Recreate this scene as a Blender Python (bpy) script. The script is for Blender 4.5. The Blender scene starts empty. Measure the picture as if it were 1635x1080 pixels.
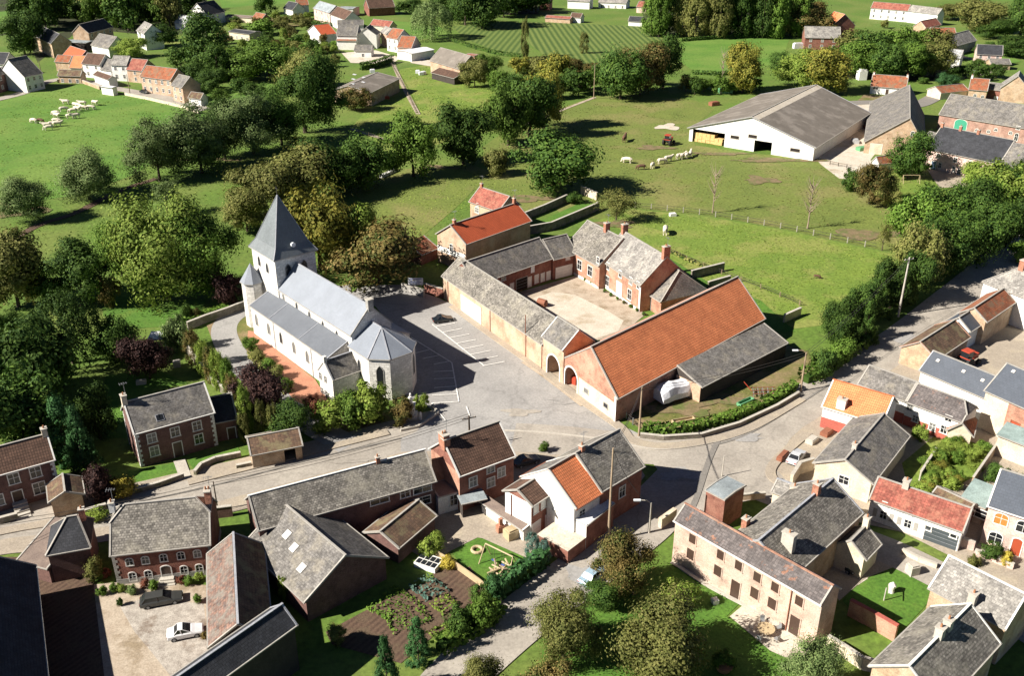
import bpy, bmesh, math, random
from mathutils import Vector, Matrix
random.seed(7)
S = bpy.context.scene
COL = S.collection
# ------------------------------------------------------------------ camera
FPX = 1550.0; PITCH = math.atan(765/1550.0); CAMH = 78.0
CT, ST = math.cos(PITCH), math.sin(PITCH)
cam = bpy.data.cameras.new('camera'); cam.sensor_width = 36; cam.lens = FPX/1635*36
cam.clip_start = 1; cam.clip_end = 6000
co = bpy.data.objects.new('camera', cam); COL.objects.link(co)
co.location = (0, 0, CAMH); co.rotation_euler = (math.radians(90)-PITCH, 0, 0)
S.camera = co
# ------------------------------------------------------------------ light
EL = math.radians(36.5); AZ = math.radians(19)
w = bpy.data.worlds.new("World"); S.world = w; w.use_nodes = True
nt = w.node_tree; bg = nt.nodes['Background']
sky = nt.nodes.new('ShaderNodeTexSky'); sky.sky_type = 'NISHITA'; sky.sun_disc = False
sky.sun_elevation = EL; sky.sun_rotation = math.atan2(-math.cos(AZ), -math.sin(AZ))
sky.dust_density = 0.0; sky.air_density = 0.4; sky.altitude = 2500
nt.links.new(sky.outputs[0], bg.inputs[0]); bg.inputs[1].default_value = 0.05
sd = bpy.data.lights.new('sun', 'SUN'); sd.energy = 5.0; sd.angle = math.radians(0.5); sd.color = (1, 0.93, 0.82)
so = bpy.data.objects.new('sun', sd); COL.objects.link(so); so.location = (0, 0, 200)
so.rotation_euler = Vector((math.cos(AZ)*math.cos(EL), math.sin(AZ)*math.cos(EL), -math.sin(EL))).to_track_quat('-Z', 'Y').to_euler()
S.view_settings.view_transform = 'Standard'; S.view_settings.look = 'None'
S.view_settings.exposure = 1.17; S.view_settings.gamma = 1
try: S.cycles.max_bounces = 5; S.cycles.transparent_max_bounces = 8
except Exception: pass

# ------------------------------------------------------------------ survey: photo point + height -> place on the ground plan
def ray(x, y):
    u = (x-817.5)/FPX; v = (y-540)/FPX
    return Vector((u, CT-v*ST, -ST-v*CT))
def W(p, z=0.0):
    d = ray(*p); t = (z-CAMH)/d.z
    return Vector((d.x*t, d.y*t, z))
def Hh(p, yb):
    Y = W((p[0], yb)).y; u = (p[1]-540)/FPX
    return CAMH+Y*(-ST-u*CT)/(CT-u*ST)
def pxm(y): return 0.896*(y+225)/CAMH
def Z(ox, oy, k): return lambda x, y: (ox+x/k, oy+y/k)
Za,Zb,Zc,Zd = [Z(o,0,3.857) for o in (0,400,800,1215)]
Ze,Zf,Zg,Zh = [Z(o,260,3.857) for o in (0,400,800,1215)]
Zi,Zj,Zk,Zl = [Z(o,530,3.857) for o in (0,400,800,1215)]
Zm,Zn,Zo,Zp = [Z(o,800,3.857) for o in (0,400,800,1215)]
Zq=Z(640,660,6.75); Zr=Z(760,740,6.75); Zs=Z(1060,740,4.5); Zt=Z(1275,840,4.5); Zu=Z(1275,560,4.5)
Zv=Z(1395,380,6.75); Zw=Z(480,0,5.4); Zx=Z(0,20,4.909); Zy=Z(1360,90,4.909); Zz=Z(1240,0,4.139)
ZA=Z(300,0,6.75); ZB=Z(380,380,3.857); ZD=Z(690,340,3.6); ZE=Z(0,690,6.75); ZG=Z(1395,740,6.75); ZI=Z(200,480,4.5)
UP = Vector((0, 0, 1)); WR = random.Random(3)

# ------------------------------------------------------------------ materials
MATS = {}
def N(nt, t, **kw):
    n = nt.nodes.new(t)
    for k, v in kw.items(): setattr(n, k, v)
    return n
def rgb(c): return (c[0], c[1], c[2], 1)
def mat(name, c1, c2=None, scale=0.6, rough=0.9, c3=None, s3=0.12, t3=(0.5, 0.62), tile=None, mort=0.55, bump=0.25, bscale=6, spec=0.3, stretch=None, detail=6, stripe=None, metal=0.0, fine=0.25, nv=0.25, crack=False):
    """c1/c2 noise mix, c3 large patches, tile=(w,h) courses with per-tile colour, stripe=(period, angle, colour)"""
    m = bpy.data.materials.new(name); m.use_nodes = True; nt = m.node_tree; L = nt.links
    b = nt.nodes['Principled BSDF']; b.inputs['Roughness'].default_value = rough
    b.inputs['Specular IOR Level'].default_value = spec; b.inputs['Metallic'].default_value = metal
    c2 = c2 or tuple(x*0.75 for x in c1)
    geo = N(nt, 'ShaderNodeNewGeometry')
    mp = N(nt, 'ShaderNodeMapping'); L.new(geo.outputs['Position'], mp.inputs[0])
    if stretch: mp.inputs['Scale'].default_value = stretch
    n1 = N(nt, 'ShaderNodeTexNoise'); L.new(mp.outputs[0], n1.inputs['Vector']); n1.inputs['Scale'].default_value = scale; n1.inputs['Detail'].default_value = detail; n1.inputs['Roughness'].default_value = 0.65
    r1 = N(nt, 'ShaderNodeMapRange'); r1.inputs[1].default_value = 0.36; r1.inputs[2].default_value = 0.64; L.new(n1.outputs[0], r1.inputs[0])
    fac = r1.outputs[0]
    uv = None
    if tile:
        uv = N(nt, 'ShaderNodeUVMap')
        bt = N(nt, 'ShaderNodeTexBrick'); L.new(uv.outputs[0], bt.inputs['Vector'])
        bt.offset = 0.0 if name.startswith('tile_') else 0.5
        bt.inputs['Scale'].default_value = 1; bt.inputs['Brick Width'].default_value = tile[0]; bt.inputs['Row Height'].default_value = tile[1]
        bt.inputs['Mortar Size'].default_value = tile[1]*0.11; bt.inputs['Mortar Smooth'].default_value = 0.6
        bt.inputs['Color1'].default_value = rgb(c1); bt.inputs['Color2'].default_value = rgb(c2); bt.inputs['Mortar'].default_value = rgb([x*mort for x in c1])
        mx = N(nt, 'ShaderNodeMix', data_type='RGBA', blend_type='MULTIPLY'); mx.inputs[0].default_value = 1
        L.new(bt.outputs[0], mx.inputs[6])
        r1.inputs[3].default_value = 1-nv; r1.inputs[4].default_value = 1+nv
        L.new(r1.outputs[0], mx.inputs[7]); col = mx.outputs[2]
    else:
        mx = N(nt, 'ShaderNodeMix', data_type='RGBA'); L.new(fac, mx.inputs[0])
        mx.inputs[6].default_value = rgb(c1); mx.inputs[7].default_value = rgb(c2); col = mx.outputs[2]
    if stripe:
        per, ang, sc = stripe
        wv = N(nt, 'ShaderNodeTexWave'); mp2 = N(nt, 'ShaderNodeMapping'); L.new(geo.outputs['Position'], mp2.inputs[0]); mp2.inputs['Rotation'].default_value = (0, 0, -ang)
        L.new(mp2.outputs[0], wv.inputs[0]); wv.inputs['Scale'].default_value = 0.314/per; wv.inputs['Distortion'].default_value = 0.5; wv.inputs['Detail'].default_value = 2; wv.inputs['Detail Scale'].default_value = 0.5
        m2 = N(nt, 'ShaderNodeMix', data_type='RGBA'); L.new(wv.outputs['Fac'], m2.inputs[0]); L.new(col, m2.inputs[6]); m2.inputs[7].default_value = rgb(sc); col = m2.outputs[2]
    if c3:
        n3 = N(nt, 'ShaderNodeTexNoise'); L.new(geo.outputs['Position'], n3.inputs['Vector']); n3.inputs['Scale'].default_value = s3; n3.inputs['Detail'].default_value = 7; n3.inputs['Roughness'].default_value = 0.62
        r3 = N(nt, 'ShaderNodeMapRange'); r3.inputs[1].default_value = t3[0]; r3.inputs[2].default_value = t3[1]; L.new(n3.outputs[0], r3.inputs[0])
        m3 = N(nt, 'ShaderNodeMix', data_type='RGBA'); L.new(r3.outputs[0], m3.inputs[0]); L.new(col, m3.inputs[6]); m3.inputs[7].default_value = rgb(c3); col = m3.outputs[2]
    nf = N(nt, 'ShaderNodeTexNoise'); L.new(geo.outputs['Position'], nf.inputs['Vector']); nf.inputs['Scale'].default_value = bscale; nf.inputs['Detail'].default_value = 4; nf.inputs['Roughness'].default_value = 0.7
    if fine:
        rf = N(nt, 'ShaderNodeMapRange'); rf.inputs[1].default_value = 0.3; rf.inputs[2].default_value = 0.7; rf.inputs[3].default_value = 1-fine; rf.inputs[4].default_value = 1+fine; L.new(nf.outputs[0], rf.inputs[0])
        mf = N(nt, 'ShaderNodeMix', data_type='RGBA', blend_type='MULTIPLY'); mf.inputs[0].default_value = 1; L.new(col, mf.inputs[6]); L.new(rf.outputs[0], mf.inputs[7]); col = mf.outputs[2]
    if crack:
        vo = N(nt, 'ShaderNodeTexVoronoi', feature='DISTANCE_TO_EDGE'); n4 = N(nt, 'ShaderNodeTexNoise'); n4.inputs['Scale'].default_value = 0.8; L.new(geo.outputs['Position'], n4.inputs['Vector'])
        va = N(nt, 'ShaderNodeVectorMath', operation='MULTIPLY_ADD'); L.new(n4.outputs['Color'], va.inputs[0]); va.inputs[1].default_value = (2.5, 2.5, 0); L.new(geo.outputs['Position'], va.inputs[2]); L.new(va.outputs[0], vo.inputs['Vector']); vo.inputs['Scale'].default_value = 0.09
        cr = N(nt, 'ShaderNodeMapRange'); cr.inputs[1].default_value = 0.004; cr.inputs[2].default_value = 0.022; cr.inputs[3].default_value = 0.86; cr.inputs[4].default_value = 1.0; L.new(vo.outputs['Distance'], cr.inputs[0])
        mc = N(nt, 'ShaderNodeMix', data_type='RGBA', blend_type='MULTIPLY'); mc.inputs[0].default_value = 1; L.new(col, mc.inputs[6]); L.new(cr.outputs[0], mc.inputs[7]); col = mc.outputs[2]
    L.new(col, b.inputs['Base Color'])
    if bump:
        bp = N(nt, 'ShaderNodeBump'); bp.inputs['Strength'].default_value = bump; bp.inputs['Distance'].default_value = 0.08
        if tile:
            a = N(nt, 'ShaderNodeMath', operation='SUBTRACT'); L.new(nf.outputs[0], a.inputs[0]); L.new(bt.outputs['Fac'], a.inputs[1]); a2 = N(nt, 'ShaderNodeMath', operation='MULTIPLY_ADD'); L.new(n1.outputs[0], a2.inputs[0]); a2.inputs[1].default_value = 2.0 if name.startswith(('slate', 'tile')) else 0.0; L.new(a.outputs[0], a2.inputs[2]); L.new(a2.outputs[0], bp.inputs['Height'])
        else: L.new(nf.outputs[0], bp.inputs['Height'])
        L.new(bp.outputs[0], b.inputs['Normal'])
    MATS[name] = m; return m
def leafmat(name, c1, c2, c3):
    m = bpy.data.materials.new(name); m.use_nodes = True; nt = m.node_tree; L = nt.links
    b = nt.nodes['Principled BSDF']; b.inputs['Roughness'].default_value = 0.7; b.inputs['Specular IOR Level'].default_value = 0.15
    geo = N(nt, 'ShaderNodeNewGeometry'); oi = N(nt, 'ShaderNodeObjectInfo')
    n1 = N(nt, 'ShaderNodeTexNoise'); L.new(geo.outputs['Position'], n1.inputs['Vector']); n1.inputs['Scale'].default_value = 0.45; n1.inputs['Detail'].default_value = 3
    r1 = N(nt, 'ShaderNodeMapRange'); r1.inputs[1].default_value = 0.38; r1.inputs[2].default_value = 0.62; L.new(n1.outputs[0], r1.inputs[0])
    a = N(nt, 'ShaderNodeMix', data_type='RGBA'); L.new(r1.outputs[0], a.inputs[0]); a.inputs[6].default_value = rgb(c1); a.inputs[7].default_value = rgb(c2)
    c = N(nt, 'ShaderNodeMapRange'); c.inputs[1].default_value = 0.55; c.inputs[2].default_value = 1.0; L.new(geo.outputs['Random Per Island'], c.inputs[0])
    d = N(nt, 'ShaderNodeMix', data_type='RGBA'); L.new(c.outputs[0], d.inputs[0]); L.new(a.outputs[2], d.inputs[6]); d.inputs[7].default_value = rgb(c3)
    e = N(nt, 'ShaderNodeMapRange'); e.inputs[3].default_value = 0.75; e.inputs[4].default_value = 1.25; L.new(oi.outputs['Random'], e.inputs[0])
    f = N(nt, 'ShaderNodeMix', data_type='RGBA', blend_type='MULTIPLY'); f.inputs[0].default_value = 1; L.new(d.outputs[2], f.inputs[6]); L.new(e.outputs[0], f.inputs[7])
    L.new(f.outputs[2], b.inputs['Base Color'])
    tr = N(nt, 'ShaderNodeBsdfTranslucent'); L.new(f.outputs[2], tr.inputs[0])
    ms = N(nt, 'ShaderNodeMixShader'); ms.inputs[0].default_value = 0.22
    L.new(b.outputs[0], ms.inputs[1]); L.new(tr.outputs[0], ms.inputs[2]); L.new(ms.outputs[0], nt.nodes['Material Output'].inputs[0])
    MATS[name] = m; return m
def flat(name, c, rough=0.5, metal=0.0, spec=0.5, bump=0): return mat(name, c, tuple(x*0.85 for x in c), scale=1.5, rough=rough, metal=metal, spec=spec, bump=bump, fine=0.06)

# roofs
mat('slate_church', (0.205,0.228,0.268), (0.19,0.212,0.25), 0.35, rough=0.5, tile=(0.42,0.3), mort=0.88, bump=0.1, spec=0.5, fine=0.1, nv=0.07)
mat('slate_aisle', (0.135,0.147,0.17), (0.122,0.134,0.155), 0.35, rough=0.5, tile=(0.42,0.3), mort=0.85, bump=0.1, fine=0.12, nv=0.07)
mat('slate_spire', (0.150,0.168,0.178), (0.130,0.147,0.157), 0.4, rough=0.5, tile=(0.42,0.3), mort=0.85, bump=0.1, stretch=(1,1,0.3), spec=0.5, nv=0.1)
mat('slate_grey', (0.18,0.17,0.16), (0.11,0.103,0.098), 0.7, tile=(0.40,0.3), c3=(0.225,0.205,0.17), s3=0.5, t3=(0.5,0.7), fine=0.38, bscale=3)
mat('slate_mottled', (0.115,0.106,0.095), (0.25,0.232,0.205), 0.5, tile=(0.36,0.30), c3=(0.27,0.25,0.205), s3=0.35, t3=(0.5,0.75), mort=0.62, fine=0.45, bscale=3)
mat('slate_pale', (0.29,0.275,0.255), (0.17,0.16,0.15), 0.6, tile=(0.42,0.34), c3=(0.35,0.33,0.29), s3=0.3, t3=(0.5,0.75), fine=0.35, bscale=3)
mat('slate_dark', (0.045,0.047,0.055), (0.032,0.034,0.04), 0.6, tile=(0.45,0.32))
mat('slate_blue', (0.072,0.084,0.108), (0.064,0.076,0.097), 0.6, tile=(0.6,0.4), mort=0.8, rough=0.6, spec=0.4, nv=0.08, fine=0.12)
mat('tile_brown', (0.135,0.078,0.055), (0.10,0.058,0.042), 0.7, tile=(0.33,0.42), mort=0.3)
mat('tile_brown_old', (0.16,0.10,0.065), (0.09,0.06,0.045), 0.7, tile=(0.4,0.36), c3=(0.17,0.14,0.08), s3=0.6)
mat('tile_orange', (0.74,0.250,0.105), (0.66,0.210,0.088), 0.5, tile=(0.30,0.42), mort=0.45, bump=0.35, rough=0.8, nv=0.14, fine=0.22, c3=(0.48,0.15,0.065), s3=0.35, t3=(0.56,0.72))
mat('tile_red', (0.50,0.105,0.042), (0.46,0.095,0.038), 0.5, tile=(0.5,0.36), mort=0.55, rough=0.8, nv=0.08, fine=0.12)
mat('tile_rust', (0.34,0.115,0.055), (0.22,0.08,0.045), 0.6, tile=(0.45,0.36), mort=0.5, c3=(0.20,0.12,0.075), s3=0.7, t3=(0.48,0.6))
mat('tile_pink', (0.30,0.095,0.07), (0.20,0.065,0.05), 0.5, tile=(0.4,0.36), mort=0.55, c3=(0.30,0.13,0.09), s3=0.9, t3=(0.45,0.65), fine=0.35, bscale=3)
mat('tile_patch', (0.135,0.118,0.115), (0.09,0.08,0.08), 0.6, tile=(0.42,0.34), c3=(0.27,0.13,0.08), s3=0.9, t3=(0.60,0.68), fine=0.35, bscale=3)
mat('tile_mixed', (0.22,0.13,0.10), (0.11,0.09,0.085), 0.6, tile=(0.42,0.34), c3=(0.17,0.15,0.13), s3=0.9, t3=(0.45,0.6), fine=0.35, bscale=3)
mat('sheet_grey', (0.205,0.18,0.155), (0.17,0.148,0.128), 0.3, tile=(1.1,40), mort=0.75, c3=(0.225,0.20,0.175), s3=0.2, rough=0.85, nv=0.1, fine=0.15)
mat('sheet_light', (0.40,0.41,0.42), (0.33,0.34,0.35), 0.5, tile=(0.9,30), mort=0.8, rough=0.6)
mat('sheet_turq', (0.25,0.325,0.315), (0.21,0.28,0.27), 0.5, tile=(0.9,30), mort=0.8, rough=0.6)
mat('felt_brown', (0.20,0.155,0.13), (0.15,0.115,0.10), 0.8)
mat('brick_rose', (0.33,0.20,0.16), (0.26,0.155,0.125), 0.6, tile=(0.44,0.15), mort=1.2, c3=(0.38,0.26,0.21), s3=0.4)
mat('roof_white', (0.66,0.67,0.70), (0.58,0.59,0.62), 0.8, rough=0.7)
mat('zinc', (0.30,0.34,0.36), (0.25,0.28,0.30), 0.5, rough=0.55, tile=(0.6,30), mort=0.8)
# walls
mat('stone_white', (0.70,0.68,0.64), (0.54,0.525,0.49), 0.9, tile=(0.8,0.42), mort=0.72, nv=0.1, fine=0.2, bscale=3, bump=0.4)
mat('brick_school', (0.48,0.355,0.285), (0.42,0.305,0.245), 0.5, tile=(0.44,0.15), mort=1.1, c3=(0.46,0.37,0.31), s3=0.4)
mat('mud', (0.20,0.145,0.085), (0.13,0.11,0.05), 0.5, c3=(0.10,0.12,0.035), s3=0.4, t3=(0.5,0.6), bscale=2.5)
mat('stone_grey', (0.34,0.33,0.31), (0.26,0.25,0.235), 0.9, tile=(0.6,0.32), mort=0.7)
mat('brick_purple', (0.135,0.075,0.066), (0.10,0.056,0.05), 0.9, tile=(0.44,0.15), mort=1.5, c3=(0.16,0.09,0.076), s3=0.5)
mat('brick_red', (0.20,0.085,0.062), (0.15,0.062,0.048), 0.9, tile=(0.44,0.15), mort=1.4, c3=(0.24,0.115,0.085), s3=0.5)
mat('brick_orange', (0.37,0.20,0.14), (0.30,0.15,0.105), 0.7, tile=(0.44,0.15), mort=1.15, c3=(0.44,0.29,0.21), s3=0.3, t3=(0.48,0.7))
mat('brick_cream', (0.45,0.305,0.215), (0.37,0.24,0.165), 0.4, tile=(0.44,0.15), mort=1.1, c3=(0.47,0.375,0.28), s3=0.25, t3=(0.45,0.65))
mat('brick_pink', (0.58,0.43,0.38), (0.50,0.36,0.31), 0.6, tile=(0.44,0.15), mort=1.1)
mat('brick_tan', (0.42,0.30,0.20), (0.33,0.23,0.155), 0.7, tile=(0.44,0.15), mort=1.15, c3=(0.46,0.36,0.26), s3=0.4)
mat('render_cream', (0.62,0.54,0.42), (0.54,0.46,0.35), 0.5, c3=(0.50,0.41,0.31), s3=0.5, t3=(0.5,0.7))
mat('render_white', (0.74,0.73,0.70), (0.66,0.65,0.62), 0.5, c3=(0.60,0.57,0.52), s3=0.45, t3=(0.55,0.75))
mat('render_red', (0.40,0.11,0.08), (0.33,0.09,0.07), 0.5)
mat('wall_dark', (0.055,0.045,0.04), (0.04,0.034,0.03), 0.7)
mat('trim', (0.36,0.34,0.31), (0.29,0.275,0.25), 1.0, fine=0.15, bump=0)
mat('trim_white', (0.70,0.69,0.66), (0.62,0.61,0.58), 1.0, fine=0.1, bump=0)
mat('trim_clay', (0.42,0.17,0.08), (0.34,0.13,0.06), 1.5, bump=0)
mat('lead', (0.34,0.35,0.38), (0.27,0.28,0.31), 1.0, rough=0.6, bump=0)
flat('frame_white', (0.70,0.70,0.68)); flat('glass', (0.018,0.02,0.024), rough=0.12, spec=0.6); flat('glass_pale', (0.16,0.16,0.155), rough=0.25); flat('glass_amber', (0.45,0.20,0.05), rough=0.3)
flat('door_brown', (0.06,0.035,0.025)); flat('door_white', (0.66,0.66,0.64)); flat('door_green', (0.05,0.30,0.19)); flat('door_red', (0.36,0.07,0.03)); flat('door_slate', (0.06,0.075,0.085)); flat('door_blue', (0.10,0.16,0.26))
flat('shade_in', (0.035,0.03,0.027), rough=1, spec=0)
mat('chim', (0.36,0.17,0.11), (0.28,0.12,0.08), 1.5, tile=(0.44,0.15), mort=1.2)
flat('pot', (0.35,0.16,0.08))
# ground
mat('grass', (0.098,0.165,0.024), (0.069,0.124,0.019), 0.10, c3=(0.123,0.165,0.034), s3=0.05, t3=(0.45,0.62), bscale=1.2, bump=0.5, fine=0.35)
mat('grass_bright', (0.096,0.192,0.026), (0.073,0.158,0.022), 0.10, c3=(0.123,0.198,0.036), s3=0.04, t3=(0.45,0.62), bscale=1.2, bump=0.5, fine=0.32)
mat('grass_lush', (0.077,0.168,0.020), (0.055,0.128,0.016), 0.3, c3=(0.100,0.165,0.026), s3=0.2, t3=(0.5,0.7), bscale=2.5, bump=0.5, fine=0.35)
mat('grass_olive', (0.137,0.170,0.036), (0.102,0.138,0.028), 0.12, c3=(0.173,0.172,0.055), s3=0.06, t3=(0.50,0.62), bscale=1.5, bump=0.5, fine=0.35)
mat('grass_yellow', (0.144,0.205,0.032), (0.107,0.170,0.025), 0.14, c3=(0.187,0.212,0.052), s3=0.09, t3=(0.48,0.60), bscale=1.5, bump=0.5, fine=0.35)
mat('grass_worn', (0.15,0.135,0.045), (0.09,0.11,0.025), 0.5, c3=(0.22,0.16,0.09), s3=0.15, t3=(0.46,0.6), bscale=2.5)
mat('asphalt', (0.31,0.283,0.25), (0.265,0.24,0.21), 0.25, c3=(0.345,0.315,0.275), s3=0.12, t3=(0.45,0.62), bscale=3, bump=0.2, fine=0.18, crack=True)
mat('asphalt_plaza', (0.285,0.277,0.27), (0.25,0.243,0.237), 0.25, c3=(0.315,0.305,0.295), s3=0.12, t3=(0.45,0.65), bscale=3, bump=0.2, fine=0.18, crack=True)
mat('asphalt_dark', (0.20,0.187,0.172), (0.175,0.163,0.15), 0.4, bscale=4, fine=0.18)
mat('pavement', (0.33,0.285,0.23), (0.28,0.24,0.195), 0.6, bscale=5, c3=(0.36,0.31,0.24), s3=0.3)
mat('gravel', (0.40,0.34,0.27), (0.32,0.26,0.20), 0.5, c3=(0.24,0.19,0.13), s3=0.25, t3=(0.52,0.66), bscale=5)
mat('gravel_pale', (0.52,0.47,0.40), (0.44,0.39,0.32), 0.4, c3=(0.34,0.28,0.20), s3=0.16, t3=(0.55,0.68), bscale=4)
mat('cobble', (0.42,0.385,0.34), (0.27,0.24,0.21), 1.1, c3=(0.17,0.13,0.10), s3=0.25, t3=(0.55,0.65), bscale=7, bump=0.6)
mat('paver_red', (0.40,0.19,0.12), (0.34,0.155,0.10), 0.7, bscale=6)
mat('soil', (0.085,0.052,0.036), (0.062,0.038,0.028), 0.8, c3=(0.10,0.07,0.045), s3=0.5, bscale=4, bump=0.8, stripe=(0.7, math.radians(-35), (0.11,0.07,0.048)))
mat('paint_white', (0.75,0.74,0.71), (0.60,0.585,0.56), 1.8, bump=0)
mat('kerb', (0.44,0.41,0.36), (0.37,0.34,0.30), 1.5, bump=0)
mat('vine', (0.15,0.19,0.045), (0.12,0.165,0.038), 0.3, stripe=(2.8, math.radians(4), (0.045,0.085,0.015)), bscale=1.5)
mat('vine2', (0.135,0.18,0.042), (0.11,0.155,0.035), 0.3, stripe=(2.8, math.radians(-8), (0.05,0.09,0.016)), bscale=1.5)
# others
mat('bark', (0.085,0.062,0.045), (0.06,0.045,0.034), 3, stretch=(1,1,0.3)); mat('bark_pale', (0.30,0.23,0.17), (0.22,0.17,0.13), 3)
mat('pole_wood', (0.33,0.25,0.17), (0.25,0.19,0.13), 3, stretch=(1,1,0.2)); mat('concrete', (0.45,0.42,0.37), (0.38,0.355,0.31), 1.5)
mat('straw', (0.62,0.44,0.20), (0.50,0.33,0.13), 2.5, bscale=8); mat('tarp', (0.72,0.73,0.77), (0.62,0.63,0.68), 0.8, rough=0.5)
mat('hide_white', (0.66,0.60,0.50), (0.55,0.48,0.38), 2); mat('hide_brown', (0.13,0.07,0.045), (0.09,0.05,0.035), 2)
for n, c in dict(car_black=(0.015,0.02,0.022), car_dark=(0.05,0.052,0.05), car_silver=(0.52,0.54,0.57), car_white=(0.72,0.73,0.75), car_blue=(0.30,0.42,0.52)).items(): flat(n, c, rough=0.22, spec=0.7)
flat('rubber', (0.02,0.02,0.02), rough=0.9); flat('metal_grey', (0.30,0.31,0.32), rough=0.5, metal=0.4); flat('rust', (0.24,0.09,0.05), rough=0.8); flat('red_paint', (0.42,0.06,0.03)); flat('green_paint', (0.12,0.32,0.16)); flat('blue_paint', (0.06,0.10,0.35)); flat('wire', (0.05,0.045,0.04)); flat('sign_white', (0.66,0.70,0.74)); flat('wood_pale', (0.46,0.36,0.22)); flat('light_red', (0.3,0.02,0.01)); flat('light_clear', (0.6,0.6,0.6))
mat('stone_wall', (0.26,0.23,0.19), (0.18,0.155,0.13), 1.2, tile=(0.5,0.25), mort=0.6, c3=(0.12,0.125,0.07), s3=0.5); flat('flower_red', (0.50,0.05,0.03)); flat('flower_pink', (0.55,0.35,0.35))
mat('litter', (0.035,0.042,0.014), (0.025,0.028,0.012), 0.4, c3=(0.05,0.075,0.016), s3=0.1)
leafmat('leaf_dark', (0.030, 0.068, 0.013), (0.055, 0.105, 0.018), (0.091, 0.152, 0.026))
leafmat('leaf_mid', (0.059, 0.116, 0.016), (0.098, 0.173, 0.024), (0.154, 0.239, 0.043))
leafmat('leaf_light', (0.119, 0.188, 0.027), (0.181, 0.250, 0.040), (0.263, 0.325, 0.069))
leafmat('leaf_yellow', (0.106, 0.125, 0.022), (0.206, 0.206, 0.033), (0.312, 0.269, 0.050))
leafmat('leaf_autumn', (0.048, 0.073, 0.016), (0.133, 0.098, 0.030), (0.212, 0.156, 0.056))
leafmat('leaf_olive', (0.094, 0.112, 0.027), (0.156, 0.163, 0.043), (0.237, 0.231, 0.075))
leafmat('leaf_willow', (0.089, 0.138, 0.045), (0.137, 0.197, 0.065), (0.208, 0.263, 0.100))
leafmat('leaf_purple', (0.030, 0.016, 0.016), (0.055, 0.028, 0.026), (0.100, 0.050, 0.042))
leafmat('leaf_fir', (0.025, 0.069, 0.022), (0.041, 0.112, 0.033), (0.069, 0.161, 0.056))
leafmat('leaf_red', (0.160, 0.045, 0.030), (0.240, 0.085, 0.050), (0.330, 0.160, 0.100))
leafmat('leaf_gold', (0.300, 0.250, 0.030), (0.420, 0.340, 0.050), (0.500, 0.420, 0.100))
leafmat('leaf_twig', (0.200, 0.150, 0.100), (0.260, 0.190, 0.130), (0.320, 0.250, 0.160))
leafmat('leaf_blue', (0.056, 0.112, 0.088), (0.088, 0.156, 0.125), (0.125, 0.213, 0.175))

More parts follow.
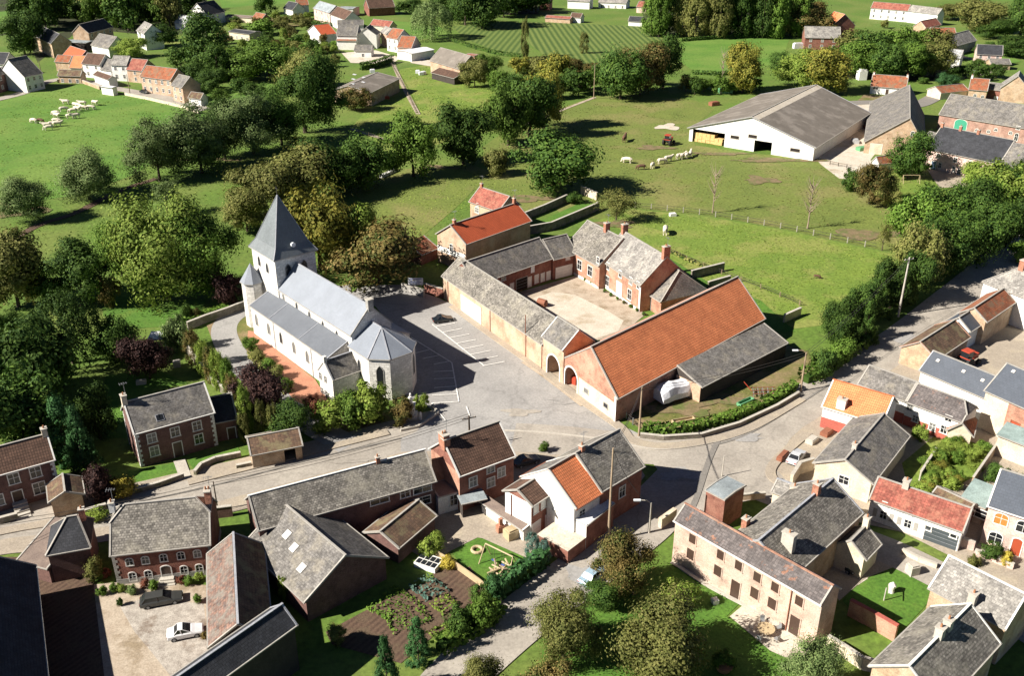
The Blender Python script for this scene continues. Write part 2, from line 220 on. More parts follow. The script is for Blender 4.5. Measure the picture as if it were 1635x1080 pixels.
# ------------------------------------------------------------------ mesh helper
class MB:
    def __init__(s): s.v = []; s.f = []; s.m = []; s.mats = []; s.smooth = False
    def mi(s, m):
        if m not in s.mats: s.mats.append(m)
        return s.mats.index(m)
    def poly(s, pts, m):
        i = len(s.v); s.v += [Vector(p) for p in pts]; s.f.append(list(range(i, i+len(pts)))); s.m.append(s.mi(m))
    def box(s, o, a, b, c, m):      # corner + three edge vectors
        o, a, b, c = map(Vector, (o, a, b, c))
        if a.cross(b).dot(c) < 0: a, b = b, a
        P = [o, o+a, o+a+b, o+b, o+c, o+a+c, o+a+b+c, o+b+c]
        for q in ((3,2,1,0),(4,5,6,7),(0,1,5,4),(1,2,6,5),(2,3,7,6),(3,0,4,7)): s.poly([P[k] for k in q], m)
    def cbox(s, c, sx, sy, sz, m, u=Vector((1,0,0))):   # centre-bottom box, u = x direction
        u = Vector(u).normalized(); v = Vector((-u.y, u.x, 0))
        s.box(Vector(c)-u*sx/2-v*sy/2, u*sx, v*sy, UP*sz, m)
    def bar(s, p, q, wd, ht, m, lift=0.0):
        p, q = Vector(p), Vector(q); d = q-p
        if d.length < 1e-4: return
        side = d.cross(UP)
        if side.length < 1e-4: side = Vector((1,0,0))
        side.normalize(); up = side.cross(d).normalized()
        s.box(p-side*wd/2+up*lift, d, side*wd, up*ht, m)
    def tube(s, pts, rad, m, n=6, cap=True):
        rings = []
        for i, p in enumerate(pts):
            p = Vector(p); d = (Vector(pts[min(i+1, len(pts)-1)])-Vector(pts[max(i-1, 0)])).normalized()
            a = d.cross(UP if abs(d.z) < 0.95 else Vector((1,0,0))).normalized(); b = d.cross(a)
            r = rad[i] if isinstance(rad, (list, tuple)) else rad
            rings.append([p+(a*math.cos(2*math.pi*k/n)+b*math.sin(2*math.pi*k/n))*r for k in range(n)])
        for A, B in zip(rings, rings[1:]):
            for k in range(n): s.poly([A[k], B[k], B[(k+1)%n], A[(k+1)%n]], m)
        if cap: s.poly(rings[0], m); s.poly(list(reversed(rings[-1])), m)
    def slab(s, faces, t, m, me=None):
        key = lambda p: (round(p.x, 3), round(p.y, 3), round(p.z, 3))
        cnt = {}
        for f in faces:
            for i in range(len(f)):
                e = frozenset((key(f[i]), key(f[(i+1)%len(f)]))); cnt[e] = cnt.get(e, 0)+1
        dz = Vector((0,0,-t))
        for f in faces:
            s.poly(f, m); s.poly([p+dz for p in reversed(f)], me or m)
            for i in range(len(f)):
                a, b = f[i], f[(i+1)%len(f)]
                if cnt[frozenset((key(a), key(b)))] == 1: s.poly([a, a+dz, b+dz, b], me or m)
    def build(s, name, parent=None, origin=None):
        me = bpy.data.meshes.new(name)
        o0 = origin if origin is not None else (parent['_o'] if parent is not None and '_o' in parent else None)
        o = Vector(o0) if o0 is not None else Vector((0,0,0))
        me.from_pydata([p-o for p in s.v], [], s.f)
        uvl = me.uv_layers.new(name='UVMap')
        for i, pl in enumerate(me.polygons):
            pl.material_index = s.m[i]
            n = pl.normal
            u = Vector((1,0,0)) if abs(n.z) > 0.995 else UP.cross(n).normalized()
            v = n.cross(u)
            for li in pl.loop_indices:
                p = s.v[me.loops[li].vertex_index]
                uvl.data[li].uv = (p.dot(u), p.dot(v))
        for m in s.mats: me.materials.append(MATS[m])
        if s.smooth:
            for pl in me.polygons: pl.use_smooth = True
        ob = bpy.data.objects.new(name, me); COL.objects.link(ob)
        ob['_o'] = tuple(o)
        if parent is not None: ob.parent = parent
        elif origin is not None: ob.location = o
        return ob
USED = {}
def tag(o, label, cat, group=None):
    o['label'] = label; o['category'] = cat
    if group: o['group'] = group
    return o
def thing(name, label, cat, loc, group=None):
    o = bpy.data.objects.new(name, None); COL.objects.link(o); o.empty_display_size = 0.5
    o.location = loc; o['_o'] = tuple(loc); return tag(o, label, cat, group)
LAY = [0]
def layer(z):
    LAY[0] += 1; return LAY[0]*0.0015+(z if z > 0.05 else 0)
def struct(o, kind='structure'): o['kind'] = kind; return o

# ------------------------------------------------------------------ buildings
class Blk: pass
def line_ray(p, P0, n):      # photo ray meets the plane through P0 with normal n
    d = ray(*p); o = Vector((0,0,CAMH)); t = (P0-o).dot(n)/d.dot(n); return o+d*t
class Bld:
    def __init__(s, name, label, cat='house', group=None): s.a = (name, label, cat, group); s.root = None
    def block(s, A, B, R=None, h=5.0, pitch=40, Wd=None, r=None, rf=0.5, hip=(0,0), k=(1,1), wall='brick_red', roof='slate_grey', o=0.25, oe=0.3,
              verge='trim', ridge='trim', gut='trim', holes=None, z0=-0.3, h2=None, plinth=None, ends=None, base=None, quoin=None, th=0.16, flat_=False, walls='flbr', rfw=None, roof2=None, ext=0, sk=(0,0)):
        s.sk = sk
        s.roof2 = roof2; s.ext = ext
        if base is not None: h = Hh(A if base[0] == 'A' else B, base[1])
        b = Blk(); a0 = W(A, h); b0 = W(B, h); a0.z = b0.z = 0
        b.u = (b0-a0).normalized(); b.n = Vector((-b.u.y, b.u.x, 0)); b.L = (b0-a0).length; b.O = a0
        tp = math.tan(math.radians(pitch))
        if R is not None and Wd is None:
            lo, hi = 0.05, 14.0
            for _ in range(50):
                md = (lo+hi)/2; q = W(R, h+md); q.z = 0; dd = (q-a0).dot(b.n)
                if md > dd*tp: hi = md
                else: lo = md
            r = (lo+hi)/2; dd = r/tp; b.W = dd/rf
            if rfw: b.W = rfw; rf = dd/rfw; h2 = h+r-tp*(rfw-dd)
        else:
            b.W = Wd
            if r is None: r = Wd*rf*tp
        b.h = h; b.r = r; b.rf = rf; b.h2 = h if h2 is None else h2; b.k = k; b.hip = hip
        return s._make(b, hip, k, wall, roof, o, oe, verge, ridge, gut, holes, z0, plinth, quoin, th, walls)
    def gfront(s, A, B, apex, back, h=4.0, base=None, rf=0.5, D=None, **kw):
        """gable facing the viewer: A left, B right eave corners, apex and far end of ridge"""
        if base is not None: h = Hh(A if base[0] == 'A' else B, base[1])
        a0 = W(A, h); b0 = W(B, h); a0.z = b0.z = 0
        mid = b0.lerp(a0, rf); u = (b0-a0).normalized(); n = Vector((-u.y, u.x, 0))
        q = line_ray(apex, a0, n); r = q.z-h
        if D is None:
            bk = W(back, q.z); D = (Vector((bk.x, bk.y, 0))-mid).dot(n)
        b = Blk(); b.u = n; b.n = -u; b.L = D; b.W = (b0-a0).length; b.O = b0
        Rb = kw.pop('Rb', None)
        if Rb is not None:
            e_ = W(Rb, h); L0 = (Vector((e_.x, e_.y, 0))-b0).dot(n); s.sk = (0, (D-L0)/(b.W*rf)); b.L = L0
        b.h = h; b.r = r; b.rf = rf; b.h2 = kw.pop('h2', None) or h
        d = dict(hip=(0,0), k=(1,1), wall='brick_red', roof='slate_grey', o=0.3, oe=0.3, verge='trim', ridge='trim', gut='trim', holes=None, z0=-0.3, plinth=None, quoin=None, th=0.16, walls='flbr'); d.update(kw)
        b.k = d['k']; b.hip = d['hip']
        return s._make(b, d['hip'], d['k'], d['wall'], d['roof'], d['o'], d['oe'], d['verge'], d['ridge'], d['gut'], d['holes'], d['z0'], d['plinth'], d['quoin'], d['th'], d['walls'])
    roof2 = None; ext = 0; sk = (0,0)
    def _make(s, b, hip, k, wall, roof, o, oe, verge, ridge, gut, holes, z0, plinth, quoin, th, walls='flbr'):
        if s.ext: b.O = b.O-b.u*s.ext; b.L += s.ext; s.ext = 0
        if s.root is None:
            c = b.O+b.u*b.L/2+b.n*b.W/2; s.root = thing(s.a[0], s.a[1], s.a[2], c, s.a[3])
        O, u, n, L, Wd, h, r, rf, h2 = b.O, b.u, b.n, b.L, b.W, b.h, b.r, b.rf, b.h2
        k0, k1 = s.sk; s.sk = (0,0)
        P = lambda ss, t, z: O+u*(ss+t*(k0*(1-ss/L)+k1*ss/L))+n*t+UP*z
        s.last = b
        tR = Wd*rf; zr = h+r
        zf = lambda t: h+r*t/tR
        zb = lambda t: h2+(zr-h2)*(Wd-t)/(Wd-tR) if tR < Wd else zr
        b.P = P; b.zf = zf; b.tR = tR; b.zr = zr
        faces = []; kl, kr = k; hl, hr = hip
        ol = o if hl == 0 else oe*0.6; orr = o if hr == 0 else oe*0.6
        sl, sr = -ol, L+orr
        rl = sl if hl == 0 else hl; rr = sr if hr == 0 else L-hr
        fk = lambda kk: tR*kk; bk = lambda kk: Wd-(Wd-tR)*kk
        fp = [P(sl, -oe, zf(-oe)), P(sr, -oe, zf(-oe))]
        if hr > 0 and kr > 0: fp.append(P(sr, fk(kr), zf(fk(kr))))
        fp += [P(rr, tR, zr), P(rl, tR, zr)]
        if hl > 0 and kl > 0: fp.append(P(sl, fk(kl), zf(fk(kl))))
        faces.append(fp)
        mono = rf >= 0.999
        if not mono:
            te = Wd+oe
            bp = [P(sr, te, zb(te)), P(sl, te, zb(te))]
            if hl > 0 and kl > 0: bp.append(P(sl, bk(kl), zb(bk(kl))))
            bp += [P(rl, tR, zr), P(rr, tR, zr)]
            if hr > 0 and kr > 0: bp.append(P(sr, bk(kr), zb(bk(kr))))
            faces.append(bp)
            for side, hh_, kk, sx, rx in ((0, hl, kl, sl, rl), (1, hr, kr, sr, rr)):
                if hh_ > 0:
                    if kk > 0: t0, z0_, t1, z1_ = fk(kk), zf(fk(kk)), bk(kk), zb(bk(kk))
                    else: t0, z0_, t1, z1_ = -oe, zf(-oe), te, zb(te)
                    tri = [P(sx, t1, z1_), P(sx, t0, z0_), P(rx, tR, zr)]
                    faces.append(tri if side == 0 else [tri[1], tri[0], tri[2]])
        m = MB(); m.slab(faces, th, roof, 'trim' if verge else roof)
        if s.roof2 and len(faces) > 1:
            q3 = m.mi(s.roof2); tgt = faces[1][0]
            for i_, f_ in enumerate(m.f):
                if (m.v[f_[0]]-tgt).length < 1e-5 and len(f_) == len(faces[1]) and i_ > 0 and (m.v[f_[1]]-faces[1][1]).length < 1e-5: m.m[i_] = q3
            s.roof2 = None
        b.roof = m.build('roof', s.root)
        # walls
        m = MB(); hz = h-th*0.5; h2z = h2-th*0.5; zz = zr-th*0.6
        holes = holes or {}
        def wallpoly(face, top):   # top: list of (s, z) from right to left
            # bottom with openings that reach the ground
            fo, fd, fn, fl = b.frame(face)
            pts = [(0, z0)]
            for (c, wd, ht, arch, dep_) in sorted(holes.get(face, []), key=lambda t_: t_[0]):
                dep = Wd*0.5 if dep_ == 'W' else dep_
                x0, x1 = c-wd/2, c+wd/2
                pts += [(x0, z0)]
                if arch:
                    sp = ht-wd/2
                    prof = [(x0, sp)]+[(c-math.cos(math.pi*i/10)*wd/2, sp+math.sin(math.pi*i/10)*wd/2) for i in range(1, 10)]+[(x1, sp)]
                else: prof = [(x0, ht), (x1, ht)]
                pts += prof+[(x1, z0)]
                ring = [(x0, z0)]+prof+[(x1, z0)]
                for (p, q) in zip(ring, ring[1:]):
                    m.poly([fo+fd*p[0]+UP*p[1], fo+fd*q[0]+UP*q[1], fo+fd*q[0]+UP*q[1]-fn*dep, fo+fd*p[0]+UP*p[1]-fn*dep], wall if arch else 'wall_dark')
                if dep_ != 'W': m.poly([fo+fd*p[0]+UP*p[1]-fn*dep for p in ring], 'wall_dark')  # back and square-bay sides coloured near-black to paint the shade inside
            pts.append((fl, z0)); pts += top
            m.poly([fo+fd*p[0]+UP*p[1] for p in pts], wall)
        def frame(face):
            if face == 'f': return O.copy(), u, -n, L
            if face == 'b': return P(L, Wd, 0), -u, n, (P(L, Wd, 0)-P(0, Wd, 0)).length
            if face == 'l': a_, c_ = P(0, Wd, 0), P(0, 0, 0)
            else: a_, c_ = P(L, 0, 0), P(L, Wd, 0)
            d_ = (c_-a_); l_ = d_.length; d_.normalize(); return a_, d_, Vector((d_.y, -d_.x, 0)), l_
        b.frame = frame
        if 'f' in walls: wallpoly('f', [(L, hz), (0, hz)])
        Lb = frame('b')[3]
        if 'b' in walls: wallpoly('b', [(Lb, h2z if not mono else zz), (0, h2z if not mono else zz)])
        def endtop(left, kk, hh_):
            fr, bk_ = (tR, Wd-tR)
            if hh_ > 0:
                t = [(tR*kk, hz+(zz-hz)*kk), (Wd-(Wd-tR)*kk, h2z+(zz-h2z)*kk)]
                if kk == 0: t = []
            else: t = [(tR, zz)]
            L_ = [(0, hz)]+t+([(Wd, h2z)] if not mono else ([] if hh_ == 0 else [(Wd, zz)]))
            return L_ if left else L_
        tl = endtop(True, kl, hl); tr_ = endtop(False, kr, hr)
        # left face runs from back (0) to front (Wd)
        fL, fR = frame('l')[3]/Wd, frame('r')[3]/Wd
        if 'l' in walls: wallpoly('l', [((Wd-t)*fL, z) for t, z in tl])
        if 'r' in walls: wallpoly('r', [(t*fR, z) for t, z in reversed(tr_)])
        if plinth:
            for f in 'flbr':
                if holes.get(f): continue
                fo, fd, fn, fl = frame(f); m.box(fo-fd*0.05+UP*z0, fd*(fl+0.1), fn*0.06, UP*(plinth[0]-z0), plinth[1])
        if quoin:
            for f in 'fl':
                fo, fd, fn, fl = frame(f)
                zc = 0.1; i = 0
                while zc < h-0.4:
                    wq = 0.55 if i % 2 == 0 else 0.32
                    for e in (0, 1):
                        st = -0.02 if e == 0 else fl-wq+0.02
                        m.box(fo+fd*st+UP*zc+fn*0.002, fd*wq, fn*0.03, UP*0.36, quoin)
                    zc += 0.4; i += 1
        b.wall = m.build('wall', s.root)
        if verge:
            for e, hh_, kk, sx in ((0, hl, kl, sl), (1, hr, kr, sr)):
                sv = sx+(0.12 if e == 0 else -0.12)
                if hh_ > 0 and kk == 0: continue
                kt = 1 if hh_ == 0 else kk
                m = MB(); m.bar(P(sv, -oe, zf(-oe)), P(sv, fk(kt), zf(fk(kt))), 0.2, 0.07, verge, 0.004); m.build('verge', s.root)
                if not mono:
                    m = MB(); m.bar(P(sv, Wd+oe, zb(Wd+oe)), P(sv, bk(kt), zb(bk(kt))), 0.2, 0.07, verge, 0.004); m.build('verge', s.root)
        if ridge:
            m = MB(); m.bar(P(rl, tR, zr), P(rr, tR, zr), 0.26, 0.1, ridge, 0.01)
            for hh_, kk, sx, rx in ((hl, kl, sl, rl), (hr, kr, sr, rr)):
                if hh_ > 0 and not mono:
                    t0, z0_, t1, z1_ = (fk(kk), zf(fk(kk)), bk(kk), zb(bk(kk))) if kk > 0 else (-oe, zf(-oe), Wd+oe, zb(Wd+oe))
                    m.bar(P(sx, t0, z0_), P(rx, tR, zr), 0.2, 0.09, ridge, 0.01); m.bar(P(sx, t1, z1_), P(rx, tR, zr), 0.26, 0.1, ridge, 0.01)
            m.build('ridge_cap', s.root)
        if gut:
            m = MB(); ze = zf(-oe)-0.13
            m.bar(P(sl, -oe-0.07, ze), P(sr, -oe-0.07, ze), 0.14, 0.13, gut)
            if not mono: m.build('gutter', s.root); m = MB(); m.bar(P(sl, Wd+oe+0.07, zb(Wd+oe)-0.13), P(sr, Wd+oe+0.07, zb(Wd+oe)-0.13), 0.14, 0.13, gut)
            m.build('gutter', s.root)
        return b
    # --- openings placed on a wall
    def loc(s, b, face, p):
        fo, fd, fn, fl = b.frame(face); q = line_ray(p, fo, fn); return (q-fo).dot(fd), q.z
    def win(s, b, face, pts, wd=1.1, ht=1.5, kind='w', sur='trim_white', leaf=None, sill=None, pxl=True):
        for p in pts:
            st, zc = s.loc(b, face, p) if pxl else p
            s.put(b, face, st, zc, wd, ht, kind, sur, leaf)
    def put(s, b, face, st, zc, wd, ht, kind='w', sur='trim_white', leaf=None):
        fo, fd, fn, fl = b.frame(face)
        if kind in ('d', 'g', 'ad'): zc = ht/2+0.05
        st = max(wd/2+0.2, min(fl-wd/2-0.2, st))
        c = fo+fd*st; z0 = zc-ht/2; z1 = zc+ht/2; t = 0.12
        name = {'w': 'window', 'a': 'window', 'l': 'window', 'd': 'door', 'ad': 'door', 'g': 'garage_door', 'v': 'vent'}[kind]
        m = MB(); g = MB(); x0 = c-fd*wd/2
        lf = leaf or (('glass_pale' if WR.random() < .3 else 'glass') if kind in 'wal' else 'door_brown' if kind in ('d', 'ad') else 'door_white')
        if kind in ('w', 'd', 'g'):
            m.box(x0-fd*t+UP*(z0-(t if kind == 'w' else 0)), fd*t, fn*0.07, UP*(ht+(t if kind == 'w' else 0)+t), sur)
            m.box(x0+fd*wd+UP*(z0-(t if kind == 'w' else 0)), fd*t, fn*0.07, UP*(ht+(t if kind == 'w' else 0)+t), sur)
            m.box(x0+UP*z1, fd*wd, fn*0.07, UP*t, sur)
            if kind == 'w':
                m.box(x0-fd*0.2+UP*(z0-t)+fn*0.0705, fd*(wd+0.4), fn*0.05, UP*0.1, sur)
                m.box(x0+UP*(z0-t), fd*wd, fn*0.07, UP*t, sur)
            g.box(x0+UP*z0+fn*0.002, fd*wd, fn*0.016, UP*ht, lf)
        else:
            nseg = 8; rise = wd/2 if kind == 'l' else wd*0.28
            def arc(wx, extra):
                pts = []
                for i in range(nseg+1):
                    a = math.pi*i/nseg
                    if kind == 'l':   # pointed
                        xx = -math.cos(a)*wx; zz_ = z1-rise+ (1-abs(math.cos(a))**1.5)*(rise*1.5+extra)
                    else: xx = -math.cos(a)*wx; zz_ = z1-rise+math.sin(a)*(rise+extra)
                    pts.append((xx, zz_))
                return pts
            inn = [(-wd/2, z0)]+arc(wd/2, 0)+[(wd/2, z0)]
            out = [(-wd/2-t, z0-t)]+arc(wd/2+t, t)+[(wd/2+t, z0-t)]
            V = lambda p, d: c+fd*p[0]+UP*p[1]+fn*d
            for i in range(len(inn)):
                j = (i+1) % len(inn)
                m.poly([V(inn[i], .07), V(out[i], .07), V(out[j], .07), V(inn[j], .07)], sur)
                m.poly([V(out[i], .07), V(out[i], 0), V(out[j], 0), V(out[j], .07)], sur)
                m.poly([V(inn[j], .07), V(inn[j], 0), V(inn[i], 0), V(inn[i], .07)], sur)
            g.poly([V(p, 0.018) for p in inn], lf)
        if kind in ('w', 'a') and ht > 0.7 and lf.startswith('glass'):
            m.box(c-fd*0.03+UP*z0+fn*0.019, fd*0.06, fn*0.02, UP*(ht*0.95), 'frame_white')
            m.box(x0+UP*(z0+ht*0.55)+fn*0.0192, fd*wd, fn*0.018, UP*0.06, 'frame_white')
        if kind == 'g':
            for i in range(1, 4): m.box(x0+UP*(z0+ht*i/4)+fn*0.019, fd*wd, fn*0.006, UP*0.03, 'lead')
        fr = m.build(name, s.root); g.build('pane' if name == 'window' else 'panel', fr)
        if s.root.get('_o') is not None: g_ = None
        return fr
    # --- chimney standing at a photo point on the front slope / ridge
    def slopept(s, b, p, back=False):
        if not back:
            nrm = Vector(b.u).cross(b.P(0, b.tR, b.zr)-b.P(0, 0, b.h)).normalized(); q = line_ray(p, b.P(0, 0, b.h), nrm)
        else:
            nrm = Vector(b.u).cross(b.P(0, b.tR, b.zr)-b.P(0, b.W, b.h2)).normalized(); q = line_ray(p, b.P(0, b.W, b.h2), nrm)
        return q
    def chim(s, p, hgt=1.4, wx=0.9, wy=0.6, m='chim', pots=1, back=False, ridge=False, st=None):
        b = s.last
        if st is not None: q = b.P(st, b.tR, b.zr)
        else:
            q = s.slopept(b, p, back)
            if ridge:
                ss = (q-b.O).dot(b.u); q = b.P(max(0.3, min(b.L-0.3, ss)), b.tR, b.zr)
        mb = MB(); z0 = q.z-0.9; top = q.z+hgt
        mb.cbox((q.x, q.y, z0), wx, wy, top-z0, m, b.u); mb.cbox((q.x, q.y, top), wx+0.16, wy+0.16, 0.12, 'concrete', b.u)
        c = mb.build('chimney', s.root)
        for i in range(pots):
            pb = MB(); off = b.u*(i-(pots-1)/2)*0.36; pb.tube([(q.x+off.x, q.y+off.y, top+0.12), (q.x+off.x, q.y+off.y, top+0.5)], [0.13, 0.1], 'pot', 8); pb.build('chimney_pot', c)
        return c
    def skylight(s, b, pts, wd=0.8, ht=1.0, m='glass', back=False):
        for p in pts:
            q = s.slopept(b, p, back); d = (b.P(0, b.tR, b.zr)-b.P(0, 0, b.h)).normalized(); nn = b.u.cross(d).normalized()
            if back: d = (b.P(0, b.tR, b.zr)-b.P(0, b.W, b.h2)).normalized(); nn = d.cross(b.u).normalized()
            if nn.z < 0: nn = -nn
            mb = MB(); mb.box(q-b.u*(wd/2+.07)-d*(ht/2+.07), b.u*(wd+.14), d*(ht+.14), nn*0.08, 'trim' if m == 'roof_white' else 'lead'); f = mb.build('skylight', s.root)
            g = MB(); g.box(q-b.u*wd/2-d*ht/2+nn*0.081, b.u*wd, d*ht, nn*0.015, m); g.build('pane', f)
    def pipe(s, b, face, p0, zt=None, m='lead'):
        st, z = s.loc(b, face, p0); fo, fd, fn, fl = b.frame(face); c = fo+fd*st+fn*0.1
        mb = MB(); mb.tube([c, c+UP*(zt or b.h-0.2)], 0.06, m, 6); mb.build('downpipe', s.root)

def PX(q): d = Vector((q.x, q.y, q.z-CAMH)); dp = d.y*CT-d.z*ST; return (817.5+FPX*d.x/dp, 540-FPX*(d.y*ST+d.z*CT)/dp)
def lerp(p, q, t): return (p[0]+(q[0]-p[0])*t, p[1]+(q[1]-p[1])*t)
def row(p, q, n): return [lerp(p, q, i/(n-1) if n > 1 else 0.5) for i in range(n)]
# ================================================================== THE CHURCH
def church():
    root = thing('church', 'white stone village church with grey slate roofs and a pyramid-spired tower', 'church', (-33, 150, 0))
    a = Vector((0.643, -0.766, 0)); s = Vector((-0.766, -0.643, 0))      # along the nave to the choir / toward the lit flank
    K = Bld('x', 'x'); K.root = root
    def at(p, z): q = W(p, z); q.z = 0; return q
    def mk(O, u, L, Wd, h, r, **kw):
        b = Blk(); b.O = O; b.u = u; b.n = Vector((-u.y, u.x, 0)); b.L = L; b.W = Wd; b.h = h; b.r = r; b.rf = kw.pop('rf', .5); b.h2 = kw.pop('h2', h)
        d = dict(hip=(0,0), k=(1,1), wall='stone_white', roof='slate_church', o=0.12, oe=0.2, verge='lead', ridge='lead', gut='trim', holes=None, z0=-0.3, plinth=None, quoin=None, th=0.16, walls='flbr'); d.update(kw)
        b.k = d['k']; b.hip = d['hip']
        return K._make(b, d['hip'], d['k'], d['wall'], d['roof'], d['o'], d['oe'], d['verge'], d['ridge'], d['gut'], d['holes'], d['z0'], d['plinth'], d['quoin'], d['th'], d['walls'])
    # nave: measured from its near eave
    e0 = at((441.5, 458.3), 9.3); e1 = at((553, 537), 9.3)
    L = (e1-e0).dot(a)
    nw = 7.6
    nave = mk(e0, a, L, nw, 9.3, 4.0, verge='stone_grey')
    for p in [ZB(281,366), ZB(362,422), ZB(441,478), ZB(524,538), ZB(610,598)]: K.win(nave, 'f', [p], 0.55, 1.25, 'l', sur='stone_grey')
    def zat(q, y):
        lo, hi = 0, 60
        for _ in range(50):
            z = (lo+hi)/2; d = Vector((q.x, q.y, z-CAMH)); yy = 540-FPX*(d.y*ST+d.z*CT)/(d.y*CT-d.z*ST)
            if yy > y: lo = z
            else: hi = z
        return z
    # nave gable cross chimney
    mb = MB(); q = nave.P(L-0.1, nw/2, 13.4); mb.cbox((q.x, q.y, 12.4), 0.8, 1.0, 1.9, 'stone_grey', a); mb.cbox((q.x, q.y, 14.3), 1.0, 1.2, 0.18, 'concrete', a); mb.build('chimney', root)
    # aisle (near side) and the hidden one
    w0 = at((400, 487), 5.8); d0 = (w0-e0).dot(s)
    Oa = e0+s*d0+a*((w0-e0).dot(a))
    al = (at((516.7, 574), 5.8)-Oa).dot(a)
    aisle = mk(Oa, a, al, d0-0.02, 5.8, 1.75, rf=1.0, ridge=None, verge='lead', roof='slate_aisle')
    for i, p in enumerate([ZB(115,507), ZB(190,562), ZB(265,617), ZB(345,677), ZB(427,735)]): K.win(aisle, 'f', [p], 0.75, 1.9, 'l', sur='stone_grey')
    for p in (ZB(226,600), ZB(455,740)): K.pipe(aisle, 'f', p)
    for fx in (0.27, 0.66):
        mb = MB(); ss = al*fx; mb.bar(aisle.P(ss, -0.2, aisle.zf(-0.2)), aisle.P(ss, d0-.1, aisle.zf(d0-.1)), 0.12, 0.06, 'lead', 0.005); mb.build('roof_seam', root)
    mk(e0-s*(nw+d0-0.08)+a*(L-0.5), -a, L-1.0, d0-0.1, 5.8, 1.75, rf=1.0, ridge=None)
    # vestry with its gable to the lit side
    v1 = at((530.5, 605), 4.4); hw = 2.15
    Lv = (v1-e0).dot(s)-0.02
    b = mk(v1, -s, Lv, 2*hw, 4.4, 2.3, roof='slate_grey', wall='stone_white', verge='lead', o=0.1)
    for p in (ZB(500,843), ZB(540,872), ZB(508,935), ZB(548,965)): K.win(b, 'l', [p], 0.5, 0.95, 'w', sur='stone_grey')
    mb = MB(); q = b.P(0.1, b.tR, b.zr); mb.cbox((q.x, q.y, q.z-0.3), 0.55, 0.55, 1.1, 'stone_white', a); mb.build('chimney', root)
    # choir with a three-sided apse
    def pj(q): d = Vector((q.x, q.y, q.z-CAMH)); dp = d.y*CT-d.z*ST; return (817.5+FPX*d.x/dp, 540-FPX*(d.y*ST+d.z*CT)/dp)
    c0 = at((588, 571.5), 7.6); c1 = at((621.7, 572.8), 7.6); c2 = at((651.5, 558.5), 7.6); 
    cl = e0+nave.n*(nw/2)                       # nave axis
    hwc = abs((c0-cl).dot(s)); 
    x1 = (c0-e0).dot(a)                        # where the straight flank ends
    tip = max((c1-e0).dot(a), (c2-e0).dot(a))
    yc1 = (c1-cl).dot(s); yc2 = (c2-cl).dot(s)
    yy = max(1.6, (abs(yc1)+abs(yc2))/2)
    A = lambda x, y, z: cl+a*x+s*y+UP*z
    ring = [(L-0.05, hwc), (x1, hwc), (tip, yy), (tip, -yy), (x1, -hwc), (L-0.05, -hwc)]
    m = MB(); zc = 7.6
    for (p, q) in zip(ring, ring[1:]): m.poly([A(p[0], p[1], -0.3), A(q[0], q[1], -0.3), A(q[0], q[1], zc), A(p[0], p[1], zc)], 'stone_white')
    for (p, q) in zip(ring[1:], ring[2:-1]):
        pass
    m.build('choir_wall', root)
    best = min(((abs(q_[0]-608.5)+abs(q_[1]-523), xx, zz_) for xx in [x1-6+.1*i for i in range(80)] for zz_ in [10+.1*j for j in range(40)] for q_ in [pj(A(xx, 0, zz_))]))
    ap = A(best[1], 0, best[2]); r0 = A(L-0.05, 0, best[2]); print('apse', x1, tip, yy, hwc, best)
    ov = 0.22
    R2 = [(L-0.05, hwc+ov), (x1+ov*.3, hwc+ov), (tip+ov, yy+ov*.5), (tip+ov, -yy-ov*.5), (x1+ov*.3, -hwc-ov), (L-0.05, -hwc-ov)]
    E = [A(p[0], p[1], zc-0.12) for p in R2]
    m = MB(); m.slab([[E[0], E[1], ap, r0], [E[1], E[2], ap], [E[2], E[3], ap], [E[3], E[4], ap], [E[4], E[5], r0, ap]], 0.16, 'slate_church', 'trim'); m.build('choir_roof', root)
    m = MB()
    for q in E[1:5]: m.bar(q, ap, 0.2, 0.08, 'lead', 0.01)
    m.bar(r0, ap, 0.25, 0.1, 'lead', 0.01); m.build('ridge_cap', root)
    m = MB()
    for p, q in zip(E, E[1:]): m.bar(p+UP*-.17, q+UP*-.17, 0.16, 0.14, 'trim')
    m.build('gutter', root)
    # apse windows
    b = Blk(); 
    def facewin(p, q, wd, ht, zc_):
        p3, q3 = A(p[0], p[1], 0), A(q[0], q[1], 0); d = (q3-p3).normalized(); nn = Vector((d.y, -d.x, 0)); ln = (q3-p3).length
        b2 = Blk(); b2.frame = lambda f: (p3, d, nn, ln); K.put(b2, 'f', ln/2, zc_, wd, ht, 'l', 'stone_grey')
    facewin(ring[1], ring[2], 1.05, 3.1, 4.3); facewin(ring[3], ring[4], 1.05, 3.1, 4.3); facewin(ring[0], ring[1], 0.7, 2.6, 4.6)
    # tower
    ht = 14.9; side = 8.9; sy_ = 4.0
    t1 = at((437, 416), ht); tx = (t1-e0).dot(a)-0.35
    m = MB(); q = [A(tx-side, sy_, 0), A(tx, sy_, 0), A(tx, -sy_, 0), A(tx-side, -sy_, 0)]
    for i in range(4): m.poly([q[i]-UP*0.3, q[(i+1)%4]-UP*0.3, q[(i+1)%4]+UP*ht, q[i]+UP*ht], 'stone_white')
    m.build('tower_wall', root)
    cx = tx-side/2; zt = zat(A(cx, 0, 0), 311)
    print('tower', tx, zt)
    m = MB(); za, zb_ = ht-0.1, ht+1.6; X1, Y1, X2, Y2 = side/2+.4, sy_+.4, side/2-.75, sy_-.75
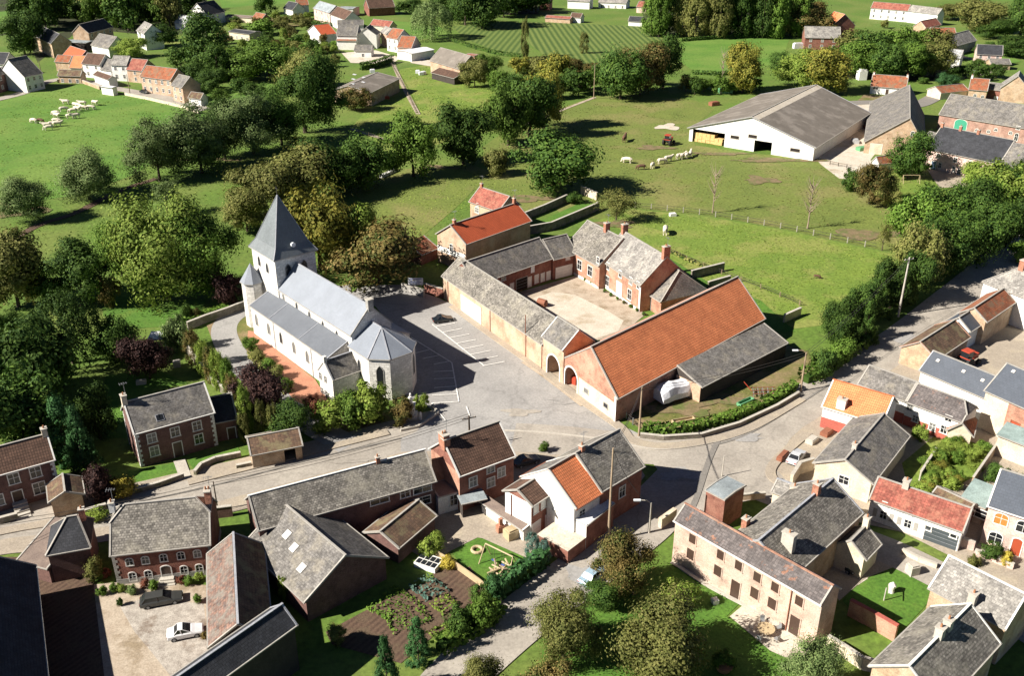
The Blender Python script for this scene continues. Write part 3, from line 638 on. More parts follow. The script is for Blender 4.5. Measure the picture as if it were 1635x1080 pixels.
    for i, (sx, sy) in enumerate(((-1,1),(1,1),(1,-1),(-1,-1))):
        nx, ny = ((1,1),(1,-1),(-1,-1),(-1,1))[i]
        p0, p1 = A(cx+sx*X1, sy*Y1, za), A(cx+nx*X1, ny*Y1, za); p2, p3 = A(cx+nx*X2, ny*Y2, zb_), A(cx+sx*X2, sy*Y2, zb_)
        m.poly([p0, p1, p2, p3], 'slate_spire'); m.poly([p3, p2, A(cx, 0, zt)], 'slate_spire')
        m.poly([p1, p0, p0-UP*0.2, p1-UP*0.2], 'trim')
    m.poly([A(cx+sx*X1, sy*Y1, za-0.2) for sx, sy in ((-1,-1),(1,-1),(1,1),(-1,1))], 'trim'); m.build('spire', root)
    o1 = X1; o2 = X2
    m = MB()
    for sx, sy in ((-1,1),(1,1),(1,-1),(-1,-1)): m.bar(A(cx+sx*X2, sy*Y2, zb_), A(cx, 0, zt), 0.16, 0.08, 'lead', 0.0); m.bar(A(cx+sx*X1, sy*Y1, za), A(cx+sx*X2, sy*Y2, zb_), 0.16, 0.08, 'lead')
    m.build('ridge_cap', root)
    m = MB(); m.tube([A(cx, 0, zt-.3), A(cx, 0, zt+1.6)], 0.06, 'wire'); m.bar(A(cx-.45, 0, zt+1.1), A(cx+.45, 0, zt+1.1), 0.08, 0.08, 'wire'); m.build('cross', root)
    tb = Blk(); tb.frame = lambda f: {'f': (A(tx-side, sy_, 0), a, s, side), 'r': (A(tx, sy_, 0), -s, a, sy_*2)}[f]; tb.h = ht
    for st, z in ((2.6, 12.6), (5.6, 12.2)): K.put(tb, 'f', st, z, 0.7, 1.6, 'l', 'stone_grey')
    for st, z in ((2.4, 12.2), (5.6, 12.2)): K.put(tb, 'r', st, z, 1.0, 1.9, 'l', 'stone_grey')
    # clock on the dark side of the spire foot
    m = MB(); c = A(cx+o2+0.55, 0, zb_+0.1)
    m.tube([c-a*.3, c+a*0.1], 0.42, 'sign_white', 16); m.build('clock', root)
    # stair turret
    m = MB(); tc = A(tx-side+1.4, sy_+1.3, 0); rr = 1.95; hz = zat(tc, 447); ztop = zat(tc, 420)
    oc = [tc+Vector((math.cos(math.pi/4*i+0.3)*rr, math.sin(math.pi/4*i+0.3)*rr, 0)) for i in range(8)]
    for i in range(8): m.poly([oc[i]-UP*0.3, oc[(i+1)%8]-UP*0.3, oc[(i+1)%8]+UP*hz, oc[i]+UP*hz], 'stone_white')
    m.build('turret_wall', root)
    m = MB(); oc2 = [tc+(p-tc)*1.14+UP*(hz-.1) for p in oc]; top = tc+UP*ztop
    for i in range(8): m.poly([oc2[i], oc2[(i+1)%8], top], 'slate_church'); m.poly([oc2[(i+1)%8], oc2[i], oc2[i]-UP*.15, oc2[(i+1)%8]-UP*.15], 'trim')
    m.poly([p-UP*.15 for p in reversed(oc2)], 'trim'); m.build('turret_roof', root)
    return root
church()

# ================================================================== WALLED FARM
b = Bld('farm_wing', 'long low brick farm wing with mottled slate roof beside the church car park', 'farm building')
k = b.block(ZD(62,355), ZD(640,750), R=ZD(178,265), base=('B', ZD(0,905)[1]), pitch=38, wall='brick_cream', roof='slate_mottled', o=0.1)
fo, fd, fn, fl = k.frame('f')
st0, z0_ = b.loc(k, 'f', ZD(165,540)); st1, _ = b.loc(k, 'f', ZD(282,560))
b.put(k, 'f', (st0+st1)/2, 0, st1-st0, 3.6, 'g', 'brick_cream', 'frame_white')
for p in (ZD(335,620), ZD(632,830), ZD(540,740), ZD(92,420)): b.pipe(k, 'f', p, m='rust')
mb = MB(); q = b.slopept(k, ZD(536,690)); mb.tube([q-UP*0.5, q+UP*3.4], 0.09, 'rust'); mb.build('flue', b.root)
b = Bld('farm_gatehouse', 'small brick gatehouse with arched passage between the long wing and the red-roofed barn', 'gatehouse')
k = b.block(ZD(637,700), ZD(757,782), R=ZD(770,628), base=('A', ZD(0,905)[1]), pitch=42, wall='brick_cream', roof='slate_grey', o=0.1, holes={'f': [(3.3, 3.6, 4.2, True, 'W')], 'b': [(3.3, 3.6, 4.2, True, 'W')]}, verge='trim_white')
fo, fd, fn, fl = k.frame('f')
def archring(root, fo, fd, fn, c, wd, ht, m_='trim_white', t=0.28):
    m = MB(); sp = ht-wd/2; n = 12
    inn = [(c-wd/2, 0)]+[(c-math.cos(math.pi*i/n)*wd/2, sp+math.sin(math.pi*i/n)*wd/2) for i in range(n+1)]+[(c+wd/2, 0)]
    w2 = wd/2+t
    out = [(c-w2, 0)]+[(c-math.cos(math.pi*i/n)*w2, sp+math.sin(math.pi*i/n)*w2) for i in range(n+1)]+[(c+w2, 0)]
    V = lambda p, d: fo+fd*p[0]+UP*p[1]+fn*d
    for i in range(len(inn)-1):
        j = i+1
        m.poly([V(inn[i],.06), V(out[i],.06), V(out[j],.06), V(inn[j],.06)], m_); m.poly([V(out[i],.06), V(out[i],0), V(out[j],0), V(out[j],.06)], m_); m.poly([V(inn[j],.06), V(inn[j],-.3), V(inn[i],-.3), V(inn[i],.06)], m_)
    m.build('arch_surround', root)
archring(b.root, fo, fd, fn, 3.3, 3.6, 4.2); print('gate', k.L, k.W)
b = Bld('great_barn', 'big brick barn with bright orange tiled roof on the corner of the square', 'barn')
k = b.block((984.6,633.7), (1220.5,506), Wd=13.9, r=5.45, rf=0.495, h2=5.0, h=4.68, sk=(.239,.137), wall='brick_orange', roof='tile_orange', o=0.1, verge='trim', holes={'l': [(2.15, 3.5, 4.1, True, 5.0)]})
print('barn', k.L, k.W, k.h, k.r)
fo, fd, fn, fl = k.frame('l'); archring(b.root, fo, fd, fn, 2.15, 3.5, 4.1)
b.win(k, 'l', [Zk(525,365), Zk(645,455)], 1.0, 0.7, 'w', 'stone_grey')
# cream plastered lower half of the gable
m = MB(); m.box(fo+fd*(4.3)+UP*-0.3+fn*0.001, fd*(fl-4.32), fn*0.012, UP*(k.h-1.0), 'render_cream'); m.box(fo+fd*(fl-0.4)+UP*-0.3+fn*0.024, fd*0.42, fn*0.03, UP*(k.h+0.2), 'trim_white'); m.build('plaster', b.root)
b = Bld('lean_to_barn', 'low grey slated shed along the far side of the orange-roofed barn', 'shed')
k = b.block((1119,616.5), (1256,546), R=(1222,515), h=3.2, pitch=20, rf=1.0, wall='wall_dark', roof='slate_grey', ridge=None, o=0.15)
b.root['label'] = 'low grey slated shed built against the orange-roofed barn'
m = MB(); fo, fd, fn, fl = k.frame('l'); m.box(fo+UP*-.2+fn*.001, fd*fl, fn*.012, UP*(k.h+0.2), 'brick_cream'); m.build('end_wall', b.root)

b = Bld('farmhouse', 'brick farmhouse with pale slate roof, white-framed windows and three chimneys facing the courtyard', 'farmhouse')
k1 = b.block(ZD(765,188), ZD(963,299), R=ZD(868,30), base=('B', ZD(0,440)[1]), pitch=40, wall='brick_orange', roof='slate_mottled', o=0.1)
k2 = b.block(ZD(962,253), ZD(1202,412), R=ZD(1190,157), base=('B', ZD(0,572)[1]), pitch=42, wall='brick_orange', roof='slate_pale', o=0.15)
k3 = b.block(ZD(1200,430), ZD(1318,503), R=ZD(1355,295), h=3.4, pitch=38, wall='brick_orange', roof='slate_grey', o=0.1, hip=(0,2.2), k=(1,0))
print('fh', k1.h, k1.W, k2.h, k2.W, k2.L, k3.W)
b.win(k2, 'f', [ZD(1012,307), ZD(1083,352), ZD(1143,392), ZD(1187,418)], 1.0, 1.35, 'w', 'frame_white'); b.win(k2, 'f', [ZD(1007,392), ZD(1135,470)], 1.3, 2.0, 'w', 'frame_white'); b.win(k2, 'f', [ZD(1075,440)], 1.9, 3.2, 'd', 'frame_white', 'door_white')
b.win(k1, 'f', [ZD(908,335), ZD(848,300)], 1.5, 2.0, 'w', 'frame_white'); b.win(k1, 'f', [ZD(960,275)], 0.8, 1.2, 'w'); b.win(k3, 'f', [ZD(1210,535)], 1.0, 2.2, 'd'); b.win(k3, 'f', [ZD(1248,500)], 1.3, 2.4, 'd', 'frame_white', 'door_white')
b.chim(None, 1.4, 1.0, 0.7, st=k1.L*0.55) if False else None
def ch(b, k, f, hg=1.5, wx=0.9, wy=0.65, m='chim', pots=1):
    q = k.P(k.L*f, k.tR, k.zr); mb = MB(); mb.cbox((q.x, q.y, q.z-0.8), wx, wy, hg+0.8, m, k.u); mb.cbox((q.x, q.y, q.z+hg), wx+.16, wy+.16, .12, 'concrete', k.u)
    c = mb.build('chimney', b.root)
    if WR.random() < .5:
        am = MB(); q2 = q+UP*(hg+.1)+k.u*(wx*.45); am.tube([q2-UP*.6, q2+UP*1.9], .03, 'metal_grey', 5)
        for j in range(4): am.bar(q2+UP*(1.7-.0*j)+k.u*(-.5+.3*j)-k.n*(.45-.06*j), q2+UP*1.7+k.u*(-.5+.3*j)+k.n*(.45-.06*j), .03, .03, 'metal_grey')
        am.bar(q2+UP*1.7-k.u*.6, q2+UP*1.7+k.u*.5, .035, .035, 'metal_grey'); am.build('aerial', c)
    for i in range(pots):
        pb = MB(); off = k.u*(i-(pots-1)/2)*0.36; pb.tube([(q.x+off.x, q.y+off.y, q.z+hg+.12), (q.x+off.x, q.y+off.y, q.z+hg+.5)], [0.13, .1], 'pot', 8); pb.build('chimney_pot', c)
ch(b, k1, 0.55, 1.5, 0.8, 1.1); ch(b, k2, 0.03, 1.5, 0.8, 1.2, pots=1); ch(b, k2, 0.98, 1.9, 0.8, 1.4, pots=2)
for kk in (k1, k2):
    fo, fd, fn, fl = kk.frame('f'); m = MB(); m.box(fo+fd*.02+UP*-.2+fn*.001, fd*(fl-.04), fn*.035, UP*.75, 'trim_white'); m.build('plinth', b.root)
fo, fd, fn, fl = k2.frame('f'); m = MB(); m.box(fo+fd*(fl-.55)+UP*.56+fn*.004, fd*.55, fn*.04, UP*(k2.h-.8), 'trim_white'); m.build('corner_stones', b.root)
b = Bld('stable_range', 'dark brick stable range with slate roof closing the back of the farm courtyard', 'stables')
k = b.block(ZD(250,405), ZD(692,252), R=ZD(645,132), h=5.0, pitch=38, wall='brick_red', roof='slate_grey', o=0.1, holes={})
b.win(k, 'f', [ZD(515,392)], 3.0, 2.6, 'g', 'trim', 'shade_in'); b.win(k, 'f', [ZD(410,372)], 1.0, 1.2, 'w'); b.win(k, 'f', [ZD(600,380), ZD(635,370), ZD(668,360)], 1.0, 1.7, 'w', leaf='door_white'); b.win(k, 'f', [ZD(458,415), ZD(560,385)], 0.9, 2.2, 'd', leaf='door_white')
m = MB(); st, z = b.loc(k, 'f', ZD(577,325)); fo, fd, fn, fl = k.frame('f'); m.box(fo+fd*(st-.5)+UP*(z-.7)+fn*.02, fd*1, fn*.05, UP*1.4, 'sign_white'); m.build('panel', b.root)
b = Bld('coach_house', 'short dark-roofed coach house with a white garage door in the courtyard corner', 'coach house')
k = b.block(ZD(694,262), ZD(833,228), R=ZD(750,128), h=4.8, pitch=38, wall='brick_red', roof='slate_grey', o=0.05)
b.win(k, 'f', [ZD(757,330)], 4.0, 2.4, 'g'); b.win(k, 'f', [ZD(780,257)], 0.9, 0.9, 'w', leaf='door_white')

b = Bld('red_roof_house', 'brick house with smooth red roof and ivy on its corner behind the farm', 'house')
k = b.gfront((698,372), (743.5,388), Zf(1245,385), (804,318), base=('A', 418), wall='brick_cream', roof='tile_red', verge='trim')
b.put(k, 'l', k.W*0.5, 4.4, 0.9, 1.5, 'a'); ch(b, k, 0.05, 0.8, 0.6, 0.6); ch(b, k, 0.97, 1.2, 0.6, 0.6)
m = MB(); fo, fd, fn, fl = k.frame('l'); m.box(fo+UP*2.6+fn*.001, fd*fl*.98, fn*.012, UP*1.3, 'render_white'); m.build('painted_band', b.root)
b = Bld('pink_roof_cottage', 'small cottage with pale pinkish-red roof directly behind the smooth red roof', 'cottage')
k = b.block(Zf(1352,232), Zf(1530,292), R=Zf(1420,150), h=6.0, pitch=38, wall='brick_cream', roof='tile_pink'); b.win(k, 'f', [Zf(1395,292)], 1.2, 1.2, 'w'); b.win(k, 'f', [Zf(1398,258)], .6, .6, 'w'); ch(b, k, 0.05, 0.9, .6, .6)
b = Bld('lean_to', 'low orange-tiled lean-to at the foot of the red-roofed house gable', 'shed')
k = b.block(Zf(1050,562), Zf(1150,520), Wd=4, h=2.6, pitch=24, rf=1.0, wall='brick_red', roof='tile_rust', ridge=None)

# ================================================================== BIG WHITE BARN
b = Bld('hay_barn', 'huge white block barn with brownish sheet roof and straw bales in its open bay', 'barn')
k = b.gfront((1101.5,203), (1300.6,234), (1234.5,190.6), (1290,133.8), Rb=(1350,174), h=4.3, wall='render_white', roof='sheet_grey', verge='lead', holes={'l': [(6.4, 10.5, 4.0, False, 7.0), (23.8, 5.4, 3.5, False, 9.0)]}, o=0.5, oe=0.6)
print('hay', k.L, k.W, k.r)
b.win(k, 'l', [Zc(1440,845), Zc(1550,840)], 2.6, 0.9, 'w', 'concrete', 'shade_in'); b.put(k, 'l', k.W-5.5, 2.4, 2.8, 0.9, 'w', 'concrete', 'shade_in')
b.skylight(k, [(1262,170)], 0.7, 20, 'roof_white') if False else None
hb = k
m = MB(); m.slab([[k.P(-.2,k.tR-.3-1.9,k.zf(k.tR-2.2)+.03), k.P(k.L+.2,k.tR-2.2,k.zf(k.tR-2.2)+.03), k.P(k.L+.2,k.tR-.3,k.zf(k.tR-.3)+.03), k.P(-.2,k.tR-.3,k.zf(k.tR-.3)+.03)]], .02, 'gravel_pale'); m.build('rooflight_strip', b.root)
n = 0
fo, fd, fn, fl = k.frame('l')
for lay in range(3):
    for j in range(7):
        for dpt in range(2):
            if lay == 2 and j > 4: continue
            m = MB(); c = fo+fd*(1.9+j*1.35+random.uniform(-.05,.05))-fn*(1.3+dpt*1.5+random.uniform(0,.3)); hh = lay*0.92
            m.cbox((c.x, c.y, hh), 1.28, 1.35, 0.9, 'straw', fd); o_ = m.build('straw_bale', origin=Vector((c.x, c.y, hh)))
            tag(o_, 'golden straw bale in the stack filling the open bay of the white barn', 'straw bale', 'straw bales in the barn'); n += 1

# ================================================================== FARM ON THE RIGHT
b = Bld('stone_barn', 'tall barn with steep slate roof, pale on one side and nearly black on the other', 'barn')
k = b.gfront(Zy(105,665), Zy(575,705), Zy(430,478), Zy(590,232), Rb=Zy(690,450), h=3.6, rf=0.33, wall='brick_tan', roof='slate_grey', h2=3.6)
print('stone', k.L, k.W, k.r)
b.put(k, 'l', k.W*0.76, 7.0, 0.9, 1.2, 'a')
b.put(k, 'l', k.W*0.2, 0, 3.2, 3.0, 'g', leaf='render_cream')
b = Bld('long_farm_range', 'long grey-roofed brick range with a big green arched door', 'farm building')
k = b.block(Zy(690,447), Zy(1560,590), R=Zy(615,268), h=5.0, pitch=38, wall='brick_rose', roof='slate_grey')
k_ = k
b.put(k, 'f', b.loc(k, 'f', Zy(855,530))[0], 0, 3.8, 4.2, 'ad', leaf='door_green'); b.win(k, 'f', [Zy(980,578), Zy(1072,588), Zy(1130,575), Zy(1245,600)], 0.9, 0.8, 'a'); b.win(k, 'f', [Zy(1290,632)], 1.0, 2.2, 'a'); b.win(k, 'f', [Zy(1305,560)], 1.0, 1.0, 'w')
b = Bld('farm_dwelling', 'cream and brick farm dwelling with dark slate roof and ridge chimneys', 'farmhouse')
k = b.block(Zy(590,715), Zy(1160,835), R=Zy(660,540), h=5.6, pitch=38, wall='brick_pink', roof='slate_dark', o=0.15)
for f in (0.01, 0.27, 0.52): ch(b, k, f, 1.0, 0.7, 0.7)
b.win(k, 'f', [Zy(812,812), Zy(930,840), Zy(680,780)], 0.9, 1.2, 'w'); b.win(k, 'f', [Zy(800,885), Zy(840,905), Zy(690,855)], 0.8, 1.4, 'w'); b.win(k, 'f', [Zy(640,862)], 1.3, 2.2, 'd', leaf='door_blue'); b.win(k, 'f', [Zy(910,925)], 1.0, 2.1, 'd')
k = b.block(Zy(1163,838), Zy(1500,905), R=Zy(1225,668), h=5.6, pitch=38, wall='brick_pink', roof='slate_grey', o=0.02)
b = Bld('link_shed', 'small brown-roofed link between the steep barn and the cream farm dwelling', 'outbuilding')
k = b.block(Zy(505,690), Zy(588,712), R=Zy(520,565), h=3.6, pitch=30, wall='brick_tan', roof='slate_grey')
b = Bld('small_shed', 'tiny orange-roofed shed in front of the steep black and pale barn', 'shed')
k = b.gfront(Zy(165,815), Zy(215,835), Zy(205,790), Zy(240,775), h=2.4, D=5, wall='render_white', roof='tile_rust')
b = Bld('white_cottage', 'low white cottage with two-tone red-brown roof behind the farmyard', 'cottage')
k = b.block(Zy(150,226), Zy(425,247), R=Zy(150,137), h=3.0, pitch=38, wall='render_white', roof='tile_rust'); ch(b, k, 0.02, .6, .6, .6, 'render_white'); ch(b, k, 0.98, .6, .6, .6, 'render_white')
b.win(k, 'f', [Zy(187,247), Zy(378,262)], 1.8, 1.1, 'w'); b.win(k, 'f', [Zy(278,268)], 1.0, 2.0, 'd')
b = Bld('low_shed', 'long low orange-roofed shed behind the green-doored range', 'shed')
k = b.block(Zy(700,283), Zy(915,262), R=Zy(860,215), h=2.6, pitch=25, wall='render_cream', roof='tile_rust')
b = Bld('orange_cottage', 'small upright cottage with flat-sided orange roof and white chimney behind the green-doored range', 'cottage')
k = b.block(Zy(920,252), Zy(1062,264), R=Zy(925,166), h=4.0, pitch=38, wall='brick_tan', roof='tile_rust'); b.win(k, 'f', [Zy(965,305), Zy(1025,315)], .9, .9, 'a'); ch(b, k, 0.03, .9, .6, .6, 'render_white')
b = Bld('cream_house', 'pale brick house with grey roof at the right edge beyond the green-doored range', 'house')
k = b.gfront(Zy(1172,240), Zy(1395,260), Zy(1285,150), Zy(1320,135), h=5.0, D=10, wall='brick_tan', roof='slate_pale')
b = Bld('dark_annex', 'narrow dark-fronted annex between the orange cottage and the pale brick house', 'outbuilding')
k = b.block(Zy(1068,250), Zy(1170,262), Wd=5, h=3.8, pitch=35, wall='brick_red', roof='slate_grey'); b.win(k, 'f', [Zy(1130,325)], 1.2, 1.2, 'g')

# ================================================================== HOUSES, RIGHT SIDE
b = Bld('grey_roof_house', 'white house with large pale slate roof and brick chimney at the right edge', 'house')
k = b.block(Zv(1190,458), Zv(1900,730), R=Zv(1650,335), h=6.5, pitch=38, wall='render_white', roof='slate_pale', hip=(4,0), k=(0,1)); b.chim(Zv(1600,330), 1.6, 1.0, 1.0)
b.put(k, 'l', k.W*0.6, 4.5, .9, 1.4, 'w')
b = Bld('rust_roof_barn', 'narrow barn with rust-orange patchy tiles below the pale slate house', 'barn')
k = b.block(Zv(1210,888), Zv(1515,678), R=Zv(1100,742), h=5.0, pitch=36, wall='brick_tan', roof='tile_rust')
b = Bld('dark_slate_cottage', 'little cottage with blue-black slate roof wedged between the mossy shed and the rust-tiled barn', 'cottage')
k = b.block(Zv(1035,992), Zv(1192,890), R=Zv(930,852), h=4.0, pitch=38, wall='render_white', roof='slate_blue')
b = Bld('mossy_shed', 'old shed with mossy brown roof edged in pale verge tiles by the lane', 'shed')
k = b.block((1494,572), (1547,536.5), R=(1531,506.7), h=3.4, pitch=34, wall='brick_tan', roof='tile_brown_old', verge='brick_orange')
b = Bld('blue_slate_house', 'long white house with blank lit gable and blue-grey slate roof', 'house')
k = b.block(Zl(988,228), Zl(1385,397), R=Zl(975,82), h=5.4, pitch=40, wall='render_white', roof='slate_blue', verge='lead')
b.skylight(k, [Zl(1090,178), Zl(1248,245), Zl(1365,300)], .4, .4, 'roof_white')
b = Bld('blue_slate_barn', 'tall blue-roofed building at the right edge with cream and orange-brown wall', 'building')
k = b.block(Zl(1390,352), Zl(1720,500), R=Zl(1495,185), h=6.8, pitch=36, wall='render_cream', roof='slate_blue'); b.skylight(k, [Zl(1555,245)], .4, .4, 'roof_white')
fo, fd, fn, fl = k.frame('f'); m = MB(); st, _ = b.loc(k, 'f', Zl(1525,450)); m.box(fo+fd*st+UP*-.2+fn*.001, fd*(fl-st), fn*.012, UP*6.7, 'brick_orange'); m.build('brick_facing', b.root); b.win(k, 'f', [Zl(1562,585)], 1.3, 1.5, 'w', 'rust', 'door_red')
b = Bld('row_house', 'long white and red row house under a plain grey slate roof, nearer the lane', 'row house')
A, B, R = Zu(440,228), Zu(1180,502), Zu(510,105)
md = 0.46
k = b.block(A, lerp(A, B, md), R=R, h=4.4, pitch=36, wall='render_white', roof='slate_grey')
b.put(k, 'f', 1.2, 3.2, .8, 1.0, 'a')
m = MB(); fo, fd, fn, fl = k.frame('f'); m.box(fo+fd*3+UP*-.2+fn*.001, fd*(fl-3), fn*.012, UP*2.1, 'render_red'); m.build('red_band', b.root)
b = Bld('row_house', 'row house with patchy red and grey tiles joined to the plain grey one', 'row house')
k2 = b.block(lerp(A, B, md+.002), B, R=lerp(R, Zu(1230,382), md), h=4.4, pitch=36, wall='render_white', roof='tile_patch', hip=(0,1.2), k=(1,.3))
b.win(k2, 'f', [Zu(1078,490)], .9, .9, 'w'); b.win(k2, 'f', [Zu(962,548), Zu(1045,568)], .9, 1.2, 'w')
b.win(k2, 'f', [Zu(665,358), Zu(778,400), Zu(840,490)], .8, 1.0, 'w')
m = MB(); fo, fd, fn, fl = k2.frame('f'); m.box(fo+UP*-.2+fn*.001, fd*fl*.98, fn*.012, UP*1.9, 'render_red'); m.build('red_band', b.root)
b = Bld('orange_house', 'house with bright orange roof, fat white chimney and white-over-red wall by the road', 'house')
k = b.block(Zu(180,388), Zu(600,515), R=Zu(262,212), base=('A', Zu(0,552)[1]), pitch=36, wall='render_white', roof='tile_orange', verge='trim_white', ridge='tile_orange', gut='trim_white')
b.chim(Zu(308,400), 1.2, 1.3, 1.0, 'render_white')
m = MB(); fo, fd, fn, fl = k.frame('f'); m.box(fo+UP*-.2-fd*.03+fn*.001, fd*(fl+.06), fn*.012, UP*2.1, 'render_red'); fo, fd, fn, fl = k.frame('l'); m.box(fo+UP*-.2+fn*.001, fd*fl, fn*.012, UP*2.1, 'render_red'); m.build('red_band', b.root)
b = Bld('grey_barn', 'large cement-walled barn with dull green-grey slate roof behind the silver car', 'barn')
k = b.gfront(Zu(125,800), Zu(525,942), Zu(345,780), Zu(600,452), h=3.6, wall='render_cream', roof='slate_grey', holes={'l': [(9.4, 2.6, 2.3, False, 3.0)]})
print('greybarn', k.L, k.W, k.r)
b.win(k, 'l', [Zu(325,932)], 1.3, 1.2, 'w', 'trim_white', 'glass'); b.chim(Zu(410,710), 0.7, .6, .6, 'concrete', ridge=True)
b = Bld('white_row_house', 'long white house with weathered pink-red roof above the school lane', 'house')
k = b.block((1391,794), ZG(962,712), R=ZG(122,172), base=('B', 882), pitch=36, wall='render_white', roof='tile_pink', verge='trim')
b.win(k, 'f', [ZG(105,560), ZG(367,655)], .8, 1.1, 'w'); b.win(k, 'f', [ZG(120,440), ZG(385,540)], .5, .5, 'w'); b.win(k, 'f', [ZG(585,700), ZG(860,782)], .7, .6, 'w'); b.win(k, 'f', [ZG(775,862)], 4.0, 2.3, 'g', leaf='door_slate'); b.chim(ZG(330,290), .9, .8, .8, 'concrete', ridge=True)
for p in ((ZG(105,560)), (ZG(367,655))):
    st, z = b.loc(k, 'f', p); fo, fd, fn, fl = k.frame('f')
    for sg in (-1, 1):
        m = MB(); m.box(fo+fd*(st+sg*1.05-.3)+UP*(z-.6)+fn*.001, fd*.5, fn*.04, UP*1.2, 'trim'); m.build('shutter', b.root)
b = Bld('rear_sheds', 'low brown-tiled back sheds behind the weathered pink-red roof', 'shed')
k = b.block(ZG(640,330), ZG(1020,510), R=ZG(720,270), h=2.8, pitch=25, wall='brick_red', roof='tile_brown_old')
b = Bld('pink_villa', 'pinkish brick villa with arched white-framed windows, red door and blue slate roof', 'house')
k = b.block(ZG(1250,437), ZG(1900,650), R=ZG(1385,66), base=('A', 868), pitch=36, wall='brick_pink', roof='slate_blue', gut='trim_white', verge='trim_white')
b.win(k, 'f', [ZG(1312,808)], 1.5, 1.6, 'a'); b.win(k, 'f', [ZG(1615,690)], 1.5, 1.6, 'a'); b.win(k, 'f', [ZG(1375,605)], 1.5, 1.6, 'a', leaf='glass_amber'); b.win(k, 'f', [ZG(1532,920)], 1.1, 2.5, 'ad', leaf='door_red'); b.put(k, 'f', b.loc(k, 'f', ZG(1532,920))[0]+3.5, 2.0, 1.5, 1.6, 'a')
b = Bld('turquoise_lean_to', 'turquoise-sheeted lean-to against the pink villa', 'shed')
k = b.block(ZG(957,372), ZG(1195,468), Wd=4.2, h=3.0, pitch=12, rf=1.0, wall='render_cream', roof='sheet_turq', ridge=None, verge=None); b.put(k, 'f', 2.5, 1.7, 3.4, 1.2, 'w')
b = Bld('turquoise_shed', 'grey shed with turquoise sheet roof at the right edge behind the vegetable plot', 'shed')
k = b.block(Zu(1440,600), Zu(1700,700), Wd=3.0, h=3.6, pitch=14, rf=1.0, wall='render_cream', roof='sheet_turq', ridge=None, verge=None)
b = Bld('little_outhouse', 'little stone outhouse with rusty tiled cap at the end of the white row', 'outhouse')
k = b.gfront(Zu(1080,560), Zu(1245,600), Zu(1190,520), Zu(1290,480), h=2.6, D=5, wall='render_cream', roof='tile_rust')

# ================================================================== SCHOOL (bottom right)
b = Bld('school_building', 'long two-storey cream brick building with slate roof flecked orange and dark windows', 'building')
k = b.block(Zs(85,395), Zs(1140,1000), R=Zs(580,527), h=Hh(Zs(500,632), Zs(0,948)[1]), pitch=38, wall='brick_school', roof='tile_patch', o=0.1, gut='trim_white', ridge='brick_orange', verge='trim')
print('school', k.L, k.W, k.h, k.r, k.zr)
b.win(k, 'f', [Zs(207,545), Zs(408,660), Zs(538,737), Zs(672,820), Zs(800,893), Zs(973,993)], .95, 1.3, 'w', 'brick_school', 'door_brown'); b.win(k, 'f', [Zs(192,655), Zs(388,775), Zs(652,935), Zs(778,1010)], 1.05, 1.5, 'w', 'brick_school', 'door_brown'); b.win(k, 'f', [Zs(518,870)], 1.2, 2.6, 'd', 'brick_school'); b.win(k, 'f', [Zp(212,735)], 1.2, 2.6, 'd', 'brick_school'); b.pipe(k, 'f', Zs(912,980), m='rust')
ks = k
k2 = b.block(Zs(1015,708), Zs(1418,340), R=Zs(975,310), ext=3.6, h=5.6, pitch=33, wall='brick_tan', roof='slate_mottled', o=0.1, verge='lead', ridge='lead')
b.chim(Zs(890,600), 1.9, .8, 1.5, 'concrete'); b.chim(Zs(1128,250), 1.3, .8, .8, 'chim', ridge=True); b.chim(Zs(585,455), 1.2, .9, .7, 'chim', back=True)
b = Bld('school_porch', 'small light-slated end pavilion joined to the back of the cream building', 'outbuilding')
k = b.block(Zs(785,190), Zs(975,262), R=Zs(1085,212), h=4.6, pitch=30, wall='render_cream', roof='slate_pale', ridge='lead')
b.chim(Zs(935,205), .8, 1.0, .7, 'render_cream')
b = Bld('stair_block', 'square brick block with flat grey zinc roof at the street corner', 'building')
k = b.block(Zs(305,188), Zs(440,258), Wd=4.3, h=4.9, r=0.15, wall='brick_red', roof='zinc', verge='trim', ridge=None, o=.15, oe=.15)
b = Bld('annex_cottage', 'dark-slated back annex with a lit cream gable in the building\'s shaded yard', 'annex')
k = b.block(Zs(1440,678), Zs(1550,562), R=Zs(1455,445), h=3.4, pitch=38, wall='render_cream', roof='slate_mottled', o=.1, verge='trim'); ch(b, k, 0.95, 1.2, .7, .7, 'render_cream')

# bottom right pair
b = Bld('corner_house', 'house with very pale weathered slate roof above the lawn at the right edge', 'house')
k = b.block(Zt(955,434), Zt(1492,720), R=Zt(1085,217), h=5.5, pitch=36, wall='brick_tan', roof='slate_pale', verge='trim_white', ridge='trim_white'); b.chim(Zt(1240,565), 1.5, .8, .8, 'concrete')
b.root['label'] = 'house with very pale weathered slate roof above the lawn'
b = Bld('twin_chimney_house', 'large grey slate house with a white ridge and two chimneys in the bottom right corner', 'house')
k = b.block(Zt(1010,1290), Zt(1430,828), R=Zt(1215,582), h=5.5, pitch=37, wall='brick_tan', roof='slate_mottled', verge='trim_white', ridge='trim_white')
b.chim(Zt(1020,800), 1.0, .8, .8, 'concrete', ridge=True); b.chim(Zt(1080,745), 1.0, .8, .8, 'concrete', ridge=True)
print('twin', k.L, k.W)
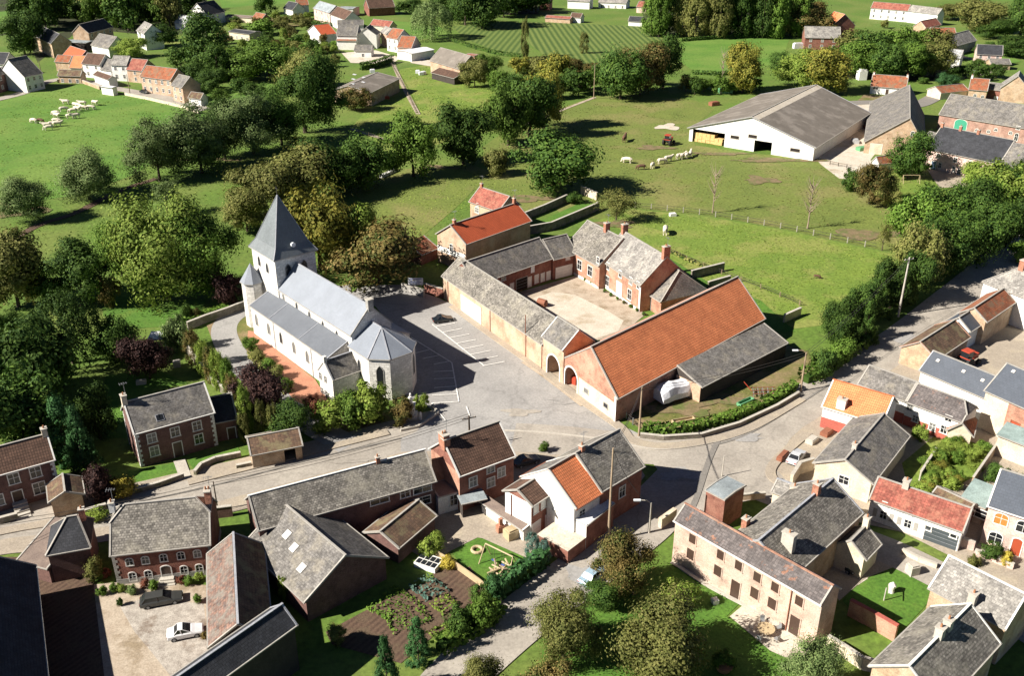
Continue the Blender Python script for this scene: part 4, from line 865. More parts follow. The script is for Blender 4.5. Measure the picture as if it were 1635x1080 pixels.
# ================================================================== MIDDLE CLUSTER
b = Bld('brown_tile_house', 'brick house with brown tiled roof and twin stacks between the two rows of slate roofs', 'house')
k = b.block(Zq(630,652), Zq(1215,437), R=Zq(995,112), h=6.2, pitch=40, wall='brick_red', roof='tile_brown', verge='trim_white', gut='trim_white', quoin=None)
ch(b, k, 0.0, 1.0, .9, 1.4, pots=2); b.win(k, 'f', [Zq(1082,635), Zq(968,590), Zq(970,745), Zq(778,740)], 1.1, 1.4, 'w')
b.chim(Zq(485,330), 0.8, .9, .8)
fo, fd, fn, fl = k.frame('l'); m = MB(); m.box(fo+UP*-.3+fn*.001, fd*fl, fn*.012, UP*(k.h+.2), 'brick_orange'); m.build('brick_facing', b.root)
b = Bld('white_extension', 'flat-topped white-painted rear extension below the brown tiled house', 'extension')
k = b.block(Zq(400,905), Zq(832,782), Wd=3.2, h=3.0, r=.1, wall='render_white', roof='felt_brown', ridge=None, verge='trim', o=.05, oe=.05); b.put(k, 'f', 2.2, 1.8, 1.0, 1.6, 'w'); b.root['label'] = 'flat-topped white-painted rear extension with small canopy below the brown tiled house'
k = b.block(Zq(665,962), Zq(905,910), Wd=2.4, h=2.6, r=.15, wall='wall_dark', roof='zinc', ridge=None, verge=None, walls='lr')
b = Bld('lean_to_garage', 'long low white outbuilding with brown lean-to roof beside the patio', 'outbuilding')
k = b.block(Zr(62,398), Zr(512,706), R=Zr(570,650), base=('B', Zr(0,845)[1]), pitch=14, rf=1.0, wall='render_white', roof='felt_brown', ridge=None, verge='trim_white'); b.win(k, 'f', [Zr(65,435), Zr(108,462), Zr(143,483)], .35, .5, 'w', 'render_white'); b.win(k, 'f', [Zr(360,640)], .9, .3, 'w', 'render_white')
b = Bld('ridge_tile_house', 'small house with white lit gable and dark brown ribbed roof beside the orange one', 'house')
k = b.block(Zr(597,440), Zr(880,253), R=Zr(482,262), h=5.6, pitch=28, wall='brick_red', roof='tile_brown', verge='trim'); fo, fd, fn, fl = k.frame('l'); m = MB()
m.box(fo+UP*-.3+fn*.001, fd*fl, fn*.012, UP*(k.h+.2), 'render_white'); m.build('painted_gable', b.root)
b.win(k, 'f', [Zr(645,492), Zr(725,440), Zr(805,388)], .75, 1.3, 'w', leaf='door_white'); b.win(k, 'f', [Zr(640,710), Zr(790,615)], 1.5, 2.2, 'g'); b.pipe(k, 'l', Zr(385,400), m='rust')
b = Bld('orange_tile_house', 'narrow terraced house with bright orange pantiles and white walls in the middle of the row', 'terraced house')
k = b.block((917,810), (960,783.5), R=(872.6,750.4), h=6.0, pitch=36, wall='render_white', roof='tile_orange', roof2='slate_grey', verge='trim_white', gut='rust', o=.05); b.put(k, 'f', 1.5, 4.2, 1.0, 1.2, 'w'); b.put(k, 'l', 1.2, 1.6, 1.6, 1.3, 'w')
b.put(k, 'l', 1.2, 4.0, .9, 1.1, 'w')
b = Bld('corner_terrace_house', 'big dark-slated brick corner house casting its shadow on the road junction', 'terraced house')
k = b.block((959.5,781), (1025.6,741.8), R=(922,722), h=6.4, pitch=38, wall='brick_red', roof='slate_mottled', verge='trim', gut='trim'); b.win(k, 'f', [Zk(745,985)], 1.1, 1.6, 'w'); ch(b, k, 0.12, .6, .6, .6)
b = Bld('flat_roof_extension', 'white flat-roofed extension with brick flank in front of the orange pantiles', 'extension')
k = b.block(Zr(1192,668), Zr(1487,428), Wd=5.2, h=3.9, r=.12, wall='brick_red', roof='roof_white', ridge=None, verge='trim_white', o=.05, oe=.05)
fo, fd, fn, fl = k.frame('l'); m = MB(); m.box(fo+UP*-.3+fn*.001, fd*fl, fn*.012, UP*(4.2), 'render_white'); m.build('painted_wall', b.root)
b = Bld('raised_terrace', 'raised paved terrace with brick retaining wall below the white flat roof', 'terrace')
k = b.block(Zr(992,950), Zr(1182,805), Wd=5.0, h=2.0, r=.06, wall='brick_red', roof='gravel_pale', ridge=None, verge=None, gut=None, o=0, oe=0, th=.1)

b = Bld('long_street_hall', 'long brick hall with mottled slate roof and white ridge along the main street', 'hall')
k = b.block((413,843), (693.5,765), R=(493,767), h=5.6, pitch=38, wall='brick_purple', roof='slate_mottled', verge='trim', ridge='trim_white')
print('hall', k.L, k.W)
b.win(k, 'f', [Zj(1058,965)], 2.4, 1.2, 'w'); b.win(k, 'f', [Zj(952,997)], 1.2, 1.1, 'w'); b.win(k, 'f', [Zj(795,1035)], 2.4, 1.1, 'w'); b.win(k, 'f', [Zj(1058,1042)], 2.2, 1.1, 'w'); ch(b, k, 0.72, .7, .5, .5)
b = Bld('steep_barn', 'big barn with lit grey left slope and dark right slope behind the vegetable garden', 'barn')
k = b.gfront((488,957), (615,889.5), (550.4,885.6), (496,782), base=('B', 925), wall='brick_purple', roof='slate_grey', verge='trim', ridge='trim')
print('steep', k.L, k.W, k.r, k.h)
b.skylight(k, [Zn(225,210), Zn(268,290), Zn(315,415)], .9, 1.0, 'roof_white', back=True)
b = Bld('garden_shed', 'long garden shed with weathered grey tiled roof behind the vegetable garden', 'shed')
k = b.block((635,872), (693.5,822), R=(614,843), h=2.7, pitch=25, wall='brick_purple', roof='tile_brown_old', verge='trim')
b = Bld('courtyard_wing', 'long narrow wing with reddish slate on the lit side and dark tiles on the other', 'outbuilding')
k = b.block((334.5,883), (336.6,1030), R=(371,823), h=4.0, pitch=36, wall='brick_purple', roof='tile_brown_old', verge='trim', ridge='lead')
m = MB(); m.slab([[k.P(.0,-.31,k.zf(-.31)+.03), k.P(k.L,-.31,k.zf(-.31)+.03), k.P(k.L,k.tR-.2,k.zf(k.tR-.2)+.03), k.P(0,k.tR-.2,k.zf(k.tR-.2)+.03)]], .02, 'tile_mixed'); m.build('slate_patch', b.root)
b = Bld('zinc_lean_to', 'pale sheet-roofed lean-to along the lit side of the big dark-and-grey barn', 'lean-to')
k = b.block((428,905), (443,918), Wd=8.0, h=2.4, r=.3, wall='render_cream', roof='sheet_light', ridge=None, verge=None)
b.root['label'] = 'pale sheet-roofed lean-to between the courtyard wing and the steep barn'
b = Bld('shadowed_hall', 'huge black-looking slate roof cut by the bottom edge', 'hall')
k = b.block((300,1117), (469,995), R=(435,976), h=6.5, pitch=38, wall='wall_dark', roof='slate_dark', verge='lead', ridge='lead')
b = Bld('manor_farmhouse', 'brick manor with mottled slate roof and two rows of arched windows facing parked cars', 'manor house')
k = b.block((176.5,882.5), (334.7,865), R=(240,802), h=Hh((176.5,882.5), 935), pitch=42, wall='brick_red', roof='slate_mottled', hip=(1.5,1.5), k=(.62,.62), plinth=(0.8,'stone_grey'), quoin='trim', o=.05)
print('manor', k.L, k.W, k.h)
b.win(k, 'f', [Zm(797,378), Zm(895,366), Zm(1007,352), Zm(1114,338), Zm(1215,326)], .75, 1.0, 'a'); b.win(k, 'f', [Zm(817,468), Zm(914,456), Zm(1134,428), Zm(1228,418)], .75, 1.2, 'a'); b.win(k, 'f', [Zm(1030,465)], 1.1, 2.0, 'ad')
ch(b, k, 0.995, .9, .7, 1.2, pots=2); ch(b, k, 0.005, .5, .6, .7, 'render_white')
m = MB()
st, z = b.loc(k, 'f', Zm(1030,465)); fo, fd, fn, fl = k.frame('f')
for i in range(3): m.box(fo+fd*(st-1.0+.1*i)+UP*(-.02)+fn*(.065), fd*(2.0-.2*i), fn*(1.3-.35*i), UP*(.17*(i+1)), 'concrete')
m.build('door_steps', b.root)
b = Bld('dovecote', 'small square outbuilding with dark flared slate roof left of the manor', 'outbuilding')
k = b.block((75,882), (142,870), R=(97,828), h=4.6, pitch=44, wall='brick_purple', roof='slate_dark', hip=(2.4,1.0), k=(0,0), ridge='trim'); ch(b, k, 0.9, .8, .6, .6)
b = Bld('low_outhouse', 'low shed with plain grey-brown roof on the street edge at far left', 'shed')
k = b.block((60,905), (80,903), R=(16,870), h=2.6, pitch=20, rf=1.0, wall='brick_purple', roof='felt_brown', ridge=None) if False else b.block((30,893), (76,905), Wd=6.5, h=2.6, pitch=14, rf=1.0, wall='brick_purple', roof='felt_brown', ridge=None)
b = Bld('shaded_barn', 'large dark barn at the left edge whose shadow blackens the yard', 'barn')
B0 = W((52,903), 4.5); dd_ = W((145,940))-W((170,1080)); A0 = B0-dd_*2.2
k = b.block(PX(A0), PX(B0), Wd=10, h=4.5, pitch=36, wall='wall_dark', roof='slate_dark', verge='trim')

b = Bld('white_trim_house', 'purple brick house with slate roof, white quoins and a pale path to its door', 'house')
k = b.block((214,689.8), (339.8,655.8), R=(196.7,643), h=6.0, pitch=39, wall='brick_purple', roof='slate_grey', verge='trim_white', gut='trim_white', quoin='frame_white')
print('wt', k.L, k.W)
b.win(k, 'f', [Zi(935,655), Zi(1078,617), Zi(1213,580)], 1.15, 1.4, 'w', 'frame_white'); b.win(k, 'f', [Zi(952,735), Zi(1225,660)], 1.15, 1.5, 'w', 'frame_white'); b.win(k, 'f', [Zi(1095,715)], 1.2, 2.4, 'd', 'frame_white'); ch(b, k, 0.0, 1.1, .7, .9, 'render_cream'); b.skylight(k, [Zi(975,532), Zi(993,527)], .55, .9)
ka = b.block(Zi(1315,552), Zi(1452,525), R=Zi(1290,405), h=3.6, pitch=32, wall='brick_purple', roof='slate_dark'); b.win(ka, 'f', [Zi(1428,628)], 1.1, 1.9, 'd', 'frame_white')
b = Bld('steps_house', 'brown-roofed purple brick house with front steps at the left edge', 'house')
k = b.block((-75,775), (84.5,731), R=(68.7,694.8), h=6.0, pitch=39, wall='brick_purple', roof='tile_brown', verge='trim_white', gut='trim_white', quoin='frame_white'); ch(b, k, .99, .9, .7, .7, 'render_cream')
b.win(k, 'f', [ZE(148,505), ZE(383,435)], 1.25, 1.5, 'w', 'frame_white'); b.win(k, 'f', [ZE(425,605)], 1.4, 1.7, 'w', 'frame_white'); b.win(k, 'f', [ZE(-20,740)], 1.3, 1.6, 'w', 'frame_white'); b.win(k, 'f', [ZE(195,700)], 1.2, 2.5, 'd', 'frame_white')
st, z = b.loc(k, 'f', ZE(195,700)); fo, fd, fn, fl = k.frame('f'); m = MB()
for i in range(5): m.box(fo+fd*(st-.9)+fn*.1+UP*-.02, fd*1.8, fn*(3.2-.6*i), UP*(.2*(i+1)), 'concrete')
m.build('front_steps', b.root)
b = Bld('gable_garage', 'small brick garage with mossy tile roof and its gable to the street', 'garage')
k = b.gfront(ZE(545,740), ZE(878,660), ZE(700,635), ZE(655,465), h=3.0, wall='brick_tan', roof='tile_brown_old', verge='trim')
b = Bld('roadside_shelter', 'open-fronted brick shelter with tile roof beside the clipped conifers', 'shelter')
k = b.block(Zj(5,750), Zj(313,690), R=Zj(275,598), h=2.7, pitch=26, wall='brick_tan', roof='tile_brown_old', holes={'f': [(5.3, 1.6, 2.1, False, 3)]})

# ================================================================== DISTANT HOUSES
def hs(name, label, A, B, R=None, h=4.5, wall='render_white', roof='slate_grey', wins=0, cat='house', group=None, **kw):
    b = Bld(name, label, cat, group); k = b.block(A, B, R=R, h=h, wall=wall, roof=roof, **kw)
    if wins:
        for i in range(wins):
            st = k.L*(i+.5)/wins
            if h > 4.4: b.put(k, 'f', st, h*.75, .9, 1.2, 'w')
            b.put(k, 'f', st, h*.28, .9, 1.3, 'w')
    return b, k
# left hamlet row
hs('brick_cottage', 'pinkish brick cottage with low red roof at the left end of the far row', Zx(430,378), Zx(540,385), R=Zx(480,332), h=4.0, wall='brick_tan', roof='tile_rust')
hs('red_roof_annex', 'dull red roof tucked behind the far brick cottage', Zx(480,345), Zx(600,385), R=Zx(600,275), h=3.6, wall='brick_red', roof='tile_red')
hs('orange_roof_annex', 'bright orange roof block between the far brick cottage and the brown-roofed white house', Zx(545,425), Zx(640,428), R=Zx(590,335), h=3.0, wall='render_cream', roof='tile_orange')
hs('white_brown_house', 'white two-storey house with brown tile roof in the far row', Zx(643,393), Zx(782,406), R=Zx(695,316), h=5.6, roof='tile_brown', wins=2)
hs('white_grey_house', 'tall white house with pale grey roof in the far row', Zx(868,403), Zx(990,408), R=Zx(905,336), h=6.4, roof='slate_pale', wins=2)
hs('between_house', 'low slate-roofed white wing tucked between the two white houses of the far row', Zx(790,440), Zx(866,450), R=Zx(830,360), h=4.0, roof='slate_grey')
hs('brown_red_house', 'faded brown-red roof joined to the orange one in the far row', Zx(992,440), Zx(1112,452), R=Zx(1040,358), h=5.0, wall='brick_cream', roof='tile_pink', wins=1)
hs('orange_row_house', 'wide cream brick house with orange roof and many windows in the far row', Zx(1100,493), Zx(1338,524), R=Zx(1150,412), h=6.2, wall='brick_cream', roof='tile_rust', wins=5)
hs('grey_end_house', 'narrow grey-roofed end house of the far row', Zx(1345,562), Zx(1428,582), R=Zx(1400,482), h=5.8, wall='brick_cream', roof='slate_grey', wins=2)
hs('white_garage', 'small white garage with brown roof past the end of the far row', Zx(1478,660), Zx(1572,672), R=Zx(1500,620), h=2.8, roof='tile_brown_old')
hs('front_low_house', 'long low brown-roofed brick building in front of the far row', Zx(452,488), Zx(628,493), R=Zx(520,448), h=3.0, wall='brick_tan', roof='tile_brown_old', wins=3)
hs('front_white_shed', 'small white-walled shed with dark lean roof on the pasture edge', Zx(735,482), Zx(850,522), R=Zx(800,470), h=3.2, roof='tile_brown', pitch=30)
hs('white_yard_wall', 'white boundary wall building on the pasture edge before the far row', Zx(790,575), Zx(880,588), Wd=2.0, h=3.0, roof='roof_white', r=.1, ridge=None)
hs('dark_roof_house', 'lit brick wall house with very dark slate roof at upper left', Zx(285,182), Zx(402,238), R=Zx(345,112), h=6.5, wall='brick_tan', roof='slate_dark')
hs('big_dark_house', 'long brick house with black slate roof and white-framed windows at upper left', Zx(692,156), Zx(880,108), R=Zx(612,93), h=6.5, wall='brick_tan', roof='slate_dark', wins=4)
hs('zinc_roof_annex', 'flat pale zinc canopy in front of the long black-roofed house', Zx(492,225), Zx(672,238), Wd=6, h=3.2, r=.3, wall='wall_dark', roof='zinc', ridge=None)
hs('white_gable_house', 'white house with grey roof below the long black-roofed house', Zx(715,248), Zx(850,275), R=Zx(860,178), h=4.5, roof='slate_grey')
hs('white_mono_house', 'tall narrow white house with pale tilted roof alone among dark trees', Zx(1072,135), Zx(1130,162), R=Zx(1142,72), h=7.5, roof='slate_pale')
hs('white_bungalow_gable', 'little white gabled bungalow behind the tall narrow white house', Zx(1368,75), Zx(1500,92), R=Zx(1460,22), h=3.2, roof='sheet_light')
hs('left_dark_row', 'row of shaded brick houses with dark roofs at the left edge by the road', Zx(-120,520), Zx(180,425), R=Zx(20,425), h=6.5, wall='brick_purple', roof='slate_grey', wins=4)
hs('left_white_house', 'white-gabled house with grey roof beside the shaded row at left', Zx(190,500), Zx(330,470), R=Zx(210,335), h=6.0, roof='slate_grey', wins=3)
hs('left_edge_house', 'dark-roofed house with white gable at the very left edge of the far road', Zx(-90,395), Zx(35,400), R=Zx(-20,310), h=5, roof='slate_dark')
# upper middle left
hs('black_roof_barn', 'large grey-black roofed barn with white gable at the top left of centre', ZA(215,155), ZA(395,120), R=ZA(250,5), h=5.5, wall='render_white', roof='slate_dark')
hs('cream_bungalow', 'long cream bungalow with nearly flat dark roof in the orchard gardens', ZA(440,335), ZA(660,365), Wd=8, h=3.4, r=.6, wall='render_cream', roof='slate_dark', wins=4)
hs('terrace_sheds', 'low shed with white roof panel below the black-roofed barn', ZA(400,170), ZA(690,190), Wd=6, h=2.8, r=.5, wall='render_cream', roof='felt_brown')
hs('small_red_shed', 'small red-roofed shed beside a white-panelled one near the top', ZA(690,190), ZA(790,210), R=ZA(740,130), h=2.8, wall='brick_red', roof='tile_rust')
hs('orange_top_house', 'white-walled house with orange roof near the top edge', ZA(1175,50), ZA(1300,45), Wd=7, h=5.0, pitch=34, roof='tile_rust')
hs('dark_top_house', 'small dark gabled house left of the orange-roofed one near the top edge', ZA(1030,80), ZA(1130,100), R=ZA(1110,15), h=3.4, roof='slate_dark')
hs('blue_roof_brick_house', 'pink brick house with light blue-grey roof in the central hamlet', Zw(112,64), Zw(250,107), R=Zw(165,6), h=6.5, wall='brick_pink', roof='zinc', wins=3)
hs('brown_roof_white_house', 'white house with brown roof and dark gable in the central hamlet', Zw(258,118), Zw(383,164), R=Zw(318,53), h=6.0, roof='tile_brown', wins=2)
b = Bld('white_gable_cottage', 'white cottage with its gable to the lawn and a small red roof', 'cottage'); b.gfront(Zw(60,262), Zw(178,297), Zw(115,216), Zw(215,196), h=4.4, wall='render_white', roof='tile_red')
hs('grey_link_house', 'slate-roofed white range at the back of the central hamlet', Zw(320,212), Zw(540,208), R=Zw(350,172), h=6.5, roof='slate_grey')
hs('grey_pink_house', 'wide white house with grey roof over a red-brown veranda roof', Zw(310,297), Zw(482,300), R=Zw(330,215), h=6.5, roof='slate_grey')
hs('veranda', 'red-brown tiled veranda on the front of the wide white house', Zw(310,345), Zw(478,348), Wd=3, h=4.2, pitch=22, rf=1.0, roof='tile_rust', ridge=None, cat='veranda')
b = Bld('big_gable_house', 'big blank white gable house in the central hamlet', 'house'); k = b.gfront(Zw(484,296), Zw(652,298), Zw(567,236), Zw(540,215), h=6.2, D=9, wall='render_white', roof='slate_grey')
hs('porch_house', 'low slate porch in front of the blank white gable', Zw(462,430), Zw(606,432), R=Zw(480,385), h=3.0, roof='slate_grey', wins=1, pitch=30)
hs('brick_red_house', 'cream house with mottled pink roof behind the blank white gable', Zw(600,208), Zw(765,228), R=Zw(612,160), h=5.5, wall='render_cream', roof='tile_pink')
hs('grey_small_house', 'small grey-roofed cream house right of the blank white gable', Zw(690,268), Zw(742,290), R=Zw(735,225), h=6.0, wall='brick_cream', roof='slate_pale')
hs('orange_roof_house', 'white house with orange-brown roof in the central hamlet', Zw(742,314), Zw(834,330), R=Zw(802,240), h=6.2, roof='tile_rust', wins=2)
hs('pink_wall_house', 'lower pink-walled house with orange-brown roof at the end of the central hamlet', Zw(835,400), Zw(955,408), R=Zw(910,308), h=4.0, wall='brick_pink', roof='tile_rust', wins=2)
hs('white_flat_garage', 'white garage with pale flat roof and dark opening at the hamlet end', Zw(955,460), Zw(1148,425), Wd=9, h=3.4, r=.5, roof='roof_white', ridge=None)
hs('back_barn_house', 'long dark-roofed house at the top edge behind the central hamlet', Zw(590,66), Zw(812,54), Wd=11, h=4.5, pitch=36, wall='brick_red', roof='tile_brown')
hs('flat_grey_house', 'light grey flat-roofed house at the top edge left of the long dark one', Zw(320,70), Zw(450,75), Wd=9, h=4.0, r=.4, roof='zinc')
b, k = hs('cream_barn_house', 'cream-walled barn with broad grey roof at the edge of the meadow', Zw(1118,514), Zw(1372,590), R=Zw(1215,410), h=5.0, wall='brick_cream', roof='sheet_grey', cat='barn')
hs('barn_lean_to', 'dark rusty lean-to on the front of the cream-walled barn', Zw(1130,622), Zw(1325,672), Wd=4.0, h=2.6, pitch=18, rf=1.0, wall='wall_dark', roof='tile_brown', ridge=None, cat='lean-to')
hs('brick_hut', 'tiny brick hut with flat cap behind the cream-walled barn', Zw(1420,470), Zw(1500,480), Wd=4, h=3.0, r=.2, wall='brick_orange', roof='tile_pink', cat='hut')
b = Bld('hay_shed', 'open hay shed with grey sheet roof and six white skylights', 'shed'); k = b.gfront(Zw(290,770), Zw(606,792), Zw(400,737), Zw(420,607), h=5.0, rf=.62, wall='brick_tan', roof='sheet_grey')
b.skylight(k, [Zw(465,642), Zw(545,668), Zw(455,682), Zw(540,708), Zw(450,722)], 1.2, 1.2, 'roof_white')
# top centre / right
hs('white_bungalow', 'long white bungalow at the top edge above the vineyard', Zc(600,10), Zc(770,18), Wd=9, h=3.2, pitch=25, roof='slate_pale', wins=4)
hs('pink_bungalow', 'pinkish bungalow at the top edge right of the long white one', Zc(835,38), Zc(900,42), Wd=9, h=3.4, pitch=28, wall='brick_pink', roof='tile_pink')
hs('white_shed', 'small white shed with dark gable roof above the vineyard rows', Zc(785,125), Zc(868,130), R=Zc(830,100), h=2.6, roof='slate_dark', cat='shed')
hs('pink_shed', 'long pink-roofed shed at the top of the vineyard', Zc(272,105), Zc(425,115), Wd=5, h=2.4, r=.8, wall='brick_tan', roof='tile_pink', cat='shed')
hs('white_cabin', 'white cabin at the end of the long pink-roofed shed', Zc(428,100), Zc(490,105), R=Zc(465,78), h=3.0, roof='tile_brown', cat='cabin')
hs('brick_top_house', 'brick house cut by the top edge left of the vineyard', Zc(235,10), Zc(300,12), Wd=8, h=4.5, pitch=34, wall='brick_red', roof='tile_brown')
hs('white_top_house', 'white house cut by the top edge above the long pink-roofed shed', Zc(410,0), Zc(545,6), Wd=8, h=4.5, pitch=34, roof='slate_pale')
hs('brick_slate_house', 'brick house with light slate roof alone by the bright green field', Zz(190,243), Zz(422,248), R=Zz(195,172), h=5.6, wall='brick_red', roof='slate_pale', wins=3)
hs('orange_barn', 'barn with strong orange roof behind the lone brick house', Zz(295,150), Zz(364,170), R=Zz(420,84), h=5.5, wall='brick_red', roof='tile_orange', cat='barn')
hs('long_white_house', 'long white house with dark red roof near the top right', Zz(625,47), Zz(868,67), R=Zz(642,9), h=6.0, roof='tile_pink', wins=5)
hs('long_white_grey_house', 'white house with grey roof joined to the dark-red-roofed one', Zz(871,68), Zz(1066,92), R=Zz(876,29), h=6.0, roof='slate_pale')
hs('brick_orange_outhouse', 'small brick outhouse with faded orange roof below the long white houses', Zz(985,178), Zz(1085,158), R=Zz(1000,128), h=3.5, wall='brick_tan', roof='tile_pink')
hs('low_orange_shed', 'long low orange-tiled shed below the long white houses', Zz(1030,215), Zz(1185,218), R=Zz(1050,180), h=2.6, wall='brick_red', roof='tile_rust', pitch=25, cat='shed')
hs('grey_gable_house', 'pinkish house with light grey gabled roof above the lane at upper right', Zz(1180,300), Zz(1320,262), R=Zz(1200,215), h=4.5, wall='brick_pink', roof='slate_pale')
hs('brick_lane_house', 'brick house with dark roof beside the lane at upper right', Zz(1325,352), Zz(1492,360), R=Zz(1330,292), h=5.0, wall='brick_pink', roof='slate_dark', wins=3)
hs('stone_hut', 'low stone hut with grey cap beside the upper right lane', Zz(1418,418), Zz(1548,420), Wd=6, h=2.6, pitch=25, wall='brick_tan', roof='slate_grey', cat='hut')
hs('white_low_house', 'plain white outbuilding among the dark trees at upper right', Zz(1130,372), Zz(1215,380), R=Zz(1150,322), h=5.0, roof='sheet_light', cat='outbuilding')
hs('white_top_right_house', 'white house with slate roof behind the russet tree at the top', Zz(90,10), Zz(175,18), Wd=9, h=5.0, pitch=34, roof='slate_pale')
# ================================================================== THE GROUND
def sheet(name, pts, z, m, world=False):
    z = z if world else layer(z)
    mb = MB(); P = [Vector((p[0], p[1], z)) for p in pts] if world else [W(p, z) for p in pts]
    # orient upward
    A = sum((P[i].x*P[(i+1)%len(P)].y-P[(i+1)%len(P)].x*P[i].y) for i in range(len(P)))
    if A < 0: P.reverse()
    mb.poly(P, m); o = mb.build(name, origin=P[0]); return struct(o)
def catmull(P, n=8):
    out = []
    for i in range(len(P)-1):
        p0, p1, p2, p3 = P[max(i-1, 0)], P[i], P[i+1], P[min(i+2, len(P)-1)]
        for j in range(n):
            t = j/n; out.append(0.5*((2*p1)+(p2-p0)*t+(2*p0-5*p1+4*p2-p3)*t*t+(3*p1-p0-3*p2+p3)*t**3))
    out.append(P[-1]); return out
def ribbon(name, pts, wd, z, m, kind='structure', th=0.0):
    z = layer(z)
    C = catmull([W(p, z) for p in pts]); mb = MB(); Lf, Rt = [], []
    for i, c in enumerate(C):
        d = C[min(i+1, len(C)-1)]-C[max(i-1, 0)]; d.z = 0; d.normalize(); s = Vector((-d.y, d.x, 0)); ww = wd[0]+(wd[1]-wd[0])*i/(len(C)-1) if isinstance(wd, tuple) else wd
        Lf.append(c+s*ww/2); Rt.append(c-s*ww/2)
    for i in range(len(C)-1): mb.poly([Rt[i], Rt[i+1], Lf[i+1], Lf[i]], m)
    if th:
        for i in range(len(C)-1):
            mb.poly([Rt[i]-UP*th, Rt[i+1]-UP*th, Rt[i+1], Rt[i]], m); mb.poly([Lf[i], Lf[i+1], Lf[i+1]-UP*th, Lf[i]-UP*th], m)
    o = mb.build(name, origin=C[0])
    if kind: struct(o, kind)
    return o
sheet('ground', [(-3000,-200), (3000,-200), (3000,4000), (-3000,4000)], -0.02, 'grass', world=True)
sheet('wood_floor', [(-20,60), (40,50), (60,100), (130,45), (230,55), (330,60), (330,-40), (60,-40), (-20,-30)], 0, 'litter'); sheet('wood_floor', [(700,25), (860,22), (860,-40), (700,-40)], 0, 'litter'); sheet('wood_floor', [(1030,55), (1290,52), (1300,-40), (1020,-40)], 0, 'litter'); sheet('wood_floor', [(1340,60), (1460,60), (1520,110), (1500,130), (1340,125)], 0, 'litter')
sheet('meadow', [(-20,20), (40,15), (60,40), (40,50), (-20,55)], 0, 'grass_bright'); sheet('meadow', [(355,12), (480,4), (520,-30), (340,-30)], 0, 'grass_bright')
sheet('pasture', [(-40,175), (30,152), (75,137), (110,134), (160,137), (230,150), (318,172), (330,185), (300,230), (210,280), (130,310), (0,330), (-60,340)], 0.0, 'grass_bright')
sheet('pasture', [(-60,350), (0,340), (130,318), (215,292), (300,262), (400,235), (480,215), (560,215), (520,240), (420,280), (380,350), (250,400), (100,440), (0,470), (-60,470)], 0.0, 'grass')
sheet('pasture', [(560,205), (640,110), (700,100), (760,120), (800,140), (820,195), (760,215), (700,230), (620,250), (600,225)], 0.004, 'grass_yellow')
sheet('paddock', [(770,235), (820,200), (900,170), (960,150), (1010,150), (1110,160), (1140,175), (1105,205), (1110,232), (1200,245), (1300,252), (1380,275), (1440,330), (1440,400), (1400,398), (1330,383), (1250,365), (1130,344), (1010,332), (980,352), (900,345), (850,300), (790,290)], 0.004, 'grass_olive')
sheet('meadow', [(955,352), (1010,334), (1130,346), (1250,367), (1330,385), (1398,400), (1440,408), (1360,470), (1310,520), (1270,525), (1215,500), (1150,470), (1080,420), (1000,370)], 0.004, 'grass_yellow')
sheet('meadow', [(1085,62), (1262,56), (1250,95), (1200,115), (1110,115), (1075,90)], 0.004, 'grass_bright')
sheet('meadow', [(560,300), (620,270), (760,265), (830,290), (880,320), (850,345), (800,350), (760,300), (730,330), (665,385), (600,350)], 0.004, 'grass_olive')
sheet('lawn', [(835,365), (940,318), (950,330), (905,350), (840,372)], 0.008, 'grass_lush')
sheet('crop_field', [(722,42), (828,34), (836,90), (800,85), (740,60)], 0.006, 'vine2')
sheet('crop_field', [(838,34), (1030,42), (1062,60), (1040,80), (960,105), (880,95), (845,70)], 0.006, 'vine')
sheet('meadow', [(1395,290), (1440,270), (1520,300), (1540,320), (1500,345), (1440,320)], 0.008, 'grass_yellow')
# gardens
sheet('lawn', [(160,470), (250,480), (330,478), (320,500), (285,520), (215,525), (165,505)], 0.008, 'grass_lush')
sheet('lawn', [(170,600), (250,590), (300,612), (235,625), (200,645), (205,700), (170,700), (160,640)], 0.008, 'grass_lush')
sheet('lawn', [(205,752), (285,738), (300,762), (240,778), (208,785)], 0.008, 'grass_lush'); sheet('lawn', [(300,735), (380,713), (385,728), (330,745), (312,755)], 0.008, 'grass_lush')
sheet('lawn', [(720,880), (760,850), (830,862), (872,885), (800,945), (745,915)], 0.008, 'grass_lush')
sheet('lawn', [(870,1000), (1085,905), (1180,965), (1160,985), (1250,1040), (1300,1100), (860,1100)], 0.008, 'grass_lush')
sheet('lawn', [(1345,960), (1420,880), (1500,905), (1485,960), (1430,1020), (1380,1000)], 0.008, 'grass_lush')
sheet('lawn', [(500,690), (600,665), (620,672), (560,705), (515,712)], 0.008, 'grass_lush')
sheet('lawn', [(1050,400), (1130,450), (1215,480), (1270,530), (1230,530), (1130,470), (1060,425)], 0.008, 'grass_lush')
sheet('yard_ground', [(1030,690), (1000,670), (1100,590), (1230,545), (1290,560), (1300,590), (1270,625), (1200,665), (1130,690)], 0.008, 'grass_worn')
sheet('soil_bed', [(520,1010), (640,945), (750,905), (790,960), (700,1010), (640,1060), (530,1030)], 0.006, 'soil')
sheet('vegetable_patch', [(690,915), (725,905), (770,950), (720,975)], 0.012, 'soil')
